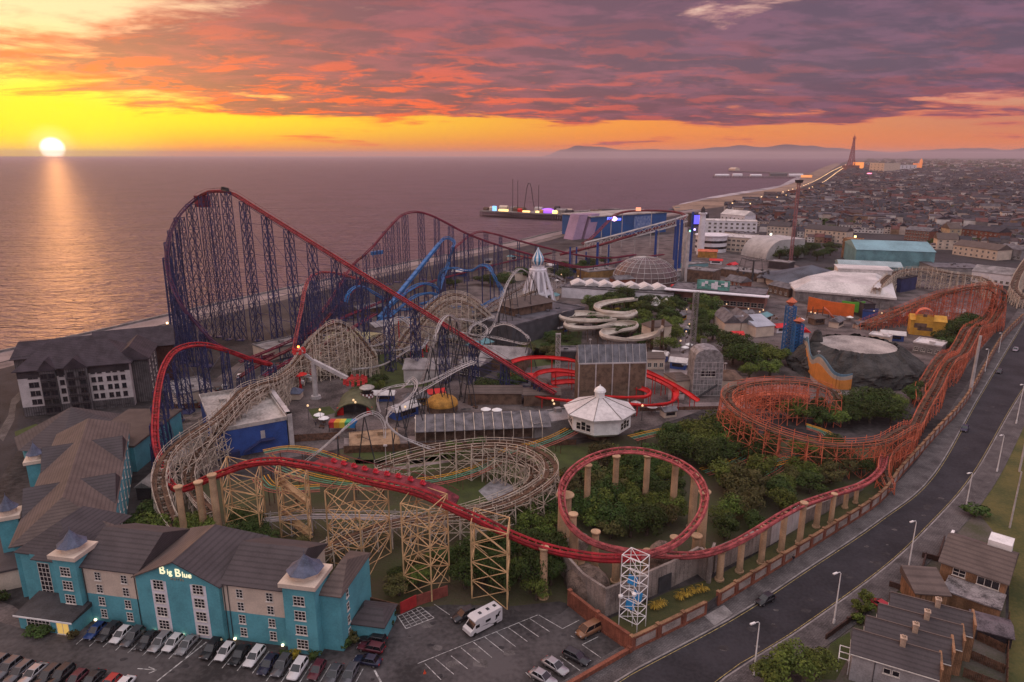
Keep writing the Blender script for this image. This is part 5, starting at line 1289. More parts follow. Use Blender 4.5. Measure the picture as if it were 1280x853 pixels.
steel(ic,[(476,515,5),(472,503,8),(474,492,11),(484,485,12),(505,481,11.5),(530,478,11),(550,470,12),(570,460,13),(592,451,14)],I_)
steel(ic,[(497,507,7),(520,493,9),(550,475,11.5),(575,461,13.5),(594,453,14.5)],I_)
steel(ic,[(525,480,6),(532,465,12),(537,448,18),(543,425,24),(550,404,28),(560,394,29),(570,400,25),(575,415,18),(573,432,11),(563,445,6)],I_,sr=.3)
steel(ic,[(560,400,18),(575,399,17),(592,402,15),(607,409,13),(608,418,11),(598,425,9),(585,420,9),(590,408,10),(605,400,11),(618,395,12)],I_)
steel(ic,[(604,418,9),(615,409,12),(632,405,14),(650,413,14),(661,424,12),(658,430,9),(640,427,8),(618,422,8),(600,420,9),(575,415,9),(545,410,8),(520,414,7),(500,425,6)],I_)
steel(ic,[(610,418,8),(618,404,12),(624,385,18),(631,362,24),(640,345,28),(650,336,30),(660,341,28),(668,352,22),(672,368,14),(668,384,8),(655,393,5)],I_,sr=.3)
steel(ic,[(488,425,6),(470,432,8),(450,433,8),(470,438,7),(500,437,6),(520,430,6),(480,455,4),(440,462,4)],I_)
# ------------------------------------------------------------ blue suspended coaster
inf = coaster('steel_coaster', G(540,400), 'bright blue steel coaster with a boxed lift rising beside the long red lift')
a,b=G(474,398,2),G(549,305,27)
mb=MB(); mb.beam(a,b,1.9,1.7); mb.build('lift_box',M_blue,inf)
mb=MB(); 
for k in range(1,14):
    p=a+(b-a)*k/14
    mb.beam(p-V((1.6,0,-1)),p+V((1.6,0,1)),.16)
mb.build('lift_rail',M_blue,inf)
for k in (3,5,7,9,11,13):
    p=a+(b-a)*k/14; mb=MB()
    for sg in (-1,1): mb.beam((p.x+sg*p.z*.12,p.y+sg*1.2,0),p,.4)
    mb.build('support',M_navy,inf)
steel(inf,[(548,306,27),(555,298.5,29),(562,298,29),(568,303,27),(566,309,25)],M_blue,1.6,.25,.4,ms=M_navy,sup=4,style='B',sr=.35)
for P_ in ([(566,309,25),(560,330,14),(552,352,8),(549,362,7),(550,345,16),(556,337,20),(566,335,20.5),(580,338,19),(590,338,19)],[(590,338,19),(600,332,22),(610,333,22),(616,342,19),(622,354,14),(628,366,9),(620,378,6),(600,388,5),(588,390,5)],
           [(476,400,4),(486,385,9),(500,372,14),(515,360,17),(530,354,18.5),(543,358,16),(547,366,12),(540,375,9),(525,380,8)],[(472,405,4),(490,393,7),(505,380,11),(520,370,13.5),(535,366,14),(546,368,12)],[(470,404,3),(490,390,6),(520,385,6),(548,382,6),(575,384,6),(600,382,6),(622,372,6)],[(432,378,14),(436,366,18),(446,358,20),(458,360,18),(470,368,14),(480,374,10)]):
    steel(inf,P_,M_blue,1.7,.24,.35,ms=M_navy,sup=5.5,style='B',sr=.28)
steel(inf,[(478,408,3),(500,399,5),(525,395,5),(548,389,5)],M_blue,2.4,.25,.35,ms=M_navy,sup=6,style='B')
# ------------------------------------------------------------ red flume style coaster around the slatted hall
av = coaster('bobsled_ride', G(760,490), 'bright red trough coaster with a round helix beside the brown slatted hall')
def trough(root, pts, m, w=1.7, sup=7, ms=None, h=.7):
    path=cr(W(pts),1.3); T,S,U=frames(path,8); mb=MB(); pr=[(-1,.9),(-.85,.25),(-.4,0),(.4,0),(.85,.25),(1,.9)]; n=6; vs=[]
    for p,s,u in zip(path,S,U):
        for a,c in pr: vs.append(p+s*a*w/2+u*c*h)
        for a,c in pr[::-1]: vs.append(p+s*a*w/2*1.08+u*(c*h-.12))
    N_=12; mb.add(vs,[(i*N_+j,i*N_+(j+1)%N_,(i+1)*N_+(j+1)%N_,(i+1)*N_+j) for i in range(len(path)-1) for j in range(N_)]); mb.build('trough',m,root)
    acc=0
    for i,p in enumerate(path):
        if i: acc+=(p-path[i-1]).length
        if acc>sup and p.z>1.5:
            acc=0; mb=MB(); s=V((S[i].x,S[i].y,0))
            for sg in (-1,1): mb.beam((p.x+s.x*sg*w*.55,p.y+s.y*sg*w*.55,0),(p.x+s.x*sg*w*.55,p.y+s.y*sg*w*.55,p.z+.6),.2)
            mb.beam(p-s*w*.55-V((0,0,.1)),p+s*w*.55-V((0,0,.1)),.2); mb.build('support',ms or m,root)
    return path
M_redb=mat('coaster_red_bright',(.62,.018,.018),.45,.12,.4)
trough(av,[(640,453,8),(655,449,8.5),(680,448,9),(705,450,9),(730,455,9),(765,458,9),(800,463,8),(830,476,6),(855,490,4),(872,502,3)],M_redb)
trough(av,[(806,470,5),(822,476,4.5),(840,485,4),(846,495,3.8),(838,505,3.5),(815,508,3.2),(790,507,3),(760,505,3),(720,503,3),(690,500,3),(665,495,3)],M_redb,2.1)
trough(av,[(700,488,4),(680,482,5),(665,476,6),(670,468,7),(690,464,7.5),(715,466,7),(735,472,6),(760,478,5.5),(790,484,5),(812,490,4.5),(808,497,4),(780,498,3.6),(745,497,3.2)],M_redb,1.6)
trough(av,[(690,470,3.5),(705,468,3.5),(725,470,3.5),(740,472,3.5)],M_redb,2.2); trough(av,[(690,480,2.5),(710,478,2.5),(730,479,2.5)],M_redb,2.2)
# ------------------------------------------------------------ three lane steeplechase rails
sc_=coaster('three_lane_coaster',G(600,590),'low three lane coaster with yellow, green and red rails weaving over the lawns')
M_ry=mat('rail_yellow',(.62,.30,.03),.6,.1,1); M_rg=mat('rail_green',(.13,.32,.20),.6,.1,1); M_ro=mat('rail_rust',(.42,.13,.09),.6,.1,1)
def three(pts, gap=1.9, sup=5):
    base=cr(W(pts),1.5); T,S,U=frames(base,0)
    for k,m in ((1,M_ry),(0,M_rg),(-1,M_ro)):
        path=[p-V((s.x,s.y,0)).normalized()*k*gap for p,s in zip(base,S)]
        mb=MB(); 
        for sg in (-.45,.45): mb.tube([p+s*sg for p,s in zip(path,S)],.12,4)
        mb.mi=1
        for i in range(1,len(path)-1,2): mb.beam(path[i]-S[i]*.6,path[i]+S[i]*.6,.14)
        for i in range(2,len(path)-1,4): mb.beam((path[i].x,path[i].y,0),path[i],.16)
        mb.build('rail',[m,M_plank],sc_)
three([(330,572,5),(350,585,4.5),(380,596,4),(420,604,3.5),(470,607,3.2),(520,604,3),(560,598,3),(595,588,3.5),(620,575,4.5),(645,562,5),(670,557,4),(695,548,4),(715,538,4.5)])
three([(325,596,6),(335,608,5),(360,612,4.5),(400,610,4)],1.4); three([(330,566,6),(360,561,6),(395,566,5.5),(430,578,5)],1.4)
three([(790,548,3),(815,542,3),(840,537,3),(865,534,3)],1.5); three([(772,572,3),(775,590,2.5),(795,601,2),(825,604,2),(850,602,2)],1.6)
three([(1008,533,4),(1030,541,3),(1036,552,3),(1020,562,3),(985,572,3),(955,580,3)],1.7); three([(880,590,1),(905,583,1.5),(930,572,1.5),(955,560,2)],1.6)
three([(935,603,1),(965,588,1.5),(985,575,2),(1005,568,2)],1.5)
# ------------------------------------------------------------ white looping slides (log flume)
fl=coaster('water_slide',G(760,400),'pale cream water flume in stacked loops on posts above the trees','water slide')
M_fl=mat('slide_cream',(.62,.55,.47),.5,.1,.4)
trough(fl,[(795,376,8),(775,378,8),(755,381,8),(745,386,8),(752,392,8),(775,395,8),(795,393,7.5),(785,399,7),(760,397,7),(730,394,7),(708,395,7),(700,399,7),(712,403,6.8),(740,404,6.6),(768,401,6.4)],M_fl,3.4,ms=M_plank,h=1.6)
trough(fl,[(768,401,6),(740,403,5.6),(715,404,5.4),(706,409,5.2),(716,413,5),(745,412,5),(775,407,5),(795,408,5),(792,414,4.8),(770,416,4.6),(752,418,4.5),(755,424,4.4),(780,427,4.6),(805,424,6),(825,418,9),(829,410,12)],M_fl,3.4,ms=M_plank,h=1.7)
# ------------------------------------------------------------ park buildings and rides
def block(name, a, b, depth, h, label, cat, mw, mr, roof='flat', rh=2.0, hip=0, ov=.4, par=.5, axis='x', win=None, z0=0):
    """building from two survey points on its near ground line"""
    A_,B_=G(*a),G(*b); T_=(A_,B_); mb=MB(*T_); L_=mb.L; t=thing(name,A_,label,cat)
    mb.box(0,0,z0,L_,depth,h); mb.build('wall',mw,t)
    mb=MB(*T_)
    if roof=='flat':
        mb.box(-.15,-.15,h,L_+.15,depth+.15,h+.12)
        for (x0,y0,x1_,y1_) in ((-.2,-.2,L_+.2,.1),(-.2,depth-.1,L_+.2,depth+.2),(-.2,.1,.1,depth-.1),(L_-.1,.1,L_+.2,depth-.1)): mb.box(x0,y0,h+.12,x1_,y1_,h+.12+par)
        r=random.Random(int(A_.x*7+A_.y))
        for k in range(int(L_*depth/160)+1):
            x,y=r.uniform(.15,.8)*L_,r.uniform(.2,.8)*depth; mb.box(x,y,h+.12,x+r.uniform(.8,2.2),y+r.uniform(.8,1.8),h+r.uniform(.6,1.3))
    elif roof=='gable': mb.gable(0,0,L_,depth,h+.02,rh,axis=axis,hip=hip,ov=ov)
    mb.build('roof',mr,t)
    if roof=='gable' and hip==0:
        mb=MB(*T_)
        if axis=='y': mb.add([(0,.0,h),(L_,.0,h),(L_/2,.0,h+rh-.15),(0,depth,h),(L_,depth,h),(L_/2,depth,h+rh-.15)],[(0,1,2),(4,3,5)])
        else: mb.add([(0,0,h),(0,depth,h),(0,depth/2,h+rh-.15),(L_,0,h),(L_,depth,h),(L_,depth/2,h+rh-.15)],[(1,0,2),(3,4,5)])
        mb.build('gable_wall',mw,t)
    if win:
        nx,nz,w_,hh=win
        for i in range(nx):
            for j in range(nz): window(t,T_,L_*(i+.5)/nx,1.0+j*(h-.6)/nz,w_,hh,2,2)
    return t,T_,L_
M_bluew=mat('wall_royal_blue',(.035,.085,.30),.75,.15,.3); M_roofw=mat('roof_pale_sheet',(.42,.38,.35),.7,.25,.12); M_tin=mat('roof_tin_grey',(.26,.24,.24),.65,.25,.25)
M_olive=mat('roof_olive_sheet',(.34,.32,.17),.7,.15,.3); M_brn=mat('boards_brown',(.16,.10,.07),.85,.25,.5); M_slat=mat('roof_slate_sheet',(.15,.14,.15),.7,.25,.4)
M_tw=mat('cladding_teal_pale',(.16,.33,.36),.7,.15,.15); M_roofp=mat('roof_pale_white',(.64,.60,.585),.7,.15,.08)
# blue walled show building with pale roof
t,T_,L_=block('ride_hall',(272,576),(361,558),32,8.0,'royal blue walled ride hall with a wide pale stained roof beside the timber curve','building',M_bluew,M_roofw,par=1.0)
mb=MB(*T_); mb.box(L_*.08,-1.6,0,L_*.30,-.1,2.2); mb.beam((L_*.35,-.9,1.0),(L_*.62,-.9,3.8),1.4,.25); mb.box(L_*.62,-1.6,3.4,L_*.80,-.1,3.7); mb.build('outer_stair',M_navy,t)
mb=MB(*T_); mb.box(L_*.62,-.08,3.9,L_*.68,-.01,6.2); mb.build('door',M_wht,t)
mb=MB(*T_); mb.box(L_+.3,0,4.2,L_+1.6,33,9.6); mb.box(L_+.3,-.3,0,L_+1.6,2,9.6); mb.build('side_screen',M_wht,t)
block('store_building',(222,510),(268,500),16,4,'low flat grey building beside the small staff car park','building',M_creamw,M_tin)
block('fairground_hall',(405,444),(455,448),16,6.5,'olive roofed shed behind the navy towers at centre left','shed',M_brn,M_olive,'gable',1.2)
block('fairground_hall',(335,452),(405,436),12,4.5,'long low pale roofed building below the tall coaster near the sea road','building',M_creamw,M_tin)
block('fairground_hall',(505,478),(562,478),14,5,'pale low hall under the white coaster left of the red lift','building',M_wht,M_tin,'gable',2)
block('fairground_hall',(600,462),(655,466),14,5,'grey roofed hall behind the red lift foot','building',M_brn,M_tin,'gable',3)
block('dark_ride',(640,434),(730,408),24,9,'large charcoal windowless ride building right of the white loops','building',mat('wall_charcoal',(.075,.075,.085),.8,.15,.3),mat('roof_charcoal',(.11,.105,.12),.8,.25,.2),par=.6)
block('pavilion',(643,420),(690,410),12,13,'small brown pagoda like top storey above the charcoal ride building','building',M_brn,M_slateb,'gable',3,hip=5,ov=1.2)
# queue sheds by the stepped roof
t,T_,L_=block('station_building',(520,552),(688,545),9,4.5,'long dark station with a stepped grey panel roof in front of the brown halls','station',M_brn,M_slat,'flat',par=.1)
for k in range(14):
    mb=MB(*T_); x=L_*k/14; l=L_/14; mb.add([(x+.1,-2.5,3.9),(x+l-.15,-2.5,3.9),(x+l-.15,4,6.3),(x+.1,4,6.3),(x+.1,-2.5,3.7),(x+l-.15,-2.5,3.7),(x+l-.15,4,5.9),(x+.1,4,5.9)],[(0,1,2,3),(0,4,5,1),(2,6,7,3),(1,5,6,2),(3,7,4,0)]); mb.build('canopy_panel',M_slat,t)
    mb=MB(*T_); mb.beam((x,-2.6,0),(x,-2.6,3.9),.18); mb.beam((x,-2.6,4.05),(x,4.2,6.6),.2); mb.build('post',M_timber,t)
t,T_,L_=block('shed',(585,506),(652,506),8,4,'brown open fronted shed with a tan sheet roof near the lift foot','shed',M_brn,M_slateb,'gable',1.4)
block('shed',(655,508),(700,508),7,4,'small tan roofed shed right of the brown open one','shed',M_brn,M_slateb,'gable',1.2)
block('boundary_hall',(668,548),(722,540),9,4,'low grey flat roofed block left of the white pavilion','building',M_conc,M_tin)
# ochre dome
c=G(553,512); t=thing('dome',c,'small ochre dome behind the stepped grey station roof','dome'); mb=MB(); mb.smooth=True; mb.lathe(c,[(5.2,2.0)]+[(5.2*cos(a),2.0+3.2*sin(a)) for a in [pi/2*k/8 for k in range(1,9)]],20); mb.build('shell',mat('dome_ochre',(.50,.25,.05),.7,.2,.5),t); mb=MB(); mb.cone(c,5.0,5.0,0,2,20); mb.build('wall',M_brn,t)
# slatted brown hall, tilted glass top
A_,B_=G(722,505),G(806,503); T_=(A_,B_); L_=MB(*T_).L; t=thing('ride_hall',A_,'brown vertically boarded hall with pale ribs and a glazed top band, wrapped by red track','building')
zt=HT(A_,434); zb_=HT(A_,455); mb=MB(*T_); mb.box(0,0,0,L_,7,zb_); mb.build('wall',mat('boards_olive_brown',(.19,.13,.09),.85,.2,.6,pat='z',pscale=1.6),t)
mb=MB(*T_); mb.add([(0,.2,zb_),(L_,.2,zb_),(L_,2.6,zt),(0,2.6,zt),(0,7,zb_),(L_,7,zb_)],[(0,1,2,3),(3,2,5,4),(0,3,4),(1,5,2)]); mb.build('glazing',mat('glazing_grey',(.16,.16,.18),.3,.2,.6),t)
for k in range(5): mb=MB(*T_); x=.15+(L_-.3)*(.28*k if k<4 else 1); x=(L_-.3)*k/4+.15; mb.box(x-.18,-.25,0,x+.18,-.01,zb_); mb.build('rib',M_wht,t)
for k in range(11): mb=MB(*T_); x=L_*k/10; mb.beam((x,.1,zb_+.05),(x,2.5,zt+.05),.14); mb.build('glazing_bar',M_wht,t)
mb=MB(*T_); mb.box(-.1,-.1,zb_-.25,L_+.1,.3,zb_+.15); mb.build('sill',M_wht,t)
# white octagonal pavilion
c=G(748,545); zt=HT(c,476); t=thing('pavilion',c,'white octagonal pavilion with a ribbed tent shaped roof and a small cupola','pavilion')
R_=9.2; ph=pi/8+.12
mb=MB(); mb.cone(c,3.6,3.6,0,3,10); mb.build('base_wall',M_plank,t)
mb=MB(); mb.cone(c,R_*.80,R_,2.6,3.8,8,ph=ph); mb.cone(c,R_,R_,3.8,8.2,8,ph=ph); mb.build('wall',M_white,t)
mb=MB(); mb.cone(c,R_*1.14,R_*1.16,8.2,8.7,8,ph=ph); mb.cone(c,R_*1.16,1.5,8.7,12.2,8,cap=True,ph=ph); mb.build('roof',M_roofp,t)
mb=MB(); 
for i in range(8):
    a=2*pi*i/8+ph; mb.beam((c.x+cos(a)*R_*1.16,c.y+sin(a)*R_*1.16,8.78),(c.x+cos(a)*1.5,c.y+sin(a)*1.5,12.28),.12)
mb.build('roof_rib',M_slateb,t)
mb=MB(); mb.cone(c,1.4,1.4,12.2,13.9,8,ph=ph); cu=mb.build('cupola',M_white,t); mb=MB(); mb.lathe(c,[(1.8,13.9),(1.6,14.5),(1.0,15.1),(.3,15.5),(.05,16.1)],12); mb.build('cupola_roof',M_white,cu)
for i in range(8):
    a=2*pi*i/8+ph; b=2*pi*(i+1)/8+ph; Tq=(V((c.x+cos(a)*R_,c.y+sin(a)*R_,0)),V((c.x+cos(b)*R_,c.y+sin(b)*R_,0))); l=MB(*Tq).L
    if i in (3,4,6,7,0): 
        for q in (.27,.5,.73): window(t,(Tq[0],Tq[1]),l*q,4.6,1.4,2.0+.5*(q==.5),1,2,face=-1,y=0)
# tan arched green canopy, checker kiosk, swing arm ride
c=G(441,520); A_,B_=G(418,522),G(468,520); T_=(A_,B_); L_=MB(*T_).L; t=thing('pavilion_tent',A_,'arched olive green canopy with a red front beside the round checkered kiosk','canopy')
mb=MB(*T_); n=12; f=lambda i,y,k=1:((L_/2)-(L_/2)*k*cos(pi*i/n),y,4.6*k*sin(pi*i/n))
for i in range(n): mb.add([f(i,0),f(i+1,0),f(i+1,14),f(i,14),f(i,0,.93),f(i+1,0,.93),f(i+1,14,.93),f(i,14,.93)],[(0,1,2,3),(7,6,5,4),(0,4,5,1),(3,2,6,7)])
mb.build('canopy',mat('canopy_green',(.12,.12,.065),.8,.15,.4),t)
mb=MB(*T_); mb.box(.7,1.5,0,L_*.22,2,2.6); mb.build('front_panel',M_redb,t); mb=MB(*T_); mb.box(L_*.8,1.5,0,L_-.7,2,2.4); mb.build('front_panel',M_redb,t); mb=MB(*T_); mb.box(1.5,4,0,L_-1.5,4.5,3); mb.build('back_wall',M_iron,t)
c,zt=GH(460,508,470); t=thing('kiosk',c,'round red and white checkered control kiosk with a pale domed roof','kiosk')
mb=MB(); mb.cone(c,1.5,1.5,0,3.4,12); mb.build('base',M_redb,t)
mb=MB(); 
for k in range(2):
    for i in range(20):
        a=2*pi*i/20;b=2*pi*(i+1)/20; r=2.1; mb.mi=(i+k)%2; z_=3.4+k*.7; mb.add([(c.x+r*cos(a),c.y+r*sin(a),z_),(c.x+r*cos(b),c.y+r*sin(b),z_),(c.x+r*cos(b),c.y+r*sin(b),z_+.7),(c.x+r*cos(a),c.y+r*sin(a),z_+.7)],[(0,1,2,3)])
mb.mi=0; mb.cone(c,2.05,2.05,3.3,3.45,20); mb.build('checker_band',[M_white,M_redd],t)
mb=MB(); mb.cone(c,1.7,1.8,4.8,6.4,14); mb.build('glazing',M_glass,t); mb=MB(); mb.lathe(c,[(2.4,6.3),(2.5,6.6),(1.6,7.1),(.05,7.4)],16); mb.build('roof',M_roofw,t)
c,zt=GH(395,498,453); t=thing('swing_arm_ride',c,'white pendulum arm ride with clusters of red seats at both ends beside the timber track','fairground ride')
mb=MB(); mb.cone(c,.9,.8,0,zt,12); mb.cone(c,1.8,1.6,0,1.0,12); mb.build('mast',M_wht,t)
e1=G(366,436,zt+6.5); e2=G(431,473,zt-4.5); mb=MB(); mid=V((c.x,c.y,zt+.5)); e1.y=c.y-.5; e1.x=c.x+(G(366,436,zt+6.5).x-c.x); e1.z=HT(e1,436); e2=V((G(431,473,zt-4).x,c.y-1.5,0)); e2.z=HT(e2,473)
mb.beam(mid,e1,.9,.8); mb.beam(mid,e2,1.3,1.2); mb.build('arm',M_wht,t)
for e,n in ((e1,6),(e2,12)):
    for i in range(n):
        a=2*pi*i/n; r=1.8 if n==6 else 3.6; mb=MB(); x,y=e.x+r*cos(a)+(2.5 if n==12 else 0),e.y+r*sin(a); mb.cbox((x,y),.9,.9,e.z-1.6,e.z-1.1); mb.box(x-.45,y+.25,e.z-1.1,x+.45,y+.45,e.z+.1); mb.beam((e.x,e.y,e.z),(x,y,e.z-.4),.14); mb.build('seat',mat('seat_red',(.55,.05,.05),.5,.1,1),t)
mb=MB(); mb.cbox(e1,.5,.5,e1.z+.4,e1.z+.9); mb.build('tip_light',mat('lamp_orange',(.9,.4,.1),.5,0,1,emit=(1,.25,.04),es=9),t)
c=G(376,487); t=thing('fairground_ride',c,'small red and white spinning ride left of the pendulum mast','fairground ride'); mb=MB(); mb.cone(c,.5,.4,0,5,8); mb.cone(c,.3,2.6,5,5.6,10); mb.build('hub',M_redb,t)
for i in range(6): a=i*pi/3; mb=MB(); mb.beam((c.x,c.y,5),(c.x+4*cos(a),c.y+4*sin(a),4.2),.2); mb.cbox((c.x+4*cos(a),c.y+4*sin(a)),1,1,3.4,4.4); mb.build('arm',M_wht,t)
block('kiosk',(358,500),(375,500),4,2.2,'tiny kiosk with a pale blue grey pyramid roof beside the timber hump','kiosk',M_creamw,M_lead,'gable',1.6,hip=2.4)
c=G(428,540); t=thing('kids_ride',c,'small ride with a rainbow striped canopy behind the white track','fairground ride'); 
for k,cl in enumerate(((.5,.04,.04),(.6,.3,.03),(.6,.5,.06),(.05,.35,.15),(.03,.2,.5))):
    mb=MB(); x=c.x-4+k*1.6; mb.box(x,c.y,2.2,x+1.6,c.y+3,3.0); mb.box(x,c.y,1.2,x+1.6,c.y+.15,2.2); mb.build('canopy_strip',mat('stripe_%d'%k,cl,.7,.1,1),t)
mb=MB(); mb.box(c.x-4,c.y,0,c.x-3.8,c.y+.2,2.2); mb.box(c.x+3.8,c.y,0,c.x+4,c.y+.2,2.2); mb.build('post',M_iron,t)
t,T_,L_=block('deck',(438,566),(500,560),12,.9,'tan timber deck under the white track','deck',M_brn,mat('deck_tan',(.34,.23,.14),.85,.2,.5),'flat',par=.1)
fence(G(362,553),G(425,549),2.2,'dark board fence right of the blue walled hall')
fence(G(430,567),G(670,557),2.2,'long dark board fence below the stepped station roof')
# spire with blue and white onion
c,zt=GH(672,386,309); t=thing('spire',c,'white stepped tower crowned by a blue and white striped teardrop','tower')
mb=MB(); 
for i in range(12): a=2*pi*i/12; mb.beam((c.x+11*cos(a),c.y+11*sin(a),0),(c.x+4.2*cos(a),c.y+4.2*sin(a),zt*.62),1.3,.8)
mb.lathe(c,[(5,0),(4.6,zt*.3),(4.0,zt*.62),(3.4,zt*.66),(3.4,zt*.70)],16); mb.cone(c,4.6,4.6,zt*.61,zt*.65,16); mb.cone(c,8.4,8.2,zt*.26,zt*.29,16); mb.build('wall',M_pwhite,t)
mb=MB(); n=16; pr=[(.4,0),(2.3,.10),(3.2,.28),(3.0,.45),(1.9,.66),(.9,.82),(.1,1)]; z0=zt*.70; hh=zt-z0
for (r0,f0),(r1,f1) in zip(pr,pr[1:]):
    for i in range(n):
        a=2*pi*i/n;b=2*pi*(i+1)/n; mb.mi=i%2; mb.add([(c.x+r0*cos(a),c.y+r0*sin(a),z0+hh*f0),(c.x+r0*cos(b),c.y+r0*sin(b),z0+hh*f0),(c.x+r1*cos(b),c.y+r1*sin(b),z0+hh*f1),(c.x+r1*cos(a),c.y+r1*sin(a),z0+hh*f1)],[(0,1,2,3)])
mb.build('teardrop',[mat('drop_blue',(.05,.28,.50),.4,.1,1),M_white],t)
# gridded dome
c,zt=GH(806,352,321); t=thing('dome',c,'brown glazed dome with a pale square grid, its left side glowing orange','dome'); R_=21; h_=zt
mb=MB(); prof=[(R_*cos(a),h_*(.12+.88*sin(a))) for a in [pi/2*k/7 for k in range(8)]]; mb.lathe(c,[(R_,0)]+prof[:-1]+[(.3,h_)],28); mb.build('shell',mat('dome_glass',(.13,.085,.085),.22,.2,.2),t)
mb=MB()
for i in range(28): a=2*pi*i/28; mb.tube([(c.x+(r+.1)*cos(a),c.y+(r+.1)*sin(a),z+.1) for r,z in prof],.16,3)
for r,z in prof[:-1]: mb.tube([(c.x+(r+.1)*cos(2*pi*i/28),c.y+(r+.1)*sin(2*pi*i/28),z+.1) for i in range(28)],.16,3,closed=True)
mb.build('lattice',M_wht,t)
# drop tower with cage and track
c=G(871,452); t=thing('vertical_ride',c,'tall thin grey lattice track rising behind the rounded glass cage house','fairground ride'); zt=HT(c,356)
for dx in (-2.2,2.2): mb=MB(); lattice(mb,(c.x+dx,c.y),1.8,1.8,0,zt-(3 if dx<0 else 22),14,.2,.11); mb.build('track_tower',M_tin,t)
t=thing('cage_house',G(882,495),'rounded translucent grey cage house at the foot of the lattice track','building'); A_,B_=G(865,495),G(901,495); T_=(A_,B_); L_=MB(*T_).L; zt=HT(A_,437)
mb=MB(*T_); mb.box(0,0,0,L_,8,zt*.72); 
for k in range(8):
    a0,a1=pi*k/8,pi*(k+1)/8; g=lambda a:(L_/2-L_/2*cos(a),zt*.72+zt*.28*sin(a)**.6); (x0,z0),(x1_,z1_)=g(a0),g(a1); mb.add([(x0,0,z0),(x1_,0,z1_),(x1_,8,z1_),(x0,8,z0)],[(0,1,2,3)])
    for yy in (0,8): mb.add([(x0,yy,z0),(x1_,yy,z1_),(L_/2,yy,zt*.72)],[(0,2,1) if yy==0 else (0,1,2)])
mb.build('cage',mat('mesh_grey',(.27,.26,.26),.5,.25,.8),t); mb=MB(*T_)
for k in range(9): mb.box(L_*k/8-.06,-.12,0,L_*k/8+.06,0,zt*.74)
for k in range(7): mb.box(0,-.13,zt*.72*k/6,L_,0,zt*.72*k/6+.12)
mb.build('bars',M_wht,t); window(t,T_,L_*.5,zt*.42,L_*.5,2,3,2)
mb=MB(*T_); mb.beam((L_*.2,-1.5,0.3),(L_*.8,-1.5,4.5),1.2,.2); mb.build('stair',M_iron,t)
block('house',(845,492),(864,490),9,4.5,'small cream booth left of the rounded cage house','booth',M_creamw,M_slateb,'gable',1.5,hip=2); block('restaurant',(901,490),(928,490),11,4.5,'tan roofed booth right of the rounded cage house','booth',M_creamw,M_brn,'gable',1.8,hip=4)
c=G(966,500); faceted('pavilion',(c.x,c.y,0),11,4.2,3.6,8,M_brn,mat('roof_red_brown',(.24,.095,.075),.8,.2,.4),'red brown hipped roof pavilion behind the orange timber turn','pavilion',.4)
# blue and white twin launch towers
for (u,v,vt,l) in ((982,447,372,'left of two blue and white ride towers with an orange top, taller'),(993,452,397,'right of two blue ride towers with an orange diamond top, shorter')):
    c,zt=GH(u,v,vt); t=thing('launch_tower',c,l,'ride tower'); mb=MB(); lattice(mb,c,3,3,0,zt*.86,12,.4,.2); mb.build('frame',M_blue,t); mb=MB(); mb.cbox(c,1.3,1.3,0,zt*.85); mb.build('core',M_wht if vt<380 else M_navy,t); mb=MB(); mb.cone(c,.3,2.4,zt*.86,zt*.93,4); mb.cone(c,2.4,.2,zt*.93,zt,4); mb.build('crown',M_orng,t)
# crater building and its wavy screen
A_=G(1085,485); t=thing('crater_building',A_,'dark moulded crater shaped building with a pale flat roof behind a wavy orange screen','building'); mb=MB()
q1,q2=G(1002,450),G(1165,470); cx=V((A_.x,A_.y+18,0)); cx.x+=5; cx.y+=3
n=96; rows=14; zt=HT(cx+V((0,14,0)),418); vs=[]
for j in range(rows):
    f=j/(rows-1)
    for i in range(n):
        a=2*pi*i/n; k=1-.13*f-.29*max(0,(f-.5)/.5)**1.3; nz=noise.noise(V((cos(a)*3,sin(a)*3,f*3)))*1.8+noise.noise(V((cos(a)*9,sin(a)*9,f*5)))*1.3+(noise.noise(V((cos(a)*24,sin(a)*24,f*2)))*1.5 if f>.45 else noise.noise(V((cos(a)*16,sin(a)*16,f*12)))*1.2)
        vs.append((cx.x+(23*k+nz)*cos(a)*1.03,cx.y+(24*k+nz)*sin(a),zt*f+(nz*.5 if f>.9 else 0)))
mb.add(vs,[(j*n+i,j*n+(i+1)%n,(j+1)*n+(i+1)%n,(j+1)*n+i) for j in range(rows-1) for i in range(n)]); mb.build('wall',mat('crater_rock',(.060,.058,.055),.9,.3,.2,bump=1.0,bscale=1.2),t)
mb=MB(); mb.cone((cx.x,cx.y),13.6,13.6,zt-.8,zt-.3,40); mb.build('roof',M_roofw,t)
for (u,v,vt) in ((1017,458,412),):
    c,zz=GH(u,v,vt); mb=MB(); mb.smooth=True; mb.lathe(c,[(3,0),(2.6,zz*.4),(2.2,zz*.75),(1.3,zz*.95),(.1,zz)],12); mb.build('rock_spire',MATS['crater_rock'],t)
pts=[G(1002,450),G(1008,466),G(1020,481),G(1040,492),G(1062,494)]; P_=cr(pts,.9); t=thing('wavy_screen',pts[0],'curved screen wall with orange, grey and blue waves, windows along its foot','wall')
def hh(f,o): return 9.5-2.5*f+1.8*cos(f*14+2.6)
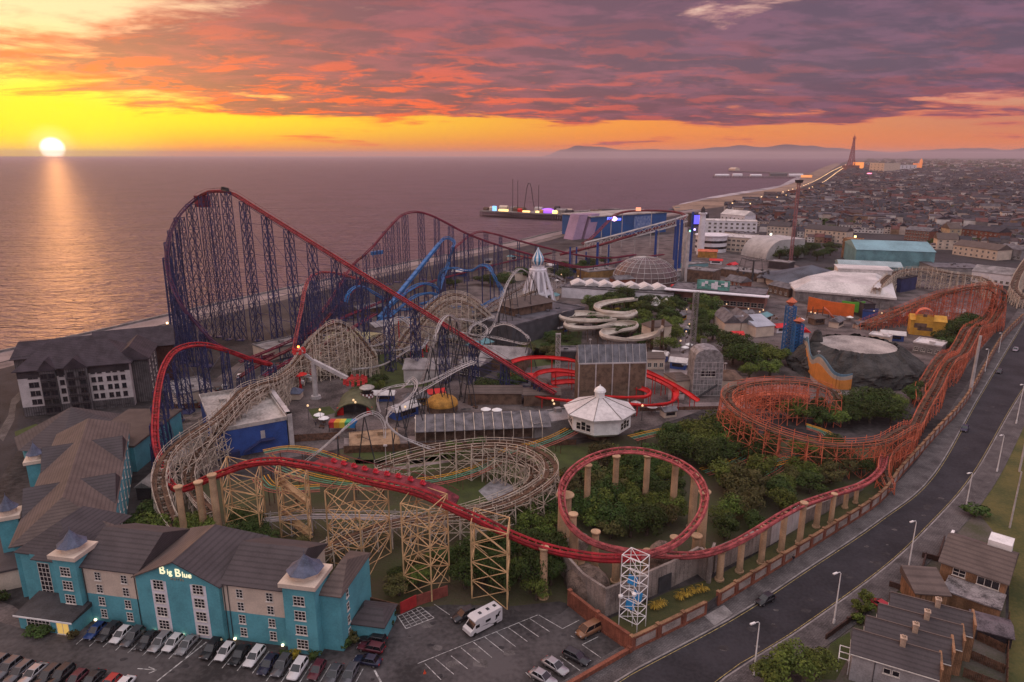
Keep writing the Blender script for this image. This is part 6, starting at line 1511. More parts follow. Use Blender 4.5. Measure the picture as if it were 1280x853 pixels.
for o,(m,lo,hi,th) in enumerate(((mat('wave_orange',(.66,.26,.06),.7,.08,.5),0,.62,.5),(mat('wave_grey',(.42,.36,.31),.7,.08,.5),.62,.86,.35),(mat('wave_blue',(.12,.22,.30),.7,.08,.5),.86,1.0,.2))):
    mb=MB(); n=len(P_)
    for i in range(n-1):
        f0,f1=i/(n-1),(i+1)/(n-1); a,b=P_[i],P_[i+1]; 
        def zz(f,k): return 2.0+ hh(f,0)*k*(1+.06*sin(f*20)*(k<.9)) if k else 2.0
        d=(b-a).normalized(); nn=V((d.y,-d.x,0))*th
        vs=[(a.x,a.y,zz(f0,lo)),(b.x,b.y,zz(f1,lo)),(b.x,b.y,zz(f1,hi)),(a.x,a.y,zz(f0,hi))]; ws=[(x+nn.x,y+nn.y,z) for x,y,z in vs]
        mb.add(vs+ws,[(0,3,2,1),(4,5,6,7),(3,7,6,2),(0,1,5,4)])
    mb.build('wave_band',m,t)
mb=MB()
for a,b in zip(P_,P_[1:]): mb.fr(a,b); mb.box(0,0,0,mb.L,.3,2.0)
mb.fr(); mb.T=None; mb.build('plinth',M_wht,t)
# yellow play building
t,T_,L_=block('play_house',(1136,418),(1180,422),9,7,'yellow painted play building with an orange domed gable and a dark painted emblem','building',mat('wall_yellow',(.62,.33,.05),.75,.12,.4),MATS['wall_yellow'],'gable',2.0)
mb=MB(*T_); n=10
for i in range(n):
    a0,a1=pi*i/n,pi*(i+1)/n; g=lambda a,y:(L_*.38-3.6*cos(a),y,9+3.4*sin(a)); mb.add([g(a0,-.4),g(a1,-.4),g(a1,4),g(a0,4)],[(0,1,2,3)])
mb.build('arched_gable',M_orng,t); mb=MB(*T_); mb.box(L_*.38-3.5,-.3,0,L_*.38+3.5,3.9,9.1); mb.build('tower_wall',MATS['wall_yellow'],t)
mb=MB(*T_); mb.cone((0,0),.01,.01,0,.01,3); 
for (x,z,w_,h_) in ((1.5,3.5,5,2.2),(3,2.4,6,1.6),(L_*.38-.8,8.8,1.6,1.2)): mb.box(x,-.42,z,x+w_,-.32,z+h_)
mb.build('painted_emblem',M_brn,t)
# big pale roofed arena, orange and green hoarding
base=G(1002,390); t=thing('arena',base,'very large white roofed arena behind the orange and green hoardings','building')
z0=HT(G(1119,386),371); FL,FR,BR,BL,LT_p=G(993,362,z0),G(1121,373,z0),G(1113,346,z0+1),G(1046,341,z0+1),G(986,354,z0)
inn=V((0,0,0))
for p in (FL,FR,BR,BL,LT_p): inn+=p/5
foot=[p+(inn-p)*.03 for p in (FL,FR,BR,BL,LT_p)]
mb=MB(); mb.prism([(p.x,p.y) for p in foot],0,z0-.3); mb.build('wall',M_tin,t)
mb=MB(); n=5; lo=[FL,FR,BR,BL,LT_p]; top=[inn+(p-inn)*.66+V((0,0,4.2)) for p in lo]; ee=[V((p.x,p.y,z0-1.0)) for p in lo]
mb.add([*lo,*top,*ee],[(i,(i+1)%n,(i+1)%n+n,i+n) for i in range(n)]+[tuple(range(n,2*n))]+[(i,i+2*n,(i+1)%n+2*n,(i+1)%n) for i in range(n)]); mb.build('roof',M_roofp,t)
p0,p1=G(1044,340,z0+3),G(1110,343,z0+3); mb=MB(p0,p1); mb.box(0,-10,z0-1,mb.L,6,z0+6.5); mb.box(-.4,-10.4,z0+6.5,mb.L+.4,6.4,z0+7); mb.build('roof_ridge',M_roofp,t)
for k in range(12):
    a=foot[0]+(foot[1]-foot[0])*(k+.5)/12; mb=MB(a,a+(foot[1]-foot[0])); mb.box(-.2,-.3,0,.2,-.02,z0-.6); mb.build('wall_pier',M_conc,t)
for k,(a,b,va,vb,m,l,dy) in enumerate(((( 1008,395),(1066,401),371,381,mat('hoarding_orange',(.72,.15,.03),.7,.1,.3),'orange hoarding with small white lettering in front of the white arena',0),((1050,394),(1079,397),377,378,mat('hoarding_green',(.12,.42,.05),.7,.1,.3),'bright green hoarding right of the orange one',2))):
    A_,B_=G(*a),G(*b); za,zb=HT(A_,va),HT(B_,vb); mb=MB(A_,B_); l_=mb.L; d_=dy
    mb.add([(0,d_,2.2),(l_,d_,1.6),(l_,d_,zb),(l_*.5,d_,(za+zb)/2-.6),(0,d_,za),(0,d_+.4,2.2),(l_,d_+.4,1.6),(l_,d_+.4,zb),(l_*.5,d_+.4,(za+zb)/2-.6),(0,d_+.4,za)],[(0,1,2,3,4),(9,8,7,6,5),(4,3,8,9),(3,2,7,8),(0,4,9,5),(1,6,7,2)])
    o=mb.build('hoarding',m); tag(o,l,'hoarding')
    for i in range(5):
        mb=MB(A_,B_); mb.box(l_*i/4.3,d_+.45,0,l_*i/4.3+.3,d_+.75,4); mb.build('post',M_iron,o)
block('restaurant',(1077,400),(1092,402),8,4.5,'blue panelled stall right of the green hoarding','stall',M_bluew,M_navy)
block('sheds',(1078,398),(1092,398),14,7,'dark block right of the green hoarding','building',M_dark,M_dark)
# teal warehouses
block('warehouse',(1047,348),(1126,352),22,9,'long low pale teal warehouse with white roof stripes','warehouse',M_tw,mat('roof_teal_white',(.36,.47,.49),.7,.15,.1,pat='x',pscale=.25),'gable',2.2)
block('warehouse',(1068,334),(1166,338),50,13,'big pale teal warehouse with a shallow roof, tallest of the industrial halls','warehouse',M_tw,mat('roof_teal',(.22,.40,.45),.7,.12,.06),'gable',4.5,axis='x')
block('rock_set',(1051,322),(1071,324),10,15,'tan rock textured tower block beside the teal warehouse','building',mat('rock_tan',(.36,.19,.10),.9,.3,.3,bump=.8,bscale=.8),MATS['rock_tan'])
c=G(1012,356); faceted('big_top',(c.x,c.y,0),27,4.5,8,16,M_creamw,mat('tent_slate_blue',(.085,.10,.125),.7,.25,.12),'dark blue grey round tent roof left of the white arena','tent')
mb_=None
A_=G(957,325); B_=G(1004,322); t=thing('barrel_hall',A_,'white ribbed barrel roofed hall left of the slim tower','building'); T_=(A_,B_); L_=MB(*T_).L; zt=HT(A_,301)
mb=MB(*T_); n=10
for i in range(n):
    a0,a1=pi/2*i/n,pi/2*(i+1)/n; g=lambda a:(L_*.45*(1-cos(a)),zt*sin(a)); (x0,z0),(x1_,z1_)=g(a0),g(a1); mb.add([(x0,0,z0),(x1_,0,z1_),(x1_,30,z1_),(x0,30,z0),(x1_,0,0),(x0,0,0)],[(0,1,2,3),(5,4,1,0)])
mb.box(L_*.45,0,0,L_,30,zt); mb.build('shell',mat('roof_ribbed_white',(.50,.47,.46),.7,.1,.2,pat='x',pscale=.5),t)
# slim tower
c,zt=GH(988,328,224); t=thing('gyro_tower',c,'slim reddish lattice tower with a dark cabin at its top','tower'); mb=MB(); lattice(mb,c,1.9,1.6,0,zt*.97,18,.24,.13,ax=(1,0,0)); mb.build('shaft',mat('tower_red_white',(.36,.16,.17),.7,.2,.2),t); mb=MB(); mb.cone(c,2.6,3.2,zt*.955,zt*.99,10); mb.build('cabin',M_dark,t)
# white casino with round front, lighthouse tower
t,T_,L_=block('casino_building',(880,312),(960,318),26,12,'long white art deco building with rows of dark windows behind the white track','building',M_creamw,M_roofp,win=(14,3,2.6,1.6))
c=G(888,314); mb=MB(); mb.cone(c,13,13,0,14,24); mb.cone(c,14,14,13.6,14.3,24); o=mb.build('rotunda',M_pwhite,t); mb=MB(); mb.cone(c,13.15,13.15,3,5,24,cap=False); mb.cone(c,13.15,13.15,8,10,24,cap=False); mb.build('window_band',M_glass,o)
block('casino_building',(876,296),(945,298),22,16,'upper white block behind the long art deco building','building',M_pwhite,M_roofp,win=(10,4,2.4,1.8))
c,zt=GH(875,318,258); t=thing('white_tower',c,'slim white tower with a dark lantern top beside the blue coaster column','tower'); mb=MB(); mb.cone(c,3.2,2.5,0,zt*.86,12); mb.cone(c,3.6,3.6,zt*.84,zt*.87,12); mb.build('shaft',M_pwhite,t); mb=MB(); mb.cone(c,2,1.6,zt*.87,zt*.94,10); mb.cone(c,1.8,.1,zt*.94,zt,10); mb.build('lantern',M_dark,t)
block('small_building',(872,322),(896,323),8,5,'orange and ochre little building in front of the white rotunda','building',mat('wall_ochre',(.5,.25,.06),.8,.2,.3),M_orng,'gable',1.5)
# blue and pink building by the pier
A_=G(738,298); B_=G(832,290); T_=(A_,B_); L_=MB(*T_).L; zt=HT(A_,272); t=thing('pool_building',A_,'blue sided leisure building with two sloping pink panels by the pier root','building'); 
M_sb=mat('panel_deep_blue',(.02,.10,.30),.6,.12,.08); M_pk=mat('panel_pink',(.33,.22,.33),.6,.12,.06)
mb=MB(*T_); mb.box(0,0,0,L_,46,zt); mb.build('wall',M_sb,t); mb=MB(*T_); mb.box(-1,-1,zt,L_+1,47,zt+1); mb.build('roof',M_roofw,t)
mb=MB(*T_); 
for k in (0,1): x=-26+k*15; mb.add([(x,-4,.3),(x+11,-4,.3),(x+24,2,zt+3),(x+13,2,zt+3),(x,10,.3),(x+11,10,.3),(x+24,16,zt+3),(x+13,16,zt+3)],[(0,1,2,3),(0,3,7,4),(3,2,6,7),(1,5,6,2)])
mb.build('sloping_panel',M_pk,t); mb=MB(*T_); mb.box(L_*.55,-.6,5,L_*.78,-.2,zt-2); mb.build('mural',mat('mural_pale',(.25,.33,.50),.7,.4,.4,rgb2=(.05,.12,.35)),t)
# white beam coaster on blue columns behind the dome, with lit vehicle
t=coaster('steel_coaster',G(800,330),'white box truss coaster ramp on thick blue columns, red loop behind, above the gridded dome')
tp=[(731,304,16),(760,297,20),(790,289,25),(820,281,29),(845,274,32),(860,269,34)]; path=cr(W(tp),6)
mb=MB()
for dz in (0,5):
    for dy in (0,3): mb.tube([p+V((0,dy,-dz)) for p in path],.5,5)
for i in range(len(path)-1):
    a,b=path[i],path[i+1]; mb.beam(a,b-V((0,0,5)),.45); mb.beam(a,a-V((0,0,5)),.4); mb.beam(a-V((0,0,5)),b,.3); mb.beam(a,a+V((0,3,0)),.35)
mb.build('truss',M_wht,t)
for (u,v,vt,r) in ((746,340,300,1.3),(818,333,285,1.3),(843,352,272,1.5),(848,345,272,1.5),(862,331,262,1.5),(760,335,303,.9),(712,345,306,.9),(720,340,306,.9),(732,340,312,.8),(842,325,270,1.2)):
    c,zz=GH(u,v,vt+3); r*=.72; mb=MB(); mb.cone(c,r,r*.9,0,zz,10); mb.build('column',M_blue2 if 'M_blue2' in globals() else mat('column_blue',(.015,.06,.25),.5,.1,.3),t)
for (u,v,vt) in ((853,350,285),(857,352,290)):
    c,zz=GH(u,v,vt); mb=MB(); mb.cone(c,1.2,1.1,0,zz,10); mb.build('column',M_wht,t)
red=cr(W([(700,318,10),(725,312,13),(760,303,18),(790,294,22),(820,285,26),(845,278,29),(856,271,31),(850,266,32),(830,263.5,33),(805,263,33),(785,264,32),(770,268,30),(762,275,27),(752,285,22),(740,297,16),(728,305,12)]),3)
rails('track',red,t,M_redd,M_redd,2.2,.4,4,.5,False,0)
for i in range(4,len(red),8): mb=MB(); p=red[i]; mb.cone(p,.35,.35,0,p.z-1,6); mb.build('post',M_wht,t)
c=red[len(red)-14]; t=thing('lit_ride_sign',G(768,274,27),'glowing blue and pink illuminated gondola on the red loop above the blue building','ride car'); q=G(768,274,27)
mb=MB(); mb.smooth=True; mb.lathe((q.x,q.y),[(.1,q.z-2),(2.2,q.z-1),(2.6,q.z+.4),(1.2,q.z+1.8),(.1,q.z+2.2)],10); mb.build('shell',mat('glow_pink',(.8,.4,.7),.5,0,1,emit=(1,.55,.8),es=2.2),t); mb=MB(); mb.cbox((q.x-4,q.y),4,2,q.z-.6,q.z+1.4); mb.cbox((q.x+4,q.y),3,2,q.z-1,q.z+.6); mb.build('fin',mat('glow_blue',(.1,.1,.8),.5,0,1,emit=(.08,.12,1),es=3),t)
q=G(798,262,34); mb=MB(); mb.cbox(q,4,2.5,q.z-1.2,q.z+1.6); tag(mb.build('ride_car',mat('glow_peach',(.8,.4,.3),.5,0,1,emit=(1,.35,.18),es=1.1)),'small peach lit ride car on top of the red loop','ride car')
# green fronted arcade with long white canopy and others
t,T_,L_=block('arcade',(838,378),(955,388),20,8,'long arcade with a white canopy and a green pictorial roof sign','building',mat('brick_park',(.27,.12,.09),.9,.2,.3),M_slat,win=(14,1,3,2.4))
mb=MB(*T_); mb.box(-3,-5,7.6,L_+2,1,8.1); mb.build('canopy',M_pwhite,t); mb=MB(*T_); mb.box(L_*.27,3,8.3,L_*.62,4,13.5); g=mb.build('roof_sign',mat('sign_green',(.12,.33,.28),.7,.3,.4),t); mb=MB(*T_)
for k in range(8): mb.cone((0,0),.01,.01,0,.01,3) if False else mb.box(L_*(.32+.035*k),2.9,10+1.5*sin(k*1.3),L_*(.32+.035*k)+1.7,2.98,12+1.2*sin(k*2.1))
mb.build('sign_picture',M_pwhite,g)
block('hall',(905,418),(925,418),18,5.5,'white walled hall with a grey gabled roof, left one of the pair','building',M_creamw,M_slat,'gable',3.5,axis='y'); block('hall',(926,418),(942,418),18,5.5,'white walled hall with a grey gabled roof, right one of the pair','building',M_creamw,M_slat,'gable',3.5,axis='y')
block('hall',(944,422),(967,420),22,5,'cream hall with a pale blue grey roof and an orange side wall','building',M_creamw,mat('roof_pale_blue',(.40,.42,.48),.7,.1,.2),'gable',3)
block('food_stall',(917,428),(930,428),6,3,'small red roofed stall in front of the twin white halls','stall',M_creamw,M_redb,'gable',1.4)
block('arcade',(702,372),(840,382),16,6,'long low row with a zigzag grey and white roof left of the arcade canopy','building',M_pwhite,M_slat)
for k in range(7): 
    a=G(715+k*17,372+k*1.1); mb=MB(a,a+V((1,0,0))); mb.gable(0,2,9,14,6.9,2.2,axis='y',ov=.3); tag(mb.build('roof_light',M_roofp),'pale ridged roof light, number %s from the left on the long low row'%['one','two','three','four','five','six','seven'][k],'roof light','roof lights')
for i,(u,v) in enumerate(((819,388),(832,390))):
    c=G(u,v); t=thing('tent',c,['left','right'][i]+' of two small white peaked tents before the arcade row','tent'); mb=MB(); mb.cone(c,4.6,.15,3.4,7.5,8); mb.build('canopy',M_white,t); mb=MB()
    for k in range(6): a=k*pi/3; mb.beam((c.x+4*cos(a),c.y+4*sin(a),0),(c.x+4*cos(a),c.y+4*sin(a),3.5),.15)
    mb.build('pole',M_wht,t)
t,T_,L_=block('flume_station',(812,435),(838,432),7,9,'cream tower like station at the end of the pale water slide','building',M_creamw,M_slateb,'gable',2,hip=2)
for dx in (-3,2): mb=MB(*T_); mb.beam((dx+2,-3,0),(dx+2,-3,13),1.0,.8); mb.build('post',M_plank,t)
block('shop',(855,352),(890,356),14,8,'brown and grey building right of the gridded dome','building',M_brn,M_tin); block('shop',(640,352),(700,346),12,5,'low pale building behind the striped teardrop tower','building',M_creamw,M_tin)
block('shop',(735,350),(775,346),14,5,'low ochre and brown stalls left of the gridded dome','building',mat('wall_ochre2',(.3,.18,.07),.85,.2,.3),M_tin); block('shop',(1100,362),(1125,366),18,8,'dark blue block between arena and pale timber coaster','building',M_navy,M_dark)
block('shop',(960,335),(985,338),10,5,'dark low building below the ribbed barrel hall','building',M_dark,M_tin); block('shop',(898,345),(945,352),16,5,'low cluttered grey roofs left of the round dark tent','building',M_brn,M_tin)

# ------------------------------------------------------------ more of the dense middle of the park
sm=coaster('kids_coaster',G(520,455),'small red and white spiral coaster among the navy towers left of the red lift')
steel(sm,[(486,430,4),(484,415,9),(490,402,12),(502,398,13),(512,405,11),(514,420,7),(508,432,4)],M_wht,1.6,.2,.3,ms=M_redb,sup=6,style='B')
steel(sm,[(506,430,4),(512,412,8),(522,404,9),(532,410,8),(534,424,5),(525,436,4),(505,438,4),(488,434,4)],M_wht,1.4,.18,.25,ms=M_redb,sup=6,style='B')
hd=coaster('wooden_coaster',G(660,400),'long straight cream timber run between the white hump and the white spire')
woody(hd,W([(562,424,3),(585,410,5),(612,394,8),(638,378,10),(662,366,11),(684,360,10)]),M_timber,M_plank,2.8,3.0,post=.2)
woody(hd,W([(430,452,3),(452,438,5),(478,420,6),(500,406,6),(520,394,5)]),M_timber,M_plank,2.8,3.2,post=.2)
nv=coaster('steel_coaster',G(420,380),'low dark red track loops behind the navy towers near the seafront')
steel(nv,[(300,452,5),(340,436,6),(390,414,7),(440,392,8),(490,372,8),(540,352,8),(590,338,7),(640,326,6),(690,316,6)],M_maroon,1.6,.22,.3,ms=M_navy,sup=9,style='B')
steel(nv,[(330,470,4),(360,452,6),(400,432,7),(440,410,7),(470,392,6)],M_maroon,1.6,.22,.3,ms=M_navy,sup=9,style='B')
steel(nv,[(640,318,7),(680,326,9),(720,334,8),(760,330,8),(800,322,9),(830,318,9)],M_maroon,1.6,.25,.3,ms=M_navy,sup=10,style='B')
for (a,b,d,h,l,mw,mr,rf,rh,win) in (
 ((470,420),(500,414),9,4,'grey shed between the two timber mounds',M_conc,M_tin,'gable',1.5,None),((450,398),(480,392),9,4,'brown maintenance shed behind the left timber mound',M_brn,M_slat,'gable',1.6,None),
 ((575,470),(600,474),9,5,'open sided grey queue hall beside the red lift',M_iron,M_tin,'gable',1.6,(5,1,1.4,2)),((700,452),(722,452),7,4,'dark plant building left of the slatted hall',M_dark,M_slat,'flat',1,None),
 ((808,462),(830,462),7,4.5,'cream booth with a brown roof right of the slatted hall',M_creamw,M_slateb,'gable',1.6,(3,1,1.4,1.6)),((640,420),(668,424),6,4,'low grey annexe below the charcoal ride building',M_conc,M_tin,'flat',.5,(4,1,1.4,1.4)),
 ((730,362),(760,362),9,4.5,'grey and white workshop behind the zigzag roofed row',M_pwhite,M_slat,'gable',2,(5,1,1.6,1.6)),((770,360),(800,358),9,5,'brown brick workshop behind the zigzag roofed row',M_brick,M_slat,'gable',2,(5,1,1.6,1.6)),
 ((846,350),(870,348),10,5,'low white kitchen block between the gridded dome and the columns',M_pwhite,M_tin,'flat',.7,(5,1,1.4,1.2)),((960,366),(985,372),11,5,'brown booth left of the white arena',M_brn,M_slat,'gable',2,(4,1,1.4,1.6)),
 ((1085,430),(1110,434),6,4,'low pale shed behind the crater building',M_creamw,M_roofp,'flat',.5,(3,1,1.4,1.4)),((1140,440),(1175,446),10,4,'pale flat roofed store right of the crater building',M_conc,M_roofp,'flat',.5,(4,1,1.4,1.4)),
 ((1185,400),(1205,402),8,4,'small white shed behind the yellow building',M_pwhite,M_tin,'gable',1.5,None),((905,362),(925,366),10,6,'brick gabled shop at the left end of the arcade roofs',M_brick,M_slat,'gable',3,(4,2,1.4,1.6)),
 ((1130,300),(1160,303),16,10,'long brick mill like block behind the tallest teal warehouse',M_brick,M_slat,'gable',3,(9,3,1.6,1.8)),((905,302),(935,306),14,9,'cream block with dark shopfronts right of the casino rear',M_creamw,M_slat,'flat',.8,(7,2,2,2)),
 ((1245,322),(1275,326),16,8,'grey gabled depot at the far right edge above the timber hill',M_tin,M_slat,'gable',3,(6,1,2,2)),((860,340),(885,338),9,5,'teal fronted stall row behind the columns',M_tw,M_tin,'flat',.6,(6,1,1.5,1.8))):
    block('park_building',a,b,d,h,l,'building',mw,mr,rf,rh,win=win)
# double ferris style spokes wheel ride and swing ride
c=G(940,352); t=thing('swing_ride',c,'dark spidery swing ride with raised arms left of the round dark tent','fairground ride'); mb=MB(); mb.cone(c,.8,.5,0,14,8); mb.build('mast',M_iron,t)
for i in range(10): a=i*pi/5; mb=MB(); mb.beam((c.x,c.y,13.5),(c.x+8*cos(a),c.y+8*sin(a),15),.22); mb.beam((c.x+8*cos(a),c.y+8*sin(a),15),(c.x+10*cos(a),c.y+10*sin(a),7),.12); mb.cbox((c.x+10*cos(a),c.y+10*sin(a)),1.2,1.2,6,7.2); mb.build('arm',M_iron,t)
c=G(1018,398); t=thing('twister_ride',c,'small brown timber play frame before the orange hoarding','fairground ride'); mb=MB()
for k in range(4): mb.box(c.x-4+k*2.6,c.y,0,c.x-3.7+k*2.6,c.y+.3,4.5+k%2*1.5)
for k in range(3): mb.beam((c.x-4,c.y,1.4+k*1.4),(c.x+4.2,c.y,1.6+k*1.4),.25)
mb.build('frame',M_plank,t); mb=MB(); mb.tube([(c.x+4,c.y,5.5),(c.x+6,c.y-1,4),(c.x+7.5,c.y-2,1.8),(c.x+9,c.y-2,.6)],.5,8); mb.build('slide',M_orng,t)
# ------------------------------------------------------------ town, tower and piers
M_wl=[mat('wall_brick_town',(.22,.085,.065),.9,.2,.2),mat('wall_cream_town',(.52,.43,.38),.85,.15,.2),mat('wall_white_town',(.66,.62,.60),.8,.12,.2),mat('wall_grey_town',(.19,.17,.17),.85,.2,.2),mat('wall_tan_town',(.30,.19,.12),.9,.2,.2)]
M_rf=[mat('roof_slate_town',(.046,.042,.054),.75,.25,.2),mat('roof_brown_town',(.085,.055,.056),.8,.25,.2),mat('roof_grey_town',(.115,.105,.118),.75,.25,.2),mat('roof_red_town',(.13,.05,.045),.8,.25,.2)]
M_lit=mat('window_lit',(.5,.35,.15),.5,0,1,emit=(1,.60,.22),es=1.8)
def house_bits(mb, w, d, h, rh, wi, ri, gab=False, chim=True, wins=True, ox=0, oy=0, M0=0):
    """mats: 0-4 walls, 5-8 roofs, 9 glass, 10 lit, 11 chimney"""
    mb.mi=wi; mb.box(ox,oy,0,ox+w,oy+d,h)
    mb.mi=5+ri; mb.gable(ox,oy,ox+w,oy+d,h,rh,axis='y' if gab else 'x',ov=.25,th=.1)
    mb.mi=wi
    if gab: mb.add([(ox,oy-.02,h),(ox+w,oy-.02,h),(ox+w/2,oy-.02,h+rh*.96),(ox,oy+d,h),(ox+w,oy+d,h),(ox+w/2,oy+d,h+rh*.96)],[(0,1,2),(4,3,5)])
    else: mb.add([(ox,oy,h),(ox,oy+d,h),(ox,oy+d/2,h+rh*.96),(ox+w,oy,h),(ox+w,oy+d,h),(ox+w,oy+d/2,h+rh*.96)],[(1,0,2),(3,4,5)])
    if chim: mb.mi=11; x=ox+w-.9; mb.box(x,oy+d/2-.6,h+rh*.5,x+.8,oy+d/2+.6,h+rh+1.0)
    if wins:
        n=max(1,int(h/2.8))
        for k in range(n):
            for q in (.27,.73):
                mb.mi=9; x=ox+w*q; z=.9+k*2.8; mb.box(x-.6,oy-.06,z,x+.6,oy-.01,z+1.4)
MT=M_wl+M_rf+[M_glass,M_lit,mat('chimney_town',(.26,.13,.09),.9,.2,.5)]
RC=random.Random(5); kinds=[]
desc=[('dark slate roofed','brick'),('grey gabled','cream'),('slate roofed','white'),('brown roofed','white'),('tall gabled','cream'),('red roofed','tan'),('low grey roofed','white'),('tall slate roofed','grey')]
spec=[(6.5,9,5.8,2.6,0,0,False),(6.5,9,6.4,3.0,1,2,True),(7,9,6.0,2.6,2,0,False),(6.5,9.5,5.8,2.8,2,1,False),(6.2,10,8.6,3.4,1,0,True),(8,9,5.4,3.0,4,3,False),(9,10,4.0,2.2,2,2,True),(8,11,9.2,3.0,3,0,False)]
meshes=[]
for i,(w,d,h,rh,wi,ri,g) in enumerate(spec):
    mb=MB(); house_bits(mb,w,d,h,rh,wi,ri,g,True,True,-w/2,-d/2); 
    if g: mb.mi=wi; mb.box(-w*.35,-d/2-1.0,0,-w*.02,-d/2-.03,h*.62); mb.mi=9; mb.box(-w*.31,-d/2-1.06,.9,-w*.06,-d/2-1.0,2.2)
    o=mb.build('town_house',MT,origin=(0,0,0)); meshes.append(o.data); bpy.data.objects.remove(o)
CITYP=[(905,262),(960,251),(1012,241),(1038,228),(1056,216),(1078,205),(1092,197.2),(1600,197.2),(1800,345),(1290,345),(1262,330),(1240,318),(1170,312),(1160,296),(1080,291),(1050,306),(1008,318),(1006,300),(955,296),(945,278),(905,278)]
cp_=[tuple(G(u,v).xy) for u,v in CITYP]
cdir=(G(1053,214)-G(960,252)).normalized(); cn_=V((cdir.y,-cdir.x,0)); o0=G(960,252)
cand=[]
def pix(p):
    y=p[1]; dz=CAMZ-p[2]; zc=y*cos(PT)+dz*sin(PT); yc=dz*cos(PT)-y*sin(PT)
    return 640+F*p[0]/zc, 426.5+F*yc/zc
avoid=[(G(1262,345),26),(G(1215,338),34)]
y=-600; row=0
while y<3600:                                     # terraces in blocks across the town
    x=-300
    while x<3200:
        blk=(int(x//140)+int(y//170))
        rot=(hash((int(x//140)*31+int(y//170)*17))%3)
        ln=RC.randint(5,13); 
        base=o0+cn_*x+cdir*y; dist=base.length
        for k in range(ln):
            p=base+(cn_ if rot else cdir)*(k*7.0)
            if not inpoly(p.x,p.y,cp_): continue
            u,v=pix(p)
            if not(-20<u<1310) or p.y<0: continue
            if p.length>1500 and RC.random()<.12: continue
            cand.append((p.length,p,rot,RC.random()))
        x+=ln*7.0+RC.uniform(5,14) if rot else 27
    y+=24+RC.choice((0,0,6,14)); row+=1
cand.sort(key=lambda c:c[0])
ya=atan2(cn_.y,cn_.x)
def regionlabel(u,v):
    a='near the seafront' if u<1010 else ('behind the teal warehouses' if u<1180 else 'at the right edge of the town')
    return a
vis=0; stuff=MB(); K_=0; NI=290
for dist,p,rot,r in cand:
    K_+=1; i=int(r*997)%8; th=(ya if rot else ya+pi/2)+(pi if (K_//9)%2 else 0)
    if vis<NI:
        o=bpy.data.objects.new('town_house',meshes[i]); COL.objects.link(o); o.location=p; o.rotation_euler=(0,0,th); sc=.82+.2*((r*37)%1); o.scale=(1,sc,sc); u,v=pix(p)
        tag(o,f'{desc[i][0]} {desc[i][1]} house in the terraced rows {regionlabel(u,v)}','house','houses in the town rows'); vis+=1
    else:
        w,d,h,rh,wi,ri,g=spec[i]; stuff.T=(p,V((cos(th),sin(th),0)),V((-sin(th),cos(th),0)))
        far_=dist>1500; house_bits(stuff,w,d,h,rh,wi,ri,g,not far_,False,-w/2,-d/2)
        if (r*613)%1<.10: stuff.mi=10; stuff.box(-.6,-d/2-.1,1.2,.6,-d/2-.02,2.4)
# larger blocks scattered through and beyond
for k in range(5200):
    f=RC.random()**1.6; dist=900+f*11000; x=RC.uniform(-.1,1.0)
    ang=radians(22+ x*40); p=V((sin(ang)*dist,cos(ang)*dist,0)); u,v=pix(p)
    if not inpoly(p.x,p.y,cp_) or u>1320: continue
    w=RC.uniform(8,24)*(1+dist/9000); d=RC.uniform(8,14)*(1+dist/9000); h=RC.uniform(5,11)*(1+dist/14000); th=ya+RC.choice((0,pi/2))
    stuff.T=(p,V((cos(th),sin(th),0)),V((-sin(th),cos(th),0))); wi=RC.choice((0,1,2,2,3,4)); stuff.mi=wi
    if RC.random()<.6: house_bits(stuff,w,d,h,h*.3,wi,RC.randrange(4),RC.random()<.5,False,False,-w/2,-d/2)
    else: stuff.box(-w/2,-d/2,0,w/2,d/2,h); stuff.mi=5+RC.choice((0,2,2)); stuff.box(-w/2-.3,-d/2-.3,h,w/2+.3,d/2+.3,h+.8)
    if RC.random()<.05: stuff.mi=10; stuff.box(-w/4,-d/2-.15,2,w/4,-d/2-.02,4)
stuff.T=None; o=stuff.build('town_rooftops',MT,origin=(0,0,0)); tag(o,kind='stuff')
# dark tree masses in the town
mt=MB()
for k in range(900):
    f=RC.random()**1.4; dist=700+f*12000; ang=radians(24+RC.random()*16); p=V((sin(ang)*dist,cos(ang)*dist,0))
    if not inpoly(p.x,p.y,cp_): continue
    s=(3+dist/900)*RC.uniform(.7,1.6)
    for q in range(26): 
        d_=V((RC.gauss(0,1),RC.gauss(0,1),abs(RC.gauss(0,.7)))).normalized(); c=p+V((d_.x*s*2.2,d_.y*s,d_.z*s*.9+s*.25)); a=d_.orthogonal().normalized()*s*.5; b=d_.cross(a.normalized())*s*.4
        mt.add([c-a,c-b,c+a,c+b],[(0,1,2,3)])
tag(mt.build('town_trees',LEAF['dark'],origin=(0,0,0)),kind='stuff')
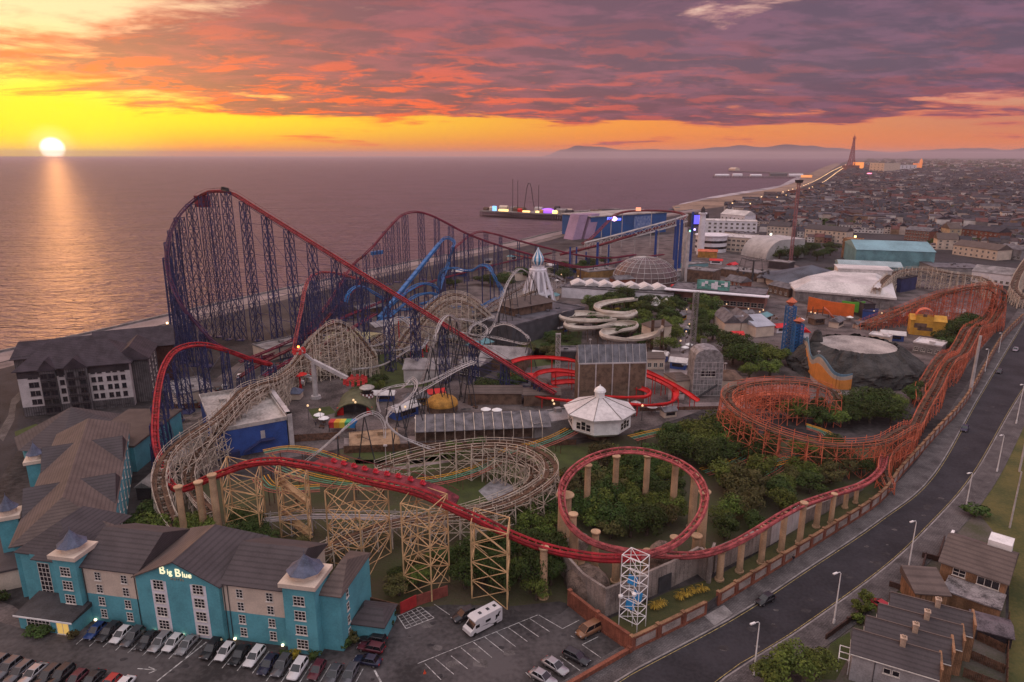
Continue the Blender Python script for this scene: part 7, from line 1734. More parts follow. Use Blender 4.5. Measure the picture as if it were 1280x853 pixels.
# named larger buildings at the near edge of the town
for (a,b,d,h,l,mw,mr,rf,rh,win) in (((1005,300),(1056,305),14,11,'three storey cream terrace with a slate roof right of the slim tower',M_creamw,M_slate,'gable',4,(9,3,1.6,1.8)),((958,296),(985,298),14,11,'cream gabled houses left of the slim tower',M_creamw,M_slate,'gable',4,(6,3,1.6,1.8)),
    ((900,280),(930,283),20,12,'white domed seafront building behind the casino',M_pwhite,M_roofp,'gable',5,(6,2,2,2)),((1213,352),(1262,358),16,7,'white walled hall with a pale gabled roof at the right edge',M_pwhite,M_tin,'gable',3.5,(7,1,1.6,1.6)),((1166,345),(1235,347),26,5.5,'long low grey shed right of the teal warehouses',M_tin,M_slat,'flat',1,None),
    ((1190,318),(1245,326),16,8,'cream walled building with a brown hipped roof at the right edge',M_creamw,M_slateb,'gable',4,(8,2,1.6,1.6)),((1170,312),(1196,313),14,9,'cream gabled house beside the brick apartment row',M_creamw,M_slateb,'gable',5,(3,3,1.8,1.6)),((1185,302),(1200,302),14,12,'pale gabled tower house above the brick row',mat('wall_lit_cream',(.5,.38,.25),.8,.1,.3),M_slateb,'gable',5,(2,3,1.8,1.8)),
    ((1200,300),(1245,306),16,11,'red brick apartment row with dark gabled roof at right',M_brick,M_rf[0],'gable',4,(8,3,1.6,1.6)),((1120,214),(1145,214),60,30,'big pale office block on the skyline right of the tall lattice tower',M_pwhite,M_tin,'flat',1,(5,4,6,3)),((1086,216),(1104,217),70,45,'pale block beside the foot of the tall lattice tower',M_creamw,M_tin,'flat',1,(4,4,8,4))):
    block('building',a,b,d,h,l,'building',mw,mr,rf,rh,win=win)
# the tall seaside tower
c,zt=GH(1063,213,168); t=thing('lattice_tower',c,'tall tapering iron tower with a red lit head on the far seafront','tower')
mb=MB(); k=zt/158; prof=[(26,0),(17,25),(12,55),(8,90),(5,125),(4,140)]
def leg(f,i): 
    for (r0,z0),(r1,z1) in zip(prof,prof[1:]):
        if z0<=f<=z1: q=(f-z0)/(z1-z0); r=(r0+(r1-r0)*q)*k; a=pi/4+i*pi/2; return V((c.x+r*cos(a),c.y+r*sin(a),f*k))
lv=[0,12,25,40,55,72,90,108,125,140]
for a,b in zip(lv,lv[1:]):
    for i in range(4):
        mb.beam(leg(a,i),leg(b,i),2.0*k*(1-a/220)); mb.beam(leg(b,i),leg(b,(i+1)%4),1.3*k); mb.beam(leg(a,i),leg(b,(i+1)%4),1.2*k); mb.beam(leg(b,i),leg(a,(i+1)%4),1.2*k)
mb.build('lattice',mat('tower_red_iron',(.30,.06,.08),.7,.2,.01),t); mb=MB(); mb.cone(c,6.5*k,8*k,138*k,142*k,10); mb.cone(c,6*k,4*k,142*k,149*k,10); mb.cone(c,1.6*k,.3*k,149*k,160*k,6); mb.build('crown',mat('tower_head',(.3,.08,.06),.6,.1,.01,emit=(1,.15,.08),es=.12),t)
mb=MB(); mb.cbox(c,56*k,50*k,0,22*k); mb.build('base_building',M_wl[0],t)
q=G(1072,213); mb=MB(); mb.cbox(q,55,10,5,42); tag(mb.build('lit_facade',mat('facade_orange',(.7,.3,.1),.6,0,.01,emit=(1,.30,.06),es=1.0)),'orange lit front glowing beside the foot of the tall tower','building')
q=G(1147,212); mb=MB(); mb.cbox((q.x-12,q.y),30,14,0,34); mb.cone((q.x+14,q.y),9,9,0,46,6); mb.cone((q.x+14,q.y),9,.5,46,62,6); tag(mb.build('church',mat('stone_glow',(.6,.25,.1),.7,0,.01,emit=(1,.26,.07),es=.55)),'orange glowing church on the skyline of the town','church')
q=G(1086,222); mb=MB(); mb.cbox(q,14,6,6,16); tag(mb.build('lit_sign',mat('sign_pink',(.8,.2,.3),.5,0,1,emit=(1,.22,.35),es=3)),'small pink lit sign among the far roofs','sign')
# piers
def pier(name, a, b, wd, zt, label, mdeck=M_conc, n=40):
    A_,B_=G(*a,-3),G(*b,-3); t=thing(name,A_,label,'pier'); mb=MB(A_,B_,0); L_=mb.L; mb.box(0,0,zt-1.4,L_,wd,zt); mb.build('deck',mdeck,t); mb=MB(A_,B_,0)
    for i in range(n+1):
        for j in range(4): mb.box(L_*i/n-.25,wd*j/3-.25*(j>0),-3.5,L_*i/n+.25,wd*j/3+.25,zt-1.4)
        mb.box(L_*i/n-.2,0,zt-1.8,L_*i/n+.2,wd,zt-1.4)
        if i<n: mb.beam((L_*i/n,0,-3),(L_*(i+1)/n,0,zt-1.5),.3); mb.beam((L_*i/n,0,zt-1.5),(L_*(i+1)/n,0,-3),.3)
    o=mb.build('trestle',M_dark,t); return t,(A_,B_),L_
pt,TPp,Lp=pier('pier',(600,271),(716,277),26,5.5,'dark trestle pier in the sea carrying lit rides and stalls')
A_=V(MB(*TPp).P((0,0,5.5)))
M_ly=mat('light_yellow',(.9,.7,.3),.5,0,1,emit=(1,.66,.22),es=2.0); M_lp=mat('light_purple',(.5,.2,.9),.5,0,1,emit=(.30,.08,.9),es=1.1); M_lb=mat('light_blue',(.3,.6,1),.5,0,1,emit=(.2,.5,.9),es=1.5)
def onpier(x0,y0,w,d,h,m,label,cat,name,roof=None):
    mb=MB(*TPp,0); mb.box(x0,y0,5.5,x0+w,y0+d,5.5+h); 
    if roof: mb.gable(x0,y0,x0+w,y0+d,5.5+h,2,ov=.3)
    return tag(mb.build(name,m),label,cat)
P5=Lp/115
onpier(Lp*.08,6,9,8,3.5,M_creamw,'cream stall at the seaward end of the pier','stall','pier_stall',1); onpier(Lp*.20,3,14,3,2.6,M_ly,'brightest row of yellow lit stalls near the seaward end of the pier','stall','lit_stall')
onpier(Lp*.13,3,5,3,6.5,M_lb,'small pale blue lit sign at the seaward end of the pier','sign','lit_sign'); onpier(Lp*.34,8,16,9,4,M_brn,'brown ride platform in the middle of the pier','building','pier_building',1)
onpier(Lp*.46,4,10,3,2,M_ly,'yellow lit stall in the middle of the pier','stall','lit_stall'); onpier(Lp*.60,4,4,3,2.4,M_ly,'small yellow lit stall right of the middle of the pier','stall','lit_stall')
onpier(Lp*.80,6,14,10,4.5,M_tin,'grey gabled building near the landward end of the pier','building','pier_building',1); onpier(Lp*.90,6,9,8,3.5,M_dark,'dark hut at the landward end of the pier','building','pier_building',1)
for k_,(f_,y_,w__,d__,h__,m__,l__) in enumerate(((.02,4,6,6,2.6,M_brn,'brown hut at the very seaward tip of the pier'),(.16,14,12,7,5,M_creamw,'cream hall behind the brightest lit stalls'),(.28,15,9,7,4,M_tin,'grey hut behind the thin masts'),(.41,3,5,4,3,M_redb,'red stall beside the thin masts on the pier'),(.55,14,10,7,5,M_wht,'white hall behind the hairpin arch'),(.65,3,5,3,2.4,MATS['wall_yellow'],'yellow stall just left of the purple dome'),(.76,14,6,6,7,M_dark,'dark steep ride house right of the purple dome'),(.78,3,6,3,2.2,M_ly,'yellow lit stall right of the purple dome'),(.86,15,10,7,4,M_creamw,'cream hall near the landward end of the pier'))): onpier(Lp*f_,y_,w__,d__,h__,m__,l__,'stall','pier_stall',1)
c=V(MB(*TPp).P((Lp*.70,12,0))); mb=MB(); mb.smooth=True; mb.lathe(c,[(9,8),(8,9.6),(5,11),(.1,11.6)],16); mb.cone(c,8.6,8.6,5.5,8,16); tag(mb.build('pier_dome',M_lp),'purple lit low dome on the pier','dome')
for f,vt,l in ((.33,224,'leftmost thin mast rising from the pier'),(.385,226,'thin mast second from the left on the pier'),(.61,232,'thin mast right of the arch on the pier')):
    c=V(MB(*TPp).P((Lp*f,10,0))); mb=MB(); z=HT(c,vt); mb.cone(c,.45,.3,5.5,z,6); mb.beam((c.x-.8,c.y,5.5),(c.x,c.y,z*.5),.3); tag(mb.build('mast',M_dark),l,'mast')
c=V(MB(*TPp).P((Lp*.50,12,0))); z=HT(c,229); mb=MB(); mb.tube([(c.x-7.5,c.y,5.5),(c.x-5,c.y,z*.5),(c.x-3,c.y,z*.85),(c.x-1.2,c.y,z*.99),(c.x+1.2,c.y,z*.99),(c.x+3,c.y,z*.85),(c.x+5,c.y,z*.5),(c.x+8,c.y,5.5)],.5,5); tag(mb.build('ride_arch',M_dark),'tall thin hairpin arch ride on the pier','fairground ride')
pier('pier',(716,272),(775,268),9,5,'narrow pier neck joining the lit pier to the shore')
for (u,v,w_,l,m) in ((745,268,14,'left of two low buildings on the pier neck',M_brn),(757,267,20,'right of two low buildings on the pier neck',M_dark)):
    q=G(u,v,5); mb=MB(); mb.cbox(q,w_,8,5,9); mb.gable(q.x-w_/2,q.y-4,q.x+w_/2,q.y+4,9,2); tag(mb.build('pier_building',m),l,'building')
t1,TP1,L1_=pier('pier',(892,223),(1003,223.5),24,5,'nearer of two far piers, white buildings along it',n=30)
for k,(f,w_,h_) in enumerate(((.02,50,4),(.22,34,6),(.42,40,4),(.64,60,9),(.85,50,6))):
    mb=MB(*TP1,0); mb.box(L1_*f,4,5,L1_*f+w_,20,5+h_); mb.gable(L1_*f,4,L1_*f+w_,20,5+h_,3); tag(mb.build('pier_building',[M_pwhite,M_slat][k==3]),['at the seaward tip of','second from the tip on','in the middle of','tallest dark one on','landward end of'][k]+' the nearer far pier, hall','building')
t2,TP2,L2_=pier('pier',(910,215),(1012,219.5),18,5,'farther of two far piers, with a pavilion at its tip',n=40)
mb=MB(*TP2,0); mb.box(0,2,5,60,30,13); mb.gable(0,2,60,30,13,6); tag(mb.build('pier_building',M_creamw),'pavilion at the tip of the farthest pier','building')
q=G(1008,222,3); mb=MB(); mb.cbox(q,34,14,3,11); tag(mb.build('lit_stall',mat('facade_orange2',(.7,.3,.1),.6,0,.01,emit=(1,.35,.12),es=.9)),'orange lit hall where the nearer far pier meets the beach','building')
# lamps along the far promenade
lm=[(905,262),(930,256),(955,250),(978,244),(998,237),(1014,230),(1026,223),(1036,217),(1046,212),(1055,208)]
path=cr([G(*p)+V((12,0,0)) for p in lm],60); n=0
LM=None
for i,p in enumerate(path):
    for s_ in (0,26):
        if LM is None:
            mb=MB(); mb.cone((0,0),.18,.1,0,9,6); mb.mi=1; mb.cone((0,0),.6,.6,9,9.9,6); LM=mb.build('promenade_lamp',[M_iron,mat('lamp_prom',(.9,.7,.4),.5,0,1,emit=(1,.60,.28),es=3.5)],origin=(0,0,0)); o=LM
        else: o=LM.copy(); COL.objects.link(o)
        k=1+p.length/3500; o.location=(p.x+s_*cn_.x,p.y+s_*cn_.y,0); o.scale=(k,k,1); tag(o,'lit lamp in the string of lights along the far promenade','street lamp','lamps along the far promenade')
for k,(u,v,vt,c_,l) in enumerate(((1008,300,287,(1,.75,.3),'bright yellow floodlight left of the cream terrace'),(1018,297,287,(1,.8,.4),'bright floodlight on the front of the cream terrace'),(1177,310,303,(1,.8,.3),'yellow floodlight right of the teal warehouses'),(1067,312,297,(1,.7,.2),'yellow floodlight above the tan rock block'),(963,300,294,(.9,.9,.7),'pale floodlight left of the slim tower'),(210,412,405,(1,.6,.25),'warm street light on the promenade beside the tall coaster'),(868,292,288,(.4,.3,1),'blue stage light by the far beach'),(905,286,276,(1,.2,.15),'red lit figure among the seafront stalls'),(917,284,279,(1,.5,.05),'orange lit stall by the seafront'),(895,284,280,(.2,.2,1),'blue lit stall by the seafront'),(862,300,290,(.1,.8,.3),'green lit panel on the white track column'))):
    c,zt=GH(u,v,vt); s_=c.length/853; mb=MB(); mb.cone(c,.2*s_,.2*s_,0,zt,6); mb.mi=1; mb.cone(c,1.1*s_,1.1*s_,zt,zt+1.8*s_,8); tag(mb.build('floodlight',[M_iron,mat('flood_%d'%k,(.8,.8,.8),.5,0,1,emit=c_,es=5)]),l,'light')
q=G(872,283,0); mb=MB(); mb.cbox(q,22,8,0,15); mb.mi=1; mb.box(q.x-7,q.y-4.3,3,q.x+7,q.y-4.05,13); tag(mb.build('stage',[M_dark,mat('screen_blue',(.1,.1,.6),.5,0,1,emit=(.10,.08,1),es=1.8)]),'black stage box with a glowing blue screen near the beach','stage')
q=G(847,262,-3); mb=MB(); mb.add([(q.x-14,q.y-3,-2.4),(q.x+14,q.y-3,-2.4),(q.x+11,q.y-3,-3.4),(q.x-10,q.y-3,-3.4),(q.x-14,q.y+3,-2.4),(q.x+14,q.y+3,-2.4),(q.x+11,q.y+3,-3.4),(q.x-10,q.y+3,-3.4)],[(0,3,2,1),(4,5,6,7),(0,1,5,4),(1,2,6,5),(0,4,7,3),(3,7,6,2)]); mb.box(q.x-4,q.y-1.5,-2.4,q.x+3,q.y+1.5,.4); tag(mb.build('boat',mat('boat_teal',(.05,.2,.24),.6,.1,.5)),'small teal boat at the edge of the surf','boat')
mb=MB(G(466,322),G(479,320)); z=HT(G(472,321),314); mb.box(0,0,1.6,mb.L,2.5,z); mb.box(1,1,0,1.4,1.4,1.6); mb.box(mb.L-1.4,1,0,mb.L-1,1.4,1.6); tag(mb.build('billboard',M_blue),'small blue box sign on the promenade behind the tall towers','billboard')
# ------------------------------------------------------------ park ground and planting
sheet('park_paving',[(205,545),(225,505),(300,452),(390,418),(520,372),(640,332),(740,303),(860,290),(960,318),(1040,350),(1165,352),(1262,372),(1245,415),(1200,470),(1140,500),(1000,520),(880,512),(800,540),(640,556),(430,560),(270,590),(210,600)],.004,M_park)
sheet('planted_ground',[(150,700),(170,640),(200,600),(270,600),(380,600),(425,562),(640,558),(720,556),(800,540),(880,525),(960,545),(1020,560),(1135,545),(1120,600),(1090,628),(1000,665),(900,705),(838,733),(757,770),(700,752),(640,758),(560,756),(486,764),(448,790),(430,760),(330,720)],.012,mat('planted_soil',(.060,.068,.026),.95,.3,.12,rgb2=(.075,.060,.038),bump=.6,bscale=2))
sheet('town_ground',[(870,300),(905,258),(1012,241),(1056,214),(1092,197.5),(1500,197.5),(1800,340),(1262,345),(1166,352),(1040,345),(960,318)],.004,mat('town_ground_dark',(.050,.045,.048),.9,.3,.03))
for P_ in ([(545,610),(560,592),(620,575),(655,585),(660,603),(630,620),(590,632),(550,632)],[(640,560),(700,556),(760,562),(715,600),(690,590),(650,572)],[(380,600),(430,575),(520,575),(560,568),(600,572),(560,585),(500,600),(430,608)],[(440,565),(540,560),(575,570),(520,580),(445,580)],[(430,450),(500,440),(560,452),(545,482),(470,488),(425,475)],[(478,432),(520,425),(540,440),(500,450)],[(600,445),(650,430),(690,440),(700,455),(640,462)],[(640,430),(700,400),(730,395),(725,440),(670,450)],[(385,512),(412,508),(420,516),(392,524)]):
    sheet('lawn',P_,.018,M_grass)
sheet('stone_fan',[(598,614),(612,603),(620,597),(650,612),(640,622),(634,634),(612,628)],.022,mat('stone_fan_grey',(.30,.29,.30),.8,.2,.6))
for P_ in ([(450,590),(500,583),(560,575),(562,578),(500,587),(452,594)],[(840,380),(870,385),(862,440),(855,500),(835,500),(838,440)],[(430,548),(700,540),(700,546),(430,556)],[(820,505),(1000,500),(1000,508),(820,515)]):
    sheet('path',P_,.024,mat('path_pink',(.27,.22,.215),.85,.2,.2))
sheet('staff_car_park',[(205,520),(235,478),(300,478),(330,455),(400,428),(420,440),(340,480),(290,505),(230,520)],.014,M_asph2)
sheet('hotel_forecourt',[(-120,600),(-60,500),(0,474),(27,470),(29,522),(60,535),(20,565),(0,600)],.014,M_asph)
sheet('path',[(-5,545),(10,520),(14,500),(24,490),(28,497),(20,506),(18,525),(4,552)],.024,M_pave)
sheet('hotel_garden',[(18,540),(45,530),(62,538),(40,556),(22,556)],.022,M_grass)
sheet('rubble_yard',[(205,560),(215,520),(290,512),(300,530),(262,575),(215,590)],.016,mat('rubble',(.17,.14,.125),.95,.35,.4,bump=.8,bscale=2))
LG={'dark':'dark green broadleaf tree in the dense planting','mid':'brighter green broadleaf tree in the dense planting','olive':'olive brown broadleaf tree in the dense planting'}
def gl(where): return {'dark':f'dark green leafy tree {where}','mid':f'brighter green leafy tree {where}','olive':f'olive brown leafy tree {where}'}
grove([(712,640),(722,600),(760,582),(800,578),(840,592),(868,630),(855,668),(800,686),(748,675)],4.1,3.2,6.6,['dark','dark','mid','olive','mid'],gl('inside the circle of the red helix'),'trees inside the red helix')
grove([(886,690),(890,640),(905,602),(960,596),(1040,588),(1098,592),(1075,606),(1010,628),(960,655),(905,690)],4.6,3.5,6.5,['dark','mid','olive','mid'],gl('between the red helix and the orange turn'),'trees right of the red helix')
grove([(822,572),(838,552),(880,540),(940,552),(985,566),(930,590),(880,604),(850,592)],5.2,4.2,7.5,['dark','mid','dark'],gl('below the orange timber turn'),'trees below the orange turn')
grove([(955,530),(985,520),(1030,519),(1075,512),(1140,503),(1132,522),(1100,538),(1040,540),(985,536)],5.0,4.0,7.5,['dark','dark','mid','olive'],gl('inside the orange coaster loop'),'trees inside the orange coaster')
grove([(980,572),(1040,570),(1085,568),(1085,582),(1000,588)],5,3.6,6,['dark','mid'],gl('just below the orange coaster run'),'trees below the orange run')
grove([(152,668),(188,640),(205,662),(262,668),(300,660),(350,680),(395,712),(350,712),(300,700),(230,690)],4.4,3.3,6,['dark','dark','mid','olive'],gl('behind the blue hotel roofs'),'trees behind the hotel')
grove([(568,752),(565,722),(600,700),(650,695),(690,700),(700,730),(712,752),(660,752),(610,742)],3.5,2.8,7.2,['dark','dark','mid'],gl('behind the open car park'),'trees behind the car park')
grove([(470,742),(490,708),(560,700),(600,692),(560,712),(540,735),(500,750)],4.6,2.6,4.2,['dark','olive','mid'],gl('around the feet of the cream towers'),'trees at the cream towers')
grove([(640,660),(690,645),(712,672),(700,695),(640,690)],4.2,2.8,5.5,['dark','mid'],gl('left of the first tan column'),'trees left of the helix columns')
grove([(905,452),(900,438),(935,436),(975,452),(985,475),(950,480),(915,470)],7,5.0,9,['dark','mid'],gl('behind the red brown pavilion roof'),'trees behind the brown pavilion')
grove([(735,388),(760,372),(850,378),(852,420),(840,440),(780,435),(740,420)],7.5,4.2,7,['dark','dark','mid'],gl('around the pale water slide'),'trees around the water slide')
grove([(870,440),(868,385),(890,388),(895,430)],7,4.4,8,['dark','mid'],gl('beside the tall lattice track'),'trees beside the lattice track')
grove([(650,440),(700,418),(728,430),(722,450),(660,458)],7,3.6,4.2,['olive','dark'],gl('on the bank below the charcoal building'),'trees below the charcoal building')
grove([(1178,440),(1182,412),(1212,405),(1206,425),(1190,445)],7,4.8,8,['dark'],gl('right of the yellow play building'),'trees by the yellow building')
grove([(1140,516),(1165,500),(1150,490),(1130,500)],5,3.6,6,['dark'],gl('beside the dark crater wall'),'trees by the crater wall')
grove([(1010,350),(1045,346),(1050,352),(1012,358)],12,6,9,['dark'],gl('around the round dark tent'),'trees by the dark tent')
grove([(890,370),(955,372),(960,380),(890,378)],14,5,7,['dark','mid'],gl('behind the arcade sign'),'trees behind the arcade')
grove([(965,318),(990,312),(1050,316),(1045,326),(970,330)],14,6,10,['dark'],gl('at the foot of the slim tower'),'trees by the slim tower')
grove([(440,482),(480,478),(500,492),(450,496)],6,3.2,4,['dark','mid'],gl('near the checkered kiosk'),'trees near the checkered kiosk')
grove([(600,492),(640,478),(655,488),(612,498)],6,4,5,['dark'],gl('behind the brown sheds at the lift foot'),'trees at the lift foot')
grove([(560,360),(700,340),(760,330),(770,340),(640,366)],14,5.5,8,['dark'],gl('between the seafront road and the white spire'),'trees toward the seafront')
for (u,v,r,h,kd,l) in ((566,578,3.4,6.5,'mid','left of two rounded trees below the stepped station'),(597,572,3.2,6,'dark','right of two rounded trees below the stepped station'),(868,556,6.5,8.5,'mid','very wide green tree below the rounded cage house'),(905,560,5,8,'dark','dark tree right of the very wide green one'),(890,590,3.4,4,'olive','olive tree at the top right of the helix'),(1020,530,5,7,'dark','big dark tree in the middle of the orange loop'),(185,655,4,6,'dark','dark tree beside the timber curve and the hotel wing'),(240,672,4.2,6.5,'mid','lighter tree inside the foot of the timber curve')):
    plant(kd,G(u,v),r,h,l,'single park trees')
for (u,v,r,h,kd,l) in ((682,606,2.6,2.4,'yellow','yellow bush left of the helix, larger'),(697,598,2.0,2.0,'yellow','yellow bush left of the helix, smaller'),(940,572,3.2,3.2,'yellow','yellow bush under the orange timber turn'),(953,560,2.4,2.6,'yellow','yellow bush right under the orange trestle'),(650,580,1.6,1.8,'dark','dark bush inside the timber oval'),(722,592,2,2,'dark','dark bush beside the three lane track'),(802,548,2.2,2.4,'dark','round dark bush right of the white pavilion'),(540,700,2,2,'mid','bush behind the red gates'),(770,392,3,3,'yellow','yellow green bush inside the water slide loops')):
    plant('b'+kd,G(u,v),r,h,l,'park shrubs')
mb=MB(G(501,768),G(521,758)); mb.box(0,0,0,mb.L,.12,2.4); mb.box(mb.L*.48,-.05,0,mb.L*.52,0,2.4); tag(mb.build('gate',mat('gate_red',(.38,.03,.03),.6,.15,.6)),'bright red double gate beside the yellow hatched box','gate')
mb=MB(G(521,758),G(560,745)); mb.box(0,0,0,mb.L,.2,2.2); tag(mb.build('gate_wall',mat('wall_rust',(.22,.06,.045),.85,.2,.6)),'rust red wall right of the red gate','wall')
mb=MB(G(455,757),G(500,768)); mb.box(0,0,0,mb.L,.2,2.0); tag(mb.build('fence',M_fence),'brown board fence left of the red gate','fence')
# cars in the staff car park
SP=[(228,507),(235,500),(243,503),(251,506),(259,499),(247,493),(256,490),(266,492),(272,486),(281,484),(322,452),(331,449),(340,446),(349,443),(338,459),(348,456),(358,452),(312,457),(366,448),(300,470)]
cs_=['white','silver','white','grey','black','maroon','charcoal','white','silver','maroon']
for i,(u,v) in enumerate(SP):
    q=G(u,v,.6); kk=['hatchback','suv','saloon','estate'][i%4]; c=cs_[(i*3)%10]; where='in the small car park beside the coaster turn' if i<10 else 'in the car park under the tall navy towers'
    put_car(kk,c,(q.x,q.y,.03),radians(118 if i<10 else 100),f'{c} {dn[kk]} {where}','cars parked under the coaster')
# small kiosks and stalls through the park
KM=[(M_creamw,M_slat,'cream kiosk with a grey roof'),(M_brn,M_slateb,'brown kiosk with a tan roof'),(M_pwhite,M_redb,'white kiosk with a red roof'),(MATS['wall_yellow'],M_slat,'yellow kiosk with a grey roof'),(M_bluew,M_roofp,'blue kiosk with a pale roof'),(M_creamw,M_tw,'cream kiosk with a teal roof')]
proto=[]
for i,(a,b,l) in enumerate(KM):
    t=thing('park_kiosk',(0,0,0),l,'kiosk'); mb=MB(); mb.box(-2.6,-2,0,2.6,2,2.8); mb.build('wall',a,t); mb=MB(); mb.gable(-2.6,-2,2.6,2,2.8,1.4,ov=.5,hip=1.2*(i%2)); mb.build('roof',b,t); mb=MB(); mb.box(-1.9,-2.1,1.0,1.9,-2.01,2.2); mb.build('counter_opening',M_glass,t); proto.append(t)
_K=kids(); PTt=[tree_of(o,_K) for o in proto]; usedk=set()
SPOT=[(560,430,'left of the red lift'),(600,438,'left of the red lift'),(480,500,'near the checkered kiosk'),(505,520,'below the white twisting track'),(520,505,'below the white twisting track'),(545,498,'near the ochre dome'),(380,475,'by the pendulum ride'),(405,470,'by the pendulum ride'),(700,365,'below the charcoal ride building'),(715,392,'right of the charcoal ride building'),(690,375,'beside the striped spire'),(720,340,'behind the long low row'),(690,336,'behind the long low row'),(760,345,'left of the gridded dome'),(785,350,'left of the gridded dome'),(850,365,'right of the gridded dome'),(870,372,'before the arcade canopy'),(905,395,'in front of the arcade'),(930,398,'in front of the arcade'),(955,402,'in front of the arcade'),(848,460,'beside the paved avenue'),(862,415,'beside the paved avenue'),(850,400,'beside the paved avenue'),(975,415,'near the launch towers'),(1003,420,'near the launch towers'),(1020,405,'before the orange hoarding'),(1045,408,'before the orange hoarding'),(1075,410,'before the orange hoarding'),(1095,404,'right of the green hoarding'),(1115,425,'near the yellow play building'),(1125,400,'near the yellow play building'),(1185,420,'near the yellow play building'),(895,330,'among the low roofs below the casino'),(915,336,'among the low roofs below the casino'),(935,340,'among the low roofs below the casino'),(950,352,'left of the round dark tent'),(965,345,'left of the round dark tent'),(975,365,'left of the white arena'),(700,415,'at the bank by the charcoal building'),(825,450,'beside the flume station'),(990,400,'near the launch towers'),(1140,400,'right of the arena'),(650,480,'below the red lift'),(675,485,'below the red lift'),(835,520,'right of the red helix trough'),(610,330,'near the seafront road'),(640,325,'near the seafront road'),(575,345,'near the seafront road')]
for k,(u,v,w) in enumerate(SPOT):
    i=(k*5+k//3)%6; o=proto[i] if i not in usedk else copy_tree(PTt[i]); usedk.add(i); q=G(u,v); o.location=q; o.rotation_euler=(0,0,RT.choice((0,.3,-.4,1.4,.8))); s_=RT.uniform(.75,1.15); o.scale=(s_*RT.uniform(1,1.7),s_,s_); tag(o,f'small {KM[i][2]} {w}',None,'kiosks and stalls in the park')
for i in range(6):
    if i not in usedk: bpy.data.objects.remove(proto[i])
# low walls and fences between park areas
for (a,b,h,l) in (((720,556),(640,560),1.6,'dark fence along the lawn left of the white pavilion'),((800,514),(900,512),1.2,'low pale rail right of the white pavilion'),((300,508),(212,512),1.8,'dark fence at the back of the rubble yard'),((700,545),(722,543),2.2,'short grey fence at the pavilion steps')):
    fence(G(*a),G(*b),h,l,step=.5)
for i,(u,v,vt) in enumerate(((697,470,418),(484,604,558),(737,455,425),(560,470,440),(905,480,455),(1020,470,440),(830,470,440))):
    p,z=GH(u,v,vt); t=thing('lamp_mast',p,['square white lattice light mast below the water slide','thin white pole standing before the small car row on the red deck','slim light pole left of the slatted hall top','slim light pole near the white track','slim light pole by the cage house','slim light pole beside the crater building','slim light pole beside the avenue'][i],'light mast'); mb=MB()
    if i==0: lattice(mb,p,1.6,1.6,0,z,8,.16,.1)
    else: mb.cone(p,.12,.08,0,z,6)
    mb.build('pole',M_wht,t); mb=MB(); mb.cbox(p,.9 if i else 2,.5,z,z+.35); mb.build('lamp_head',M_wht,t)
# unused prototypes leave the scene
for L_ in TP.values():
    for o in L_:
        if o.name not in USED:
            for c in list(o.children): bpy.data.objects.remove(c)
            bpy.data.objects.remove(o)
# ------------------------------------------------------------ wear and small furniture
M_patch=mat('asphalt_patch',(.050,.045,.047),.9,.25,.6); M_patchl=mat('asphalt_patch_pale',(.125,.112,.108),.9,.25,.6)
rp=random.Random(21)
def patches(poly,n,m,z,smin,smax,name='tarmac_patch'):
    P_=[tuple(G(u,v).xy) for u,v in poly]; mb=MB(); x0=min(p[0] for p in P_);x1_=max(p[0] for p in P_);y0=min(p[1] for p in P_);y1_=max(p[1] for p in P_); k=0;tries=0
    while k<n and tries<n*40:
        tries+=1; x,y=rp.uniform(x0,x1_),rp.uniform(y0,y1_)
        if not inpoly(x,y,P_): continue
        k+=1; s=rp.uniform(smin,smax); m_=9; ph=rp.uniform(0,6)
        mb.poly([(x+s*cos(ph+2*pi*i/m_)*rp.uniform(.6,1.2),y+s*.7*sin(ph+2*pi*i/m_)*rp.uniform(.6,1.2),z+k*.0004) for i in range(m_)])
    tag(mb.build(name,m,origin=(0,0,0)),kind='structure')
CPK=[(130,812),(240,816),(365,832),(480,800),(560,757),(690,778),(790,822),(740,845),(640,860),(450,860),(250,846),(100,826)]
patches(CPK,26,M_patch,.0140,.25,1.0); patches(CPK,12,M_patchl,.0120+.004,.6,1.8)
patches([(840,850),(930,790),(1040,715),(1150,630),(1240,500),(1262,505),(1200,610),(1100,705),(985,790),(900,845)],26,M_patch,.0185,.2,1.2); patches([(840,850),(930,790),(1040,715),(1150,630),(1200,610),(1100,705),(985,790),(900,845)],10,M_patchl,.0182,.3,1.0)
patches([(430,540),(700,535),(880,500),(860,380),(1000,380),(1000,430),(960,470),(700,500),(520,510),(400,500)],60,M_patchl,.008,.8,3.2,'paving_patch'); patches([(430,540),(700,535),(880,500),(860,380),(1000,380),(1000,430),(960,470),(700,500),(520,510),(400,500)],60,M_patch,.030,.4,1.6,'paving_patch')
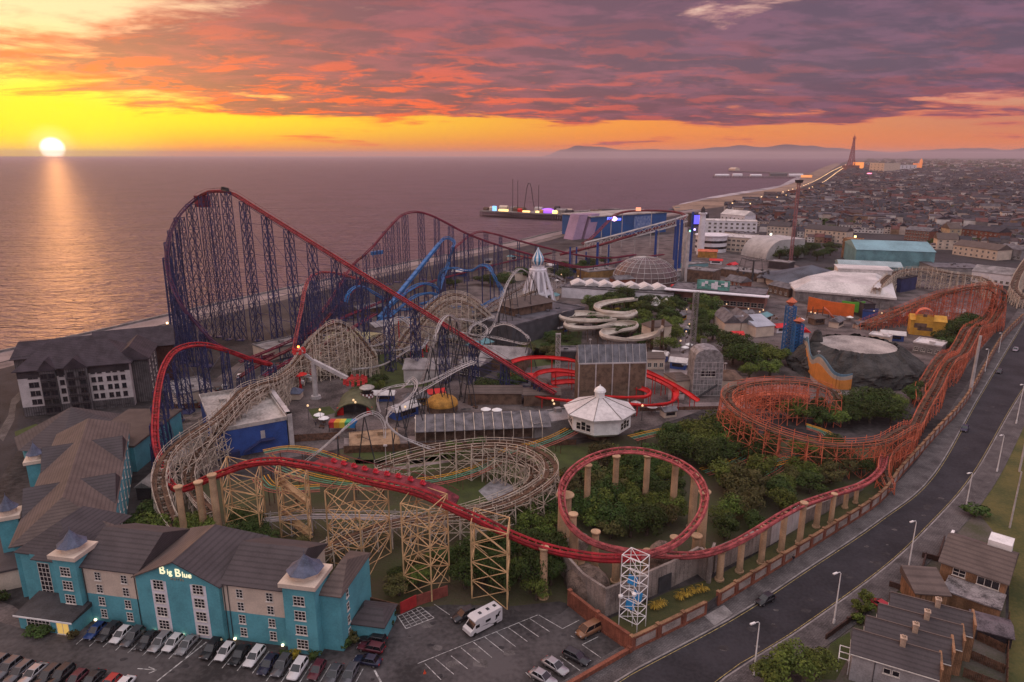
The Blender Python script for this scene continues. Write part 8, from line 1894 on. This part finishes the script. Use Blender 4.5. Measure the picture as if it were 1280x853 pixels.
# drain covers and bollards, bins, cones, planters
t=thing('traffic_cone',G(531,842),'small red traffic cone standing on the open car park','traffic cone'); q=G(531,842); mb=MB(); mb.cone(q,.17,.03,.06,.72,10); mb.cbox(q,.42,.42,.03,.07); mb.build('cone',mat('cone_red',(.6,.08,.03),.5,.1,3),t)
def furniture():
    bench=thing('park_bench',(0,0,0),'wooden bench on the paved park walk','bench','benches on the park walks'); mb=MB(); mb.box(-.9,-.25,.42,.9,.25,.48); mb.build('seat',M_plank,bench); mb=MB(); mb.box(-.9,.22,.55,.9,.28,.95); mb.build('backrest',M_plank,bench)
    for s in (-.75,.75): mb=MB(); mb.box(s-.05,-.22,0,s+.05,.25,.42); mb.build('leg',M_iron,bench)
    umb=thing('parasol',(0,0,0),'pale parasol over a table on the paved park walk','parasol','parasols on the park walks'); mb=MB(); mb.cone((0,0),1.7,.06,2.1,2.8,8,cap=False); mb.cone((0,0),1.7,1.66,2.02,2.1,8,cap=False); mb.build('canopy',M_white,umb); mb=MB(); mb.cone((0,0),.04,.04,0,2.5,6); mb.build('pole',M_iron,umb); mb=MB(); mb.cone((0,0),.6,.6,.7,.76,10); mb.build('table_top',M_plank,umb)
    lamp=thing('park_lamp',(0,0,0),'black lamp post on the paved park walk','lamp post','lamp posts on the park walks'); mb=MB(); mb.cone((0,0),.09,.06,0,4.6,8); mb.build('pole',M_iron,lamp); mb=MB(); mb.lathe((0,0),[(.1,4.6),(.32,4.75),(.34,5.1),(.08,5.35)],8); mb.build('lantern',mat('lantern_warm',(.8,.6,.4),.5,0,1,emit=(1,.62,.3),es=.8),lamp)
    return bench,umb,lamp
B3=furniture(); K3=kids(); T3_=[tree_of(o,K3) for o in B3]; u3=set()
zones=[([(440,536),(690,530),(700,520),(560,505),(520,500),(440,505)],16,'below the stepped station'),([(840,490),(858,490),(868,400),(845,395)],16,'on the paved avenue'),([(380,505),(410,520),(400,545),(370,545)],6,'beside the pendulum ride'),([(870,400),(960,405),(980,395),(870,390)],14,'in front of the arcade canopy'),([(720,545),(880,510),(980,508),(900,505),(800,507)],8,'right of the white pavilion'),([(1000,405),(1110,412),(1100,400),(1010,398)],12,'before the hoardings'),([(690,360),(860,362),(860,350),(700,350)],14,'behind the long low row')]
for Pz,n,w in zones:
    P_=[tuple(G(u,v).xy) for u,v in Pz]; k=0; tr=0
    xs=[p[0] for p in P_]; ys=[p[1] for p in P_]
    while k<n and tr<2000:
        tr+=1; x,y=rp.uniform(min(xs),max(xs)),rp.uniform(min(ys),max(ys))
        if not inpoly(x,y,P_): continue
        i=k%3; o=B3[i] if i not in u3 else copy_tree(T3_[i]); u3.add(i); k+=1
        o.location=(x,y,.03); o.rotation_euler=(0,0,rp.uniform(0,6.28)); o['label']=['wooden bench','pale parasol over a round table','black lamp post with a warm lantern'][i]+' '+w
# people out on the walks
for i,(u,v,w,l) in enumerate(((0,530,0,'person in dark clothes standing at the left edge beside the sea hotel'),(848,455,90,'person in grey walking up the paved avenue'),(560,536,200,'person in dark clothes below the stepped station roof'),(395,533,30,'person in grey standing near the pendulum ride'))):
    p=G(u,v); p.z=.03; person(p,radians(w),l,(M_cloth,M_cloth2)[i%2],M_cloth)
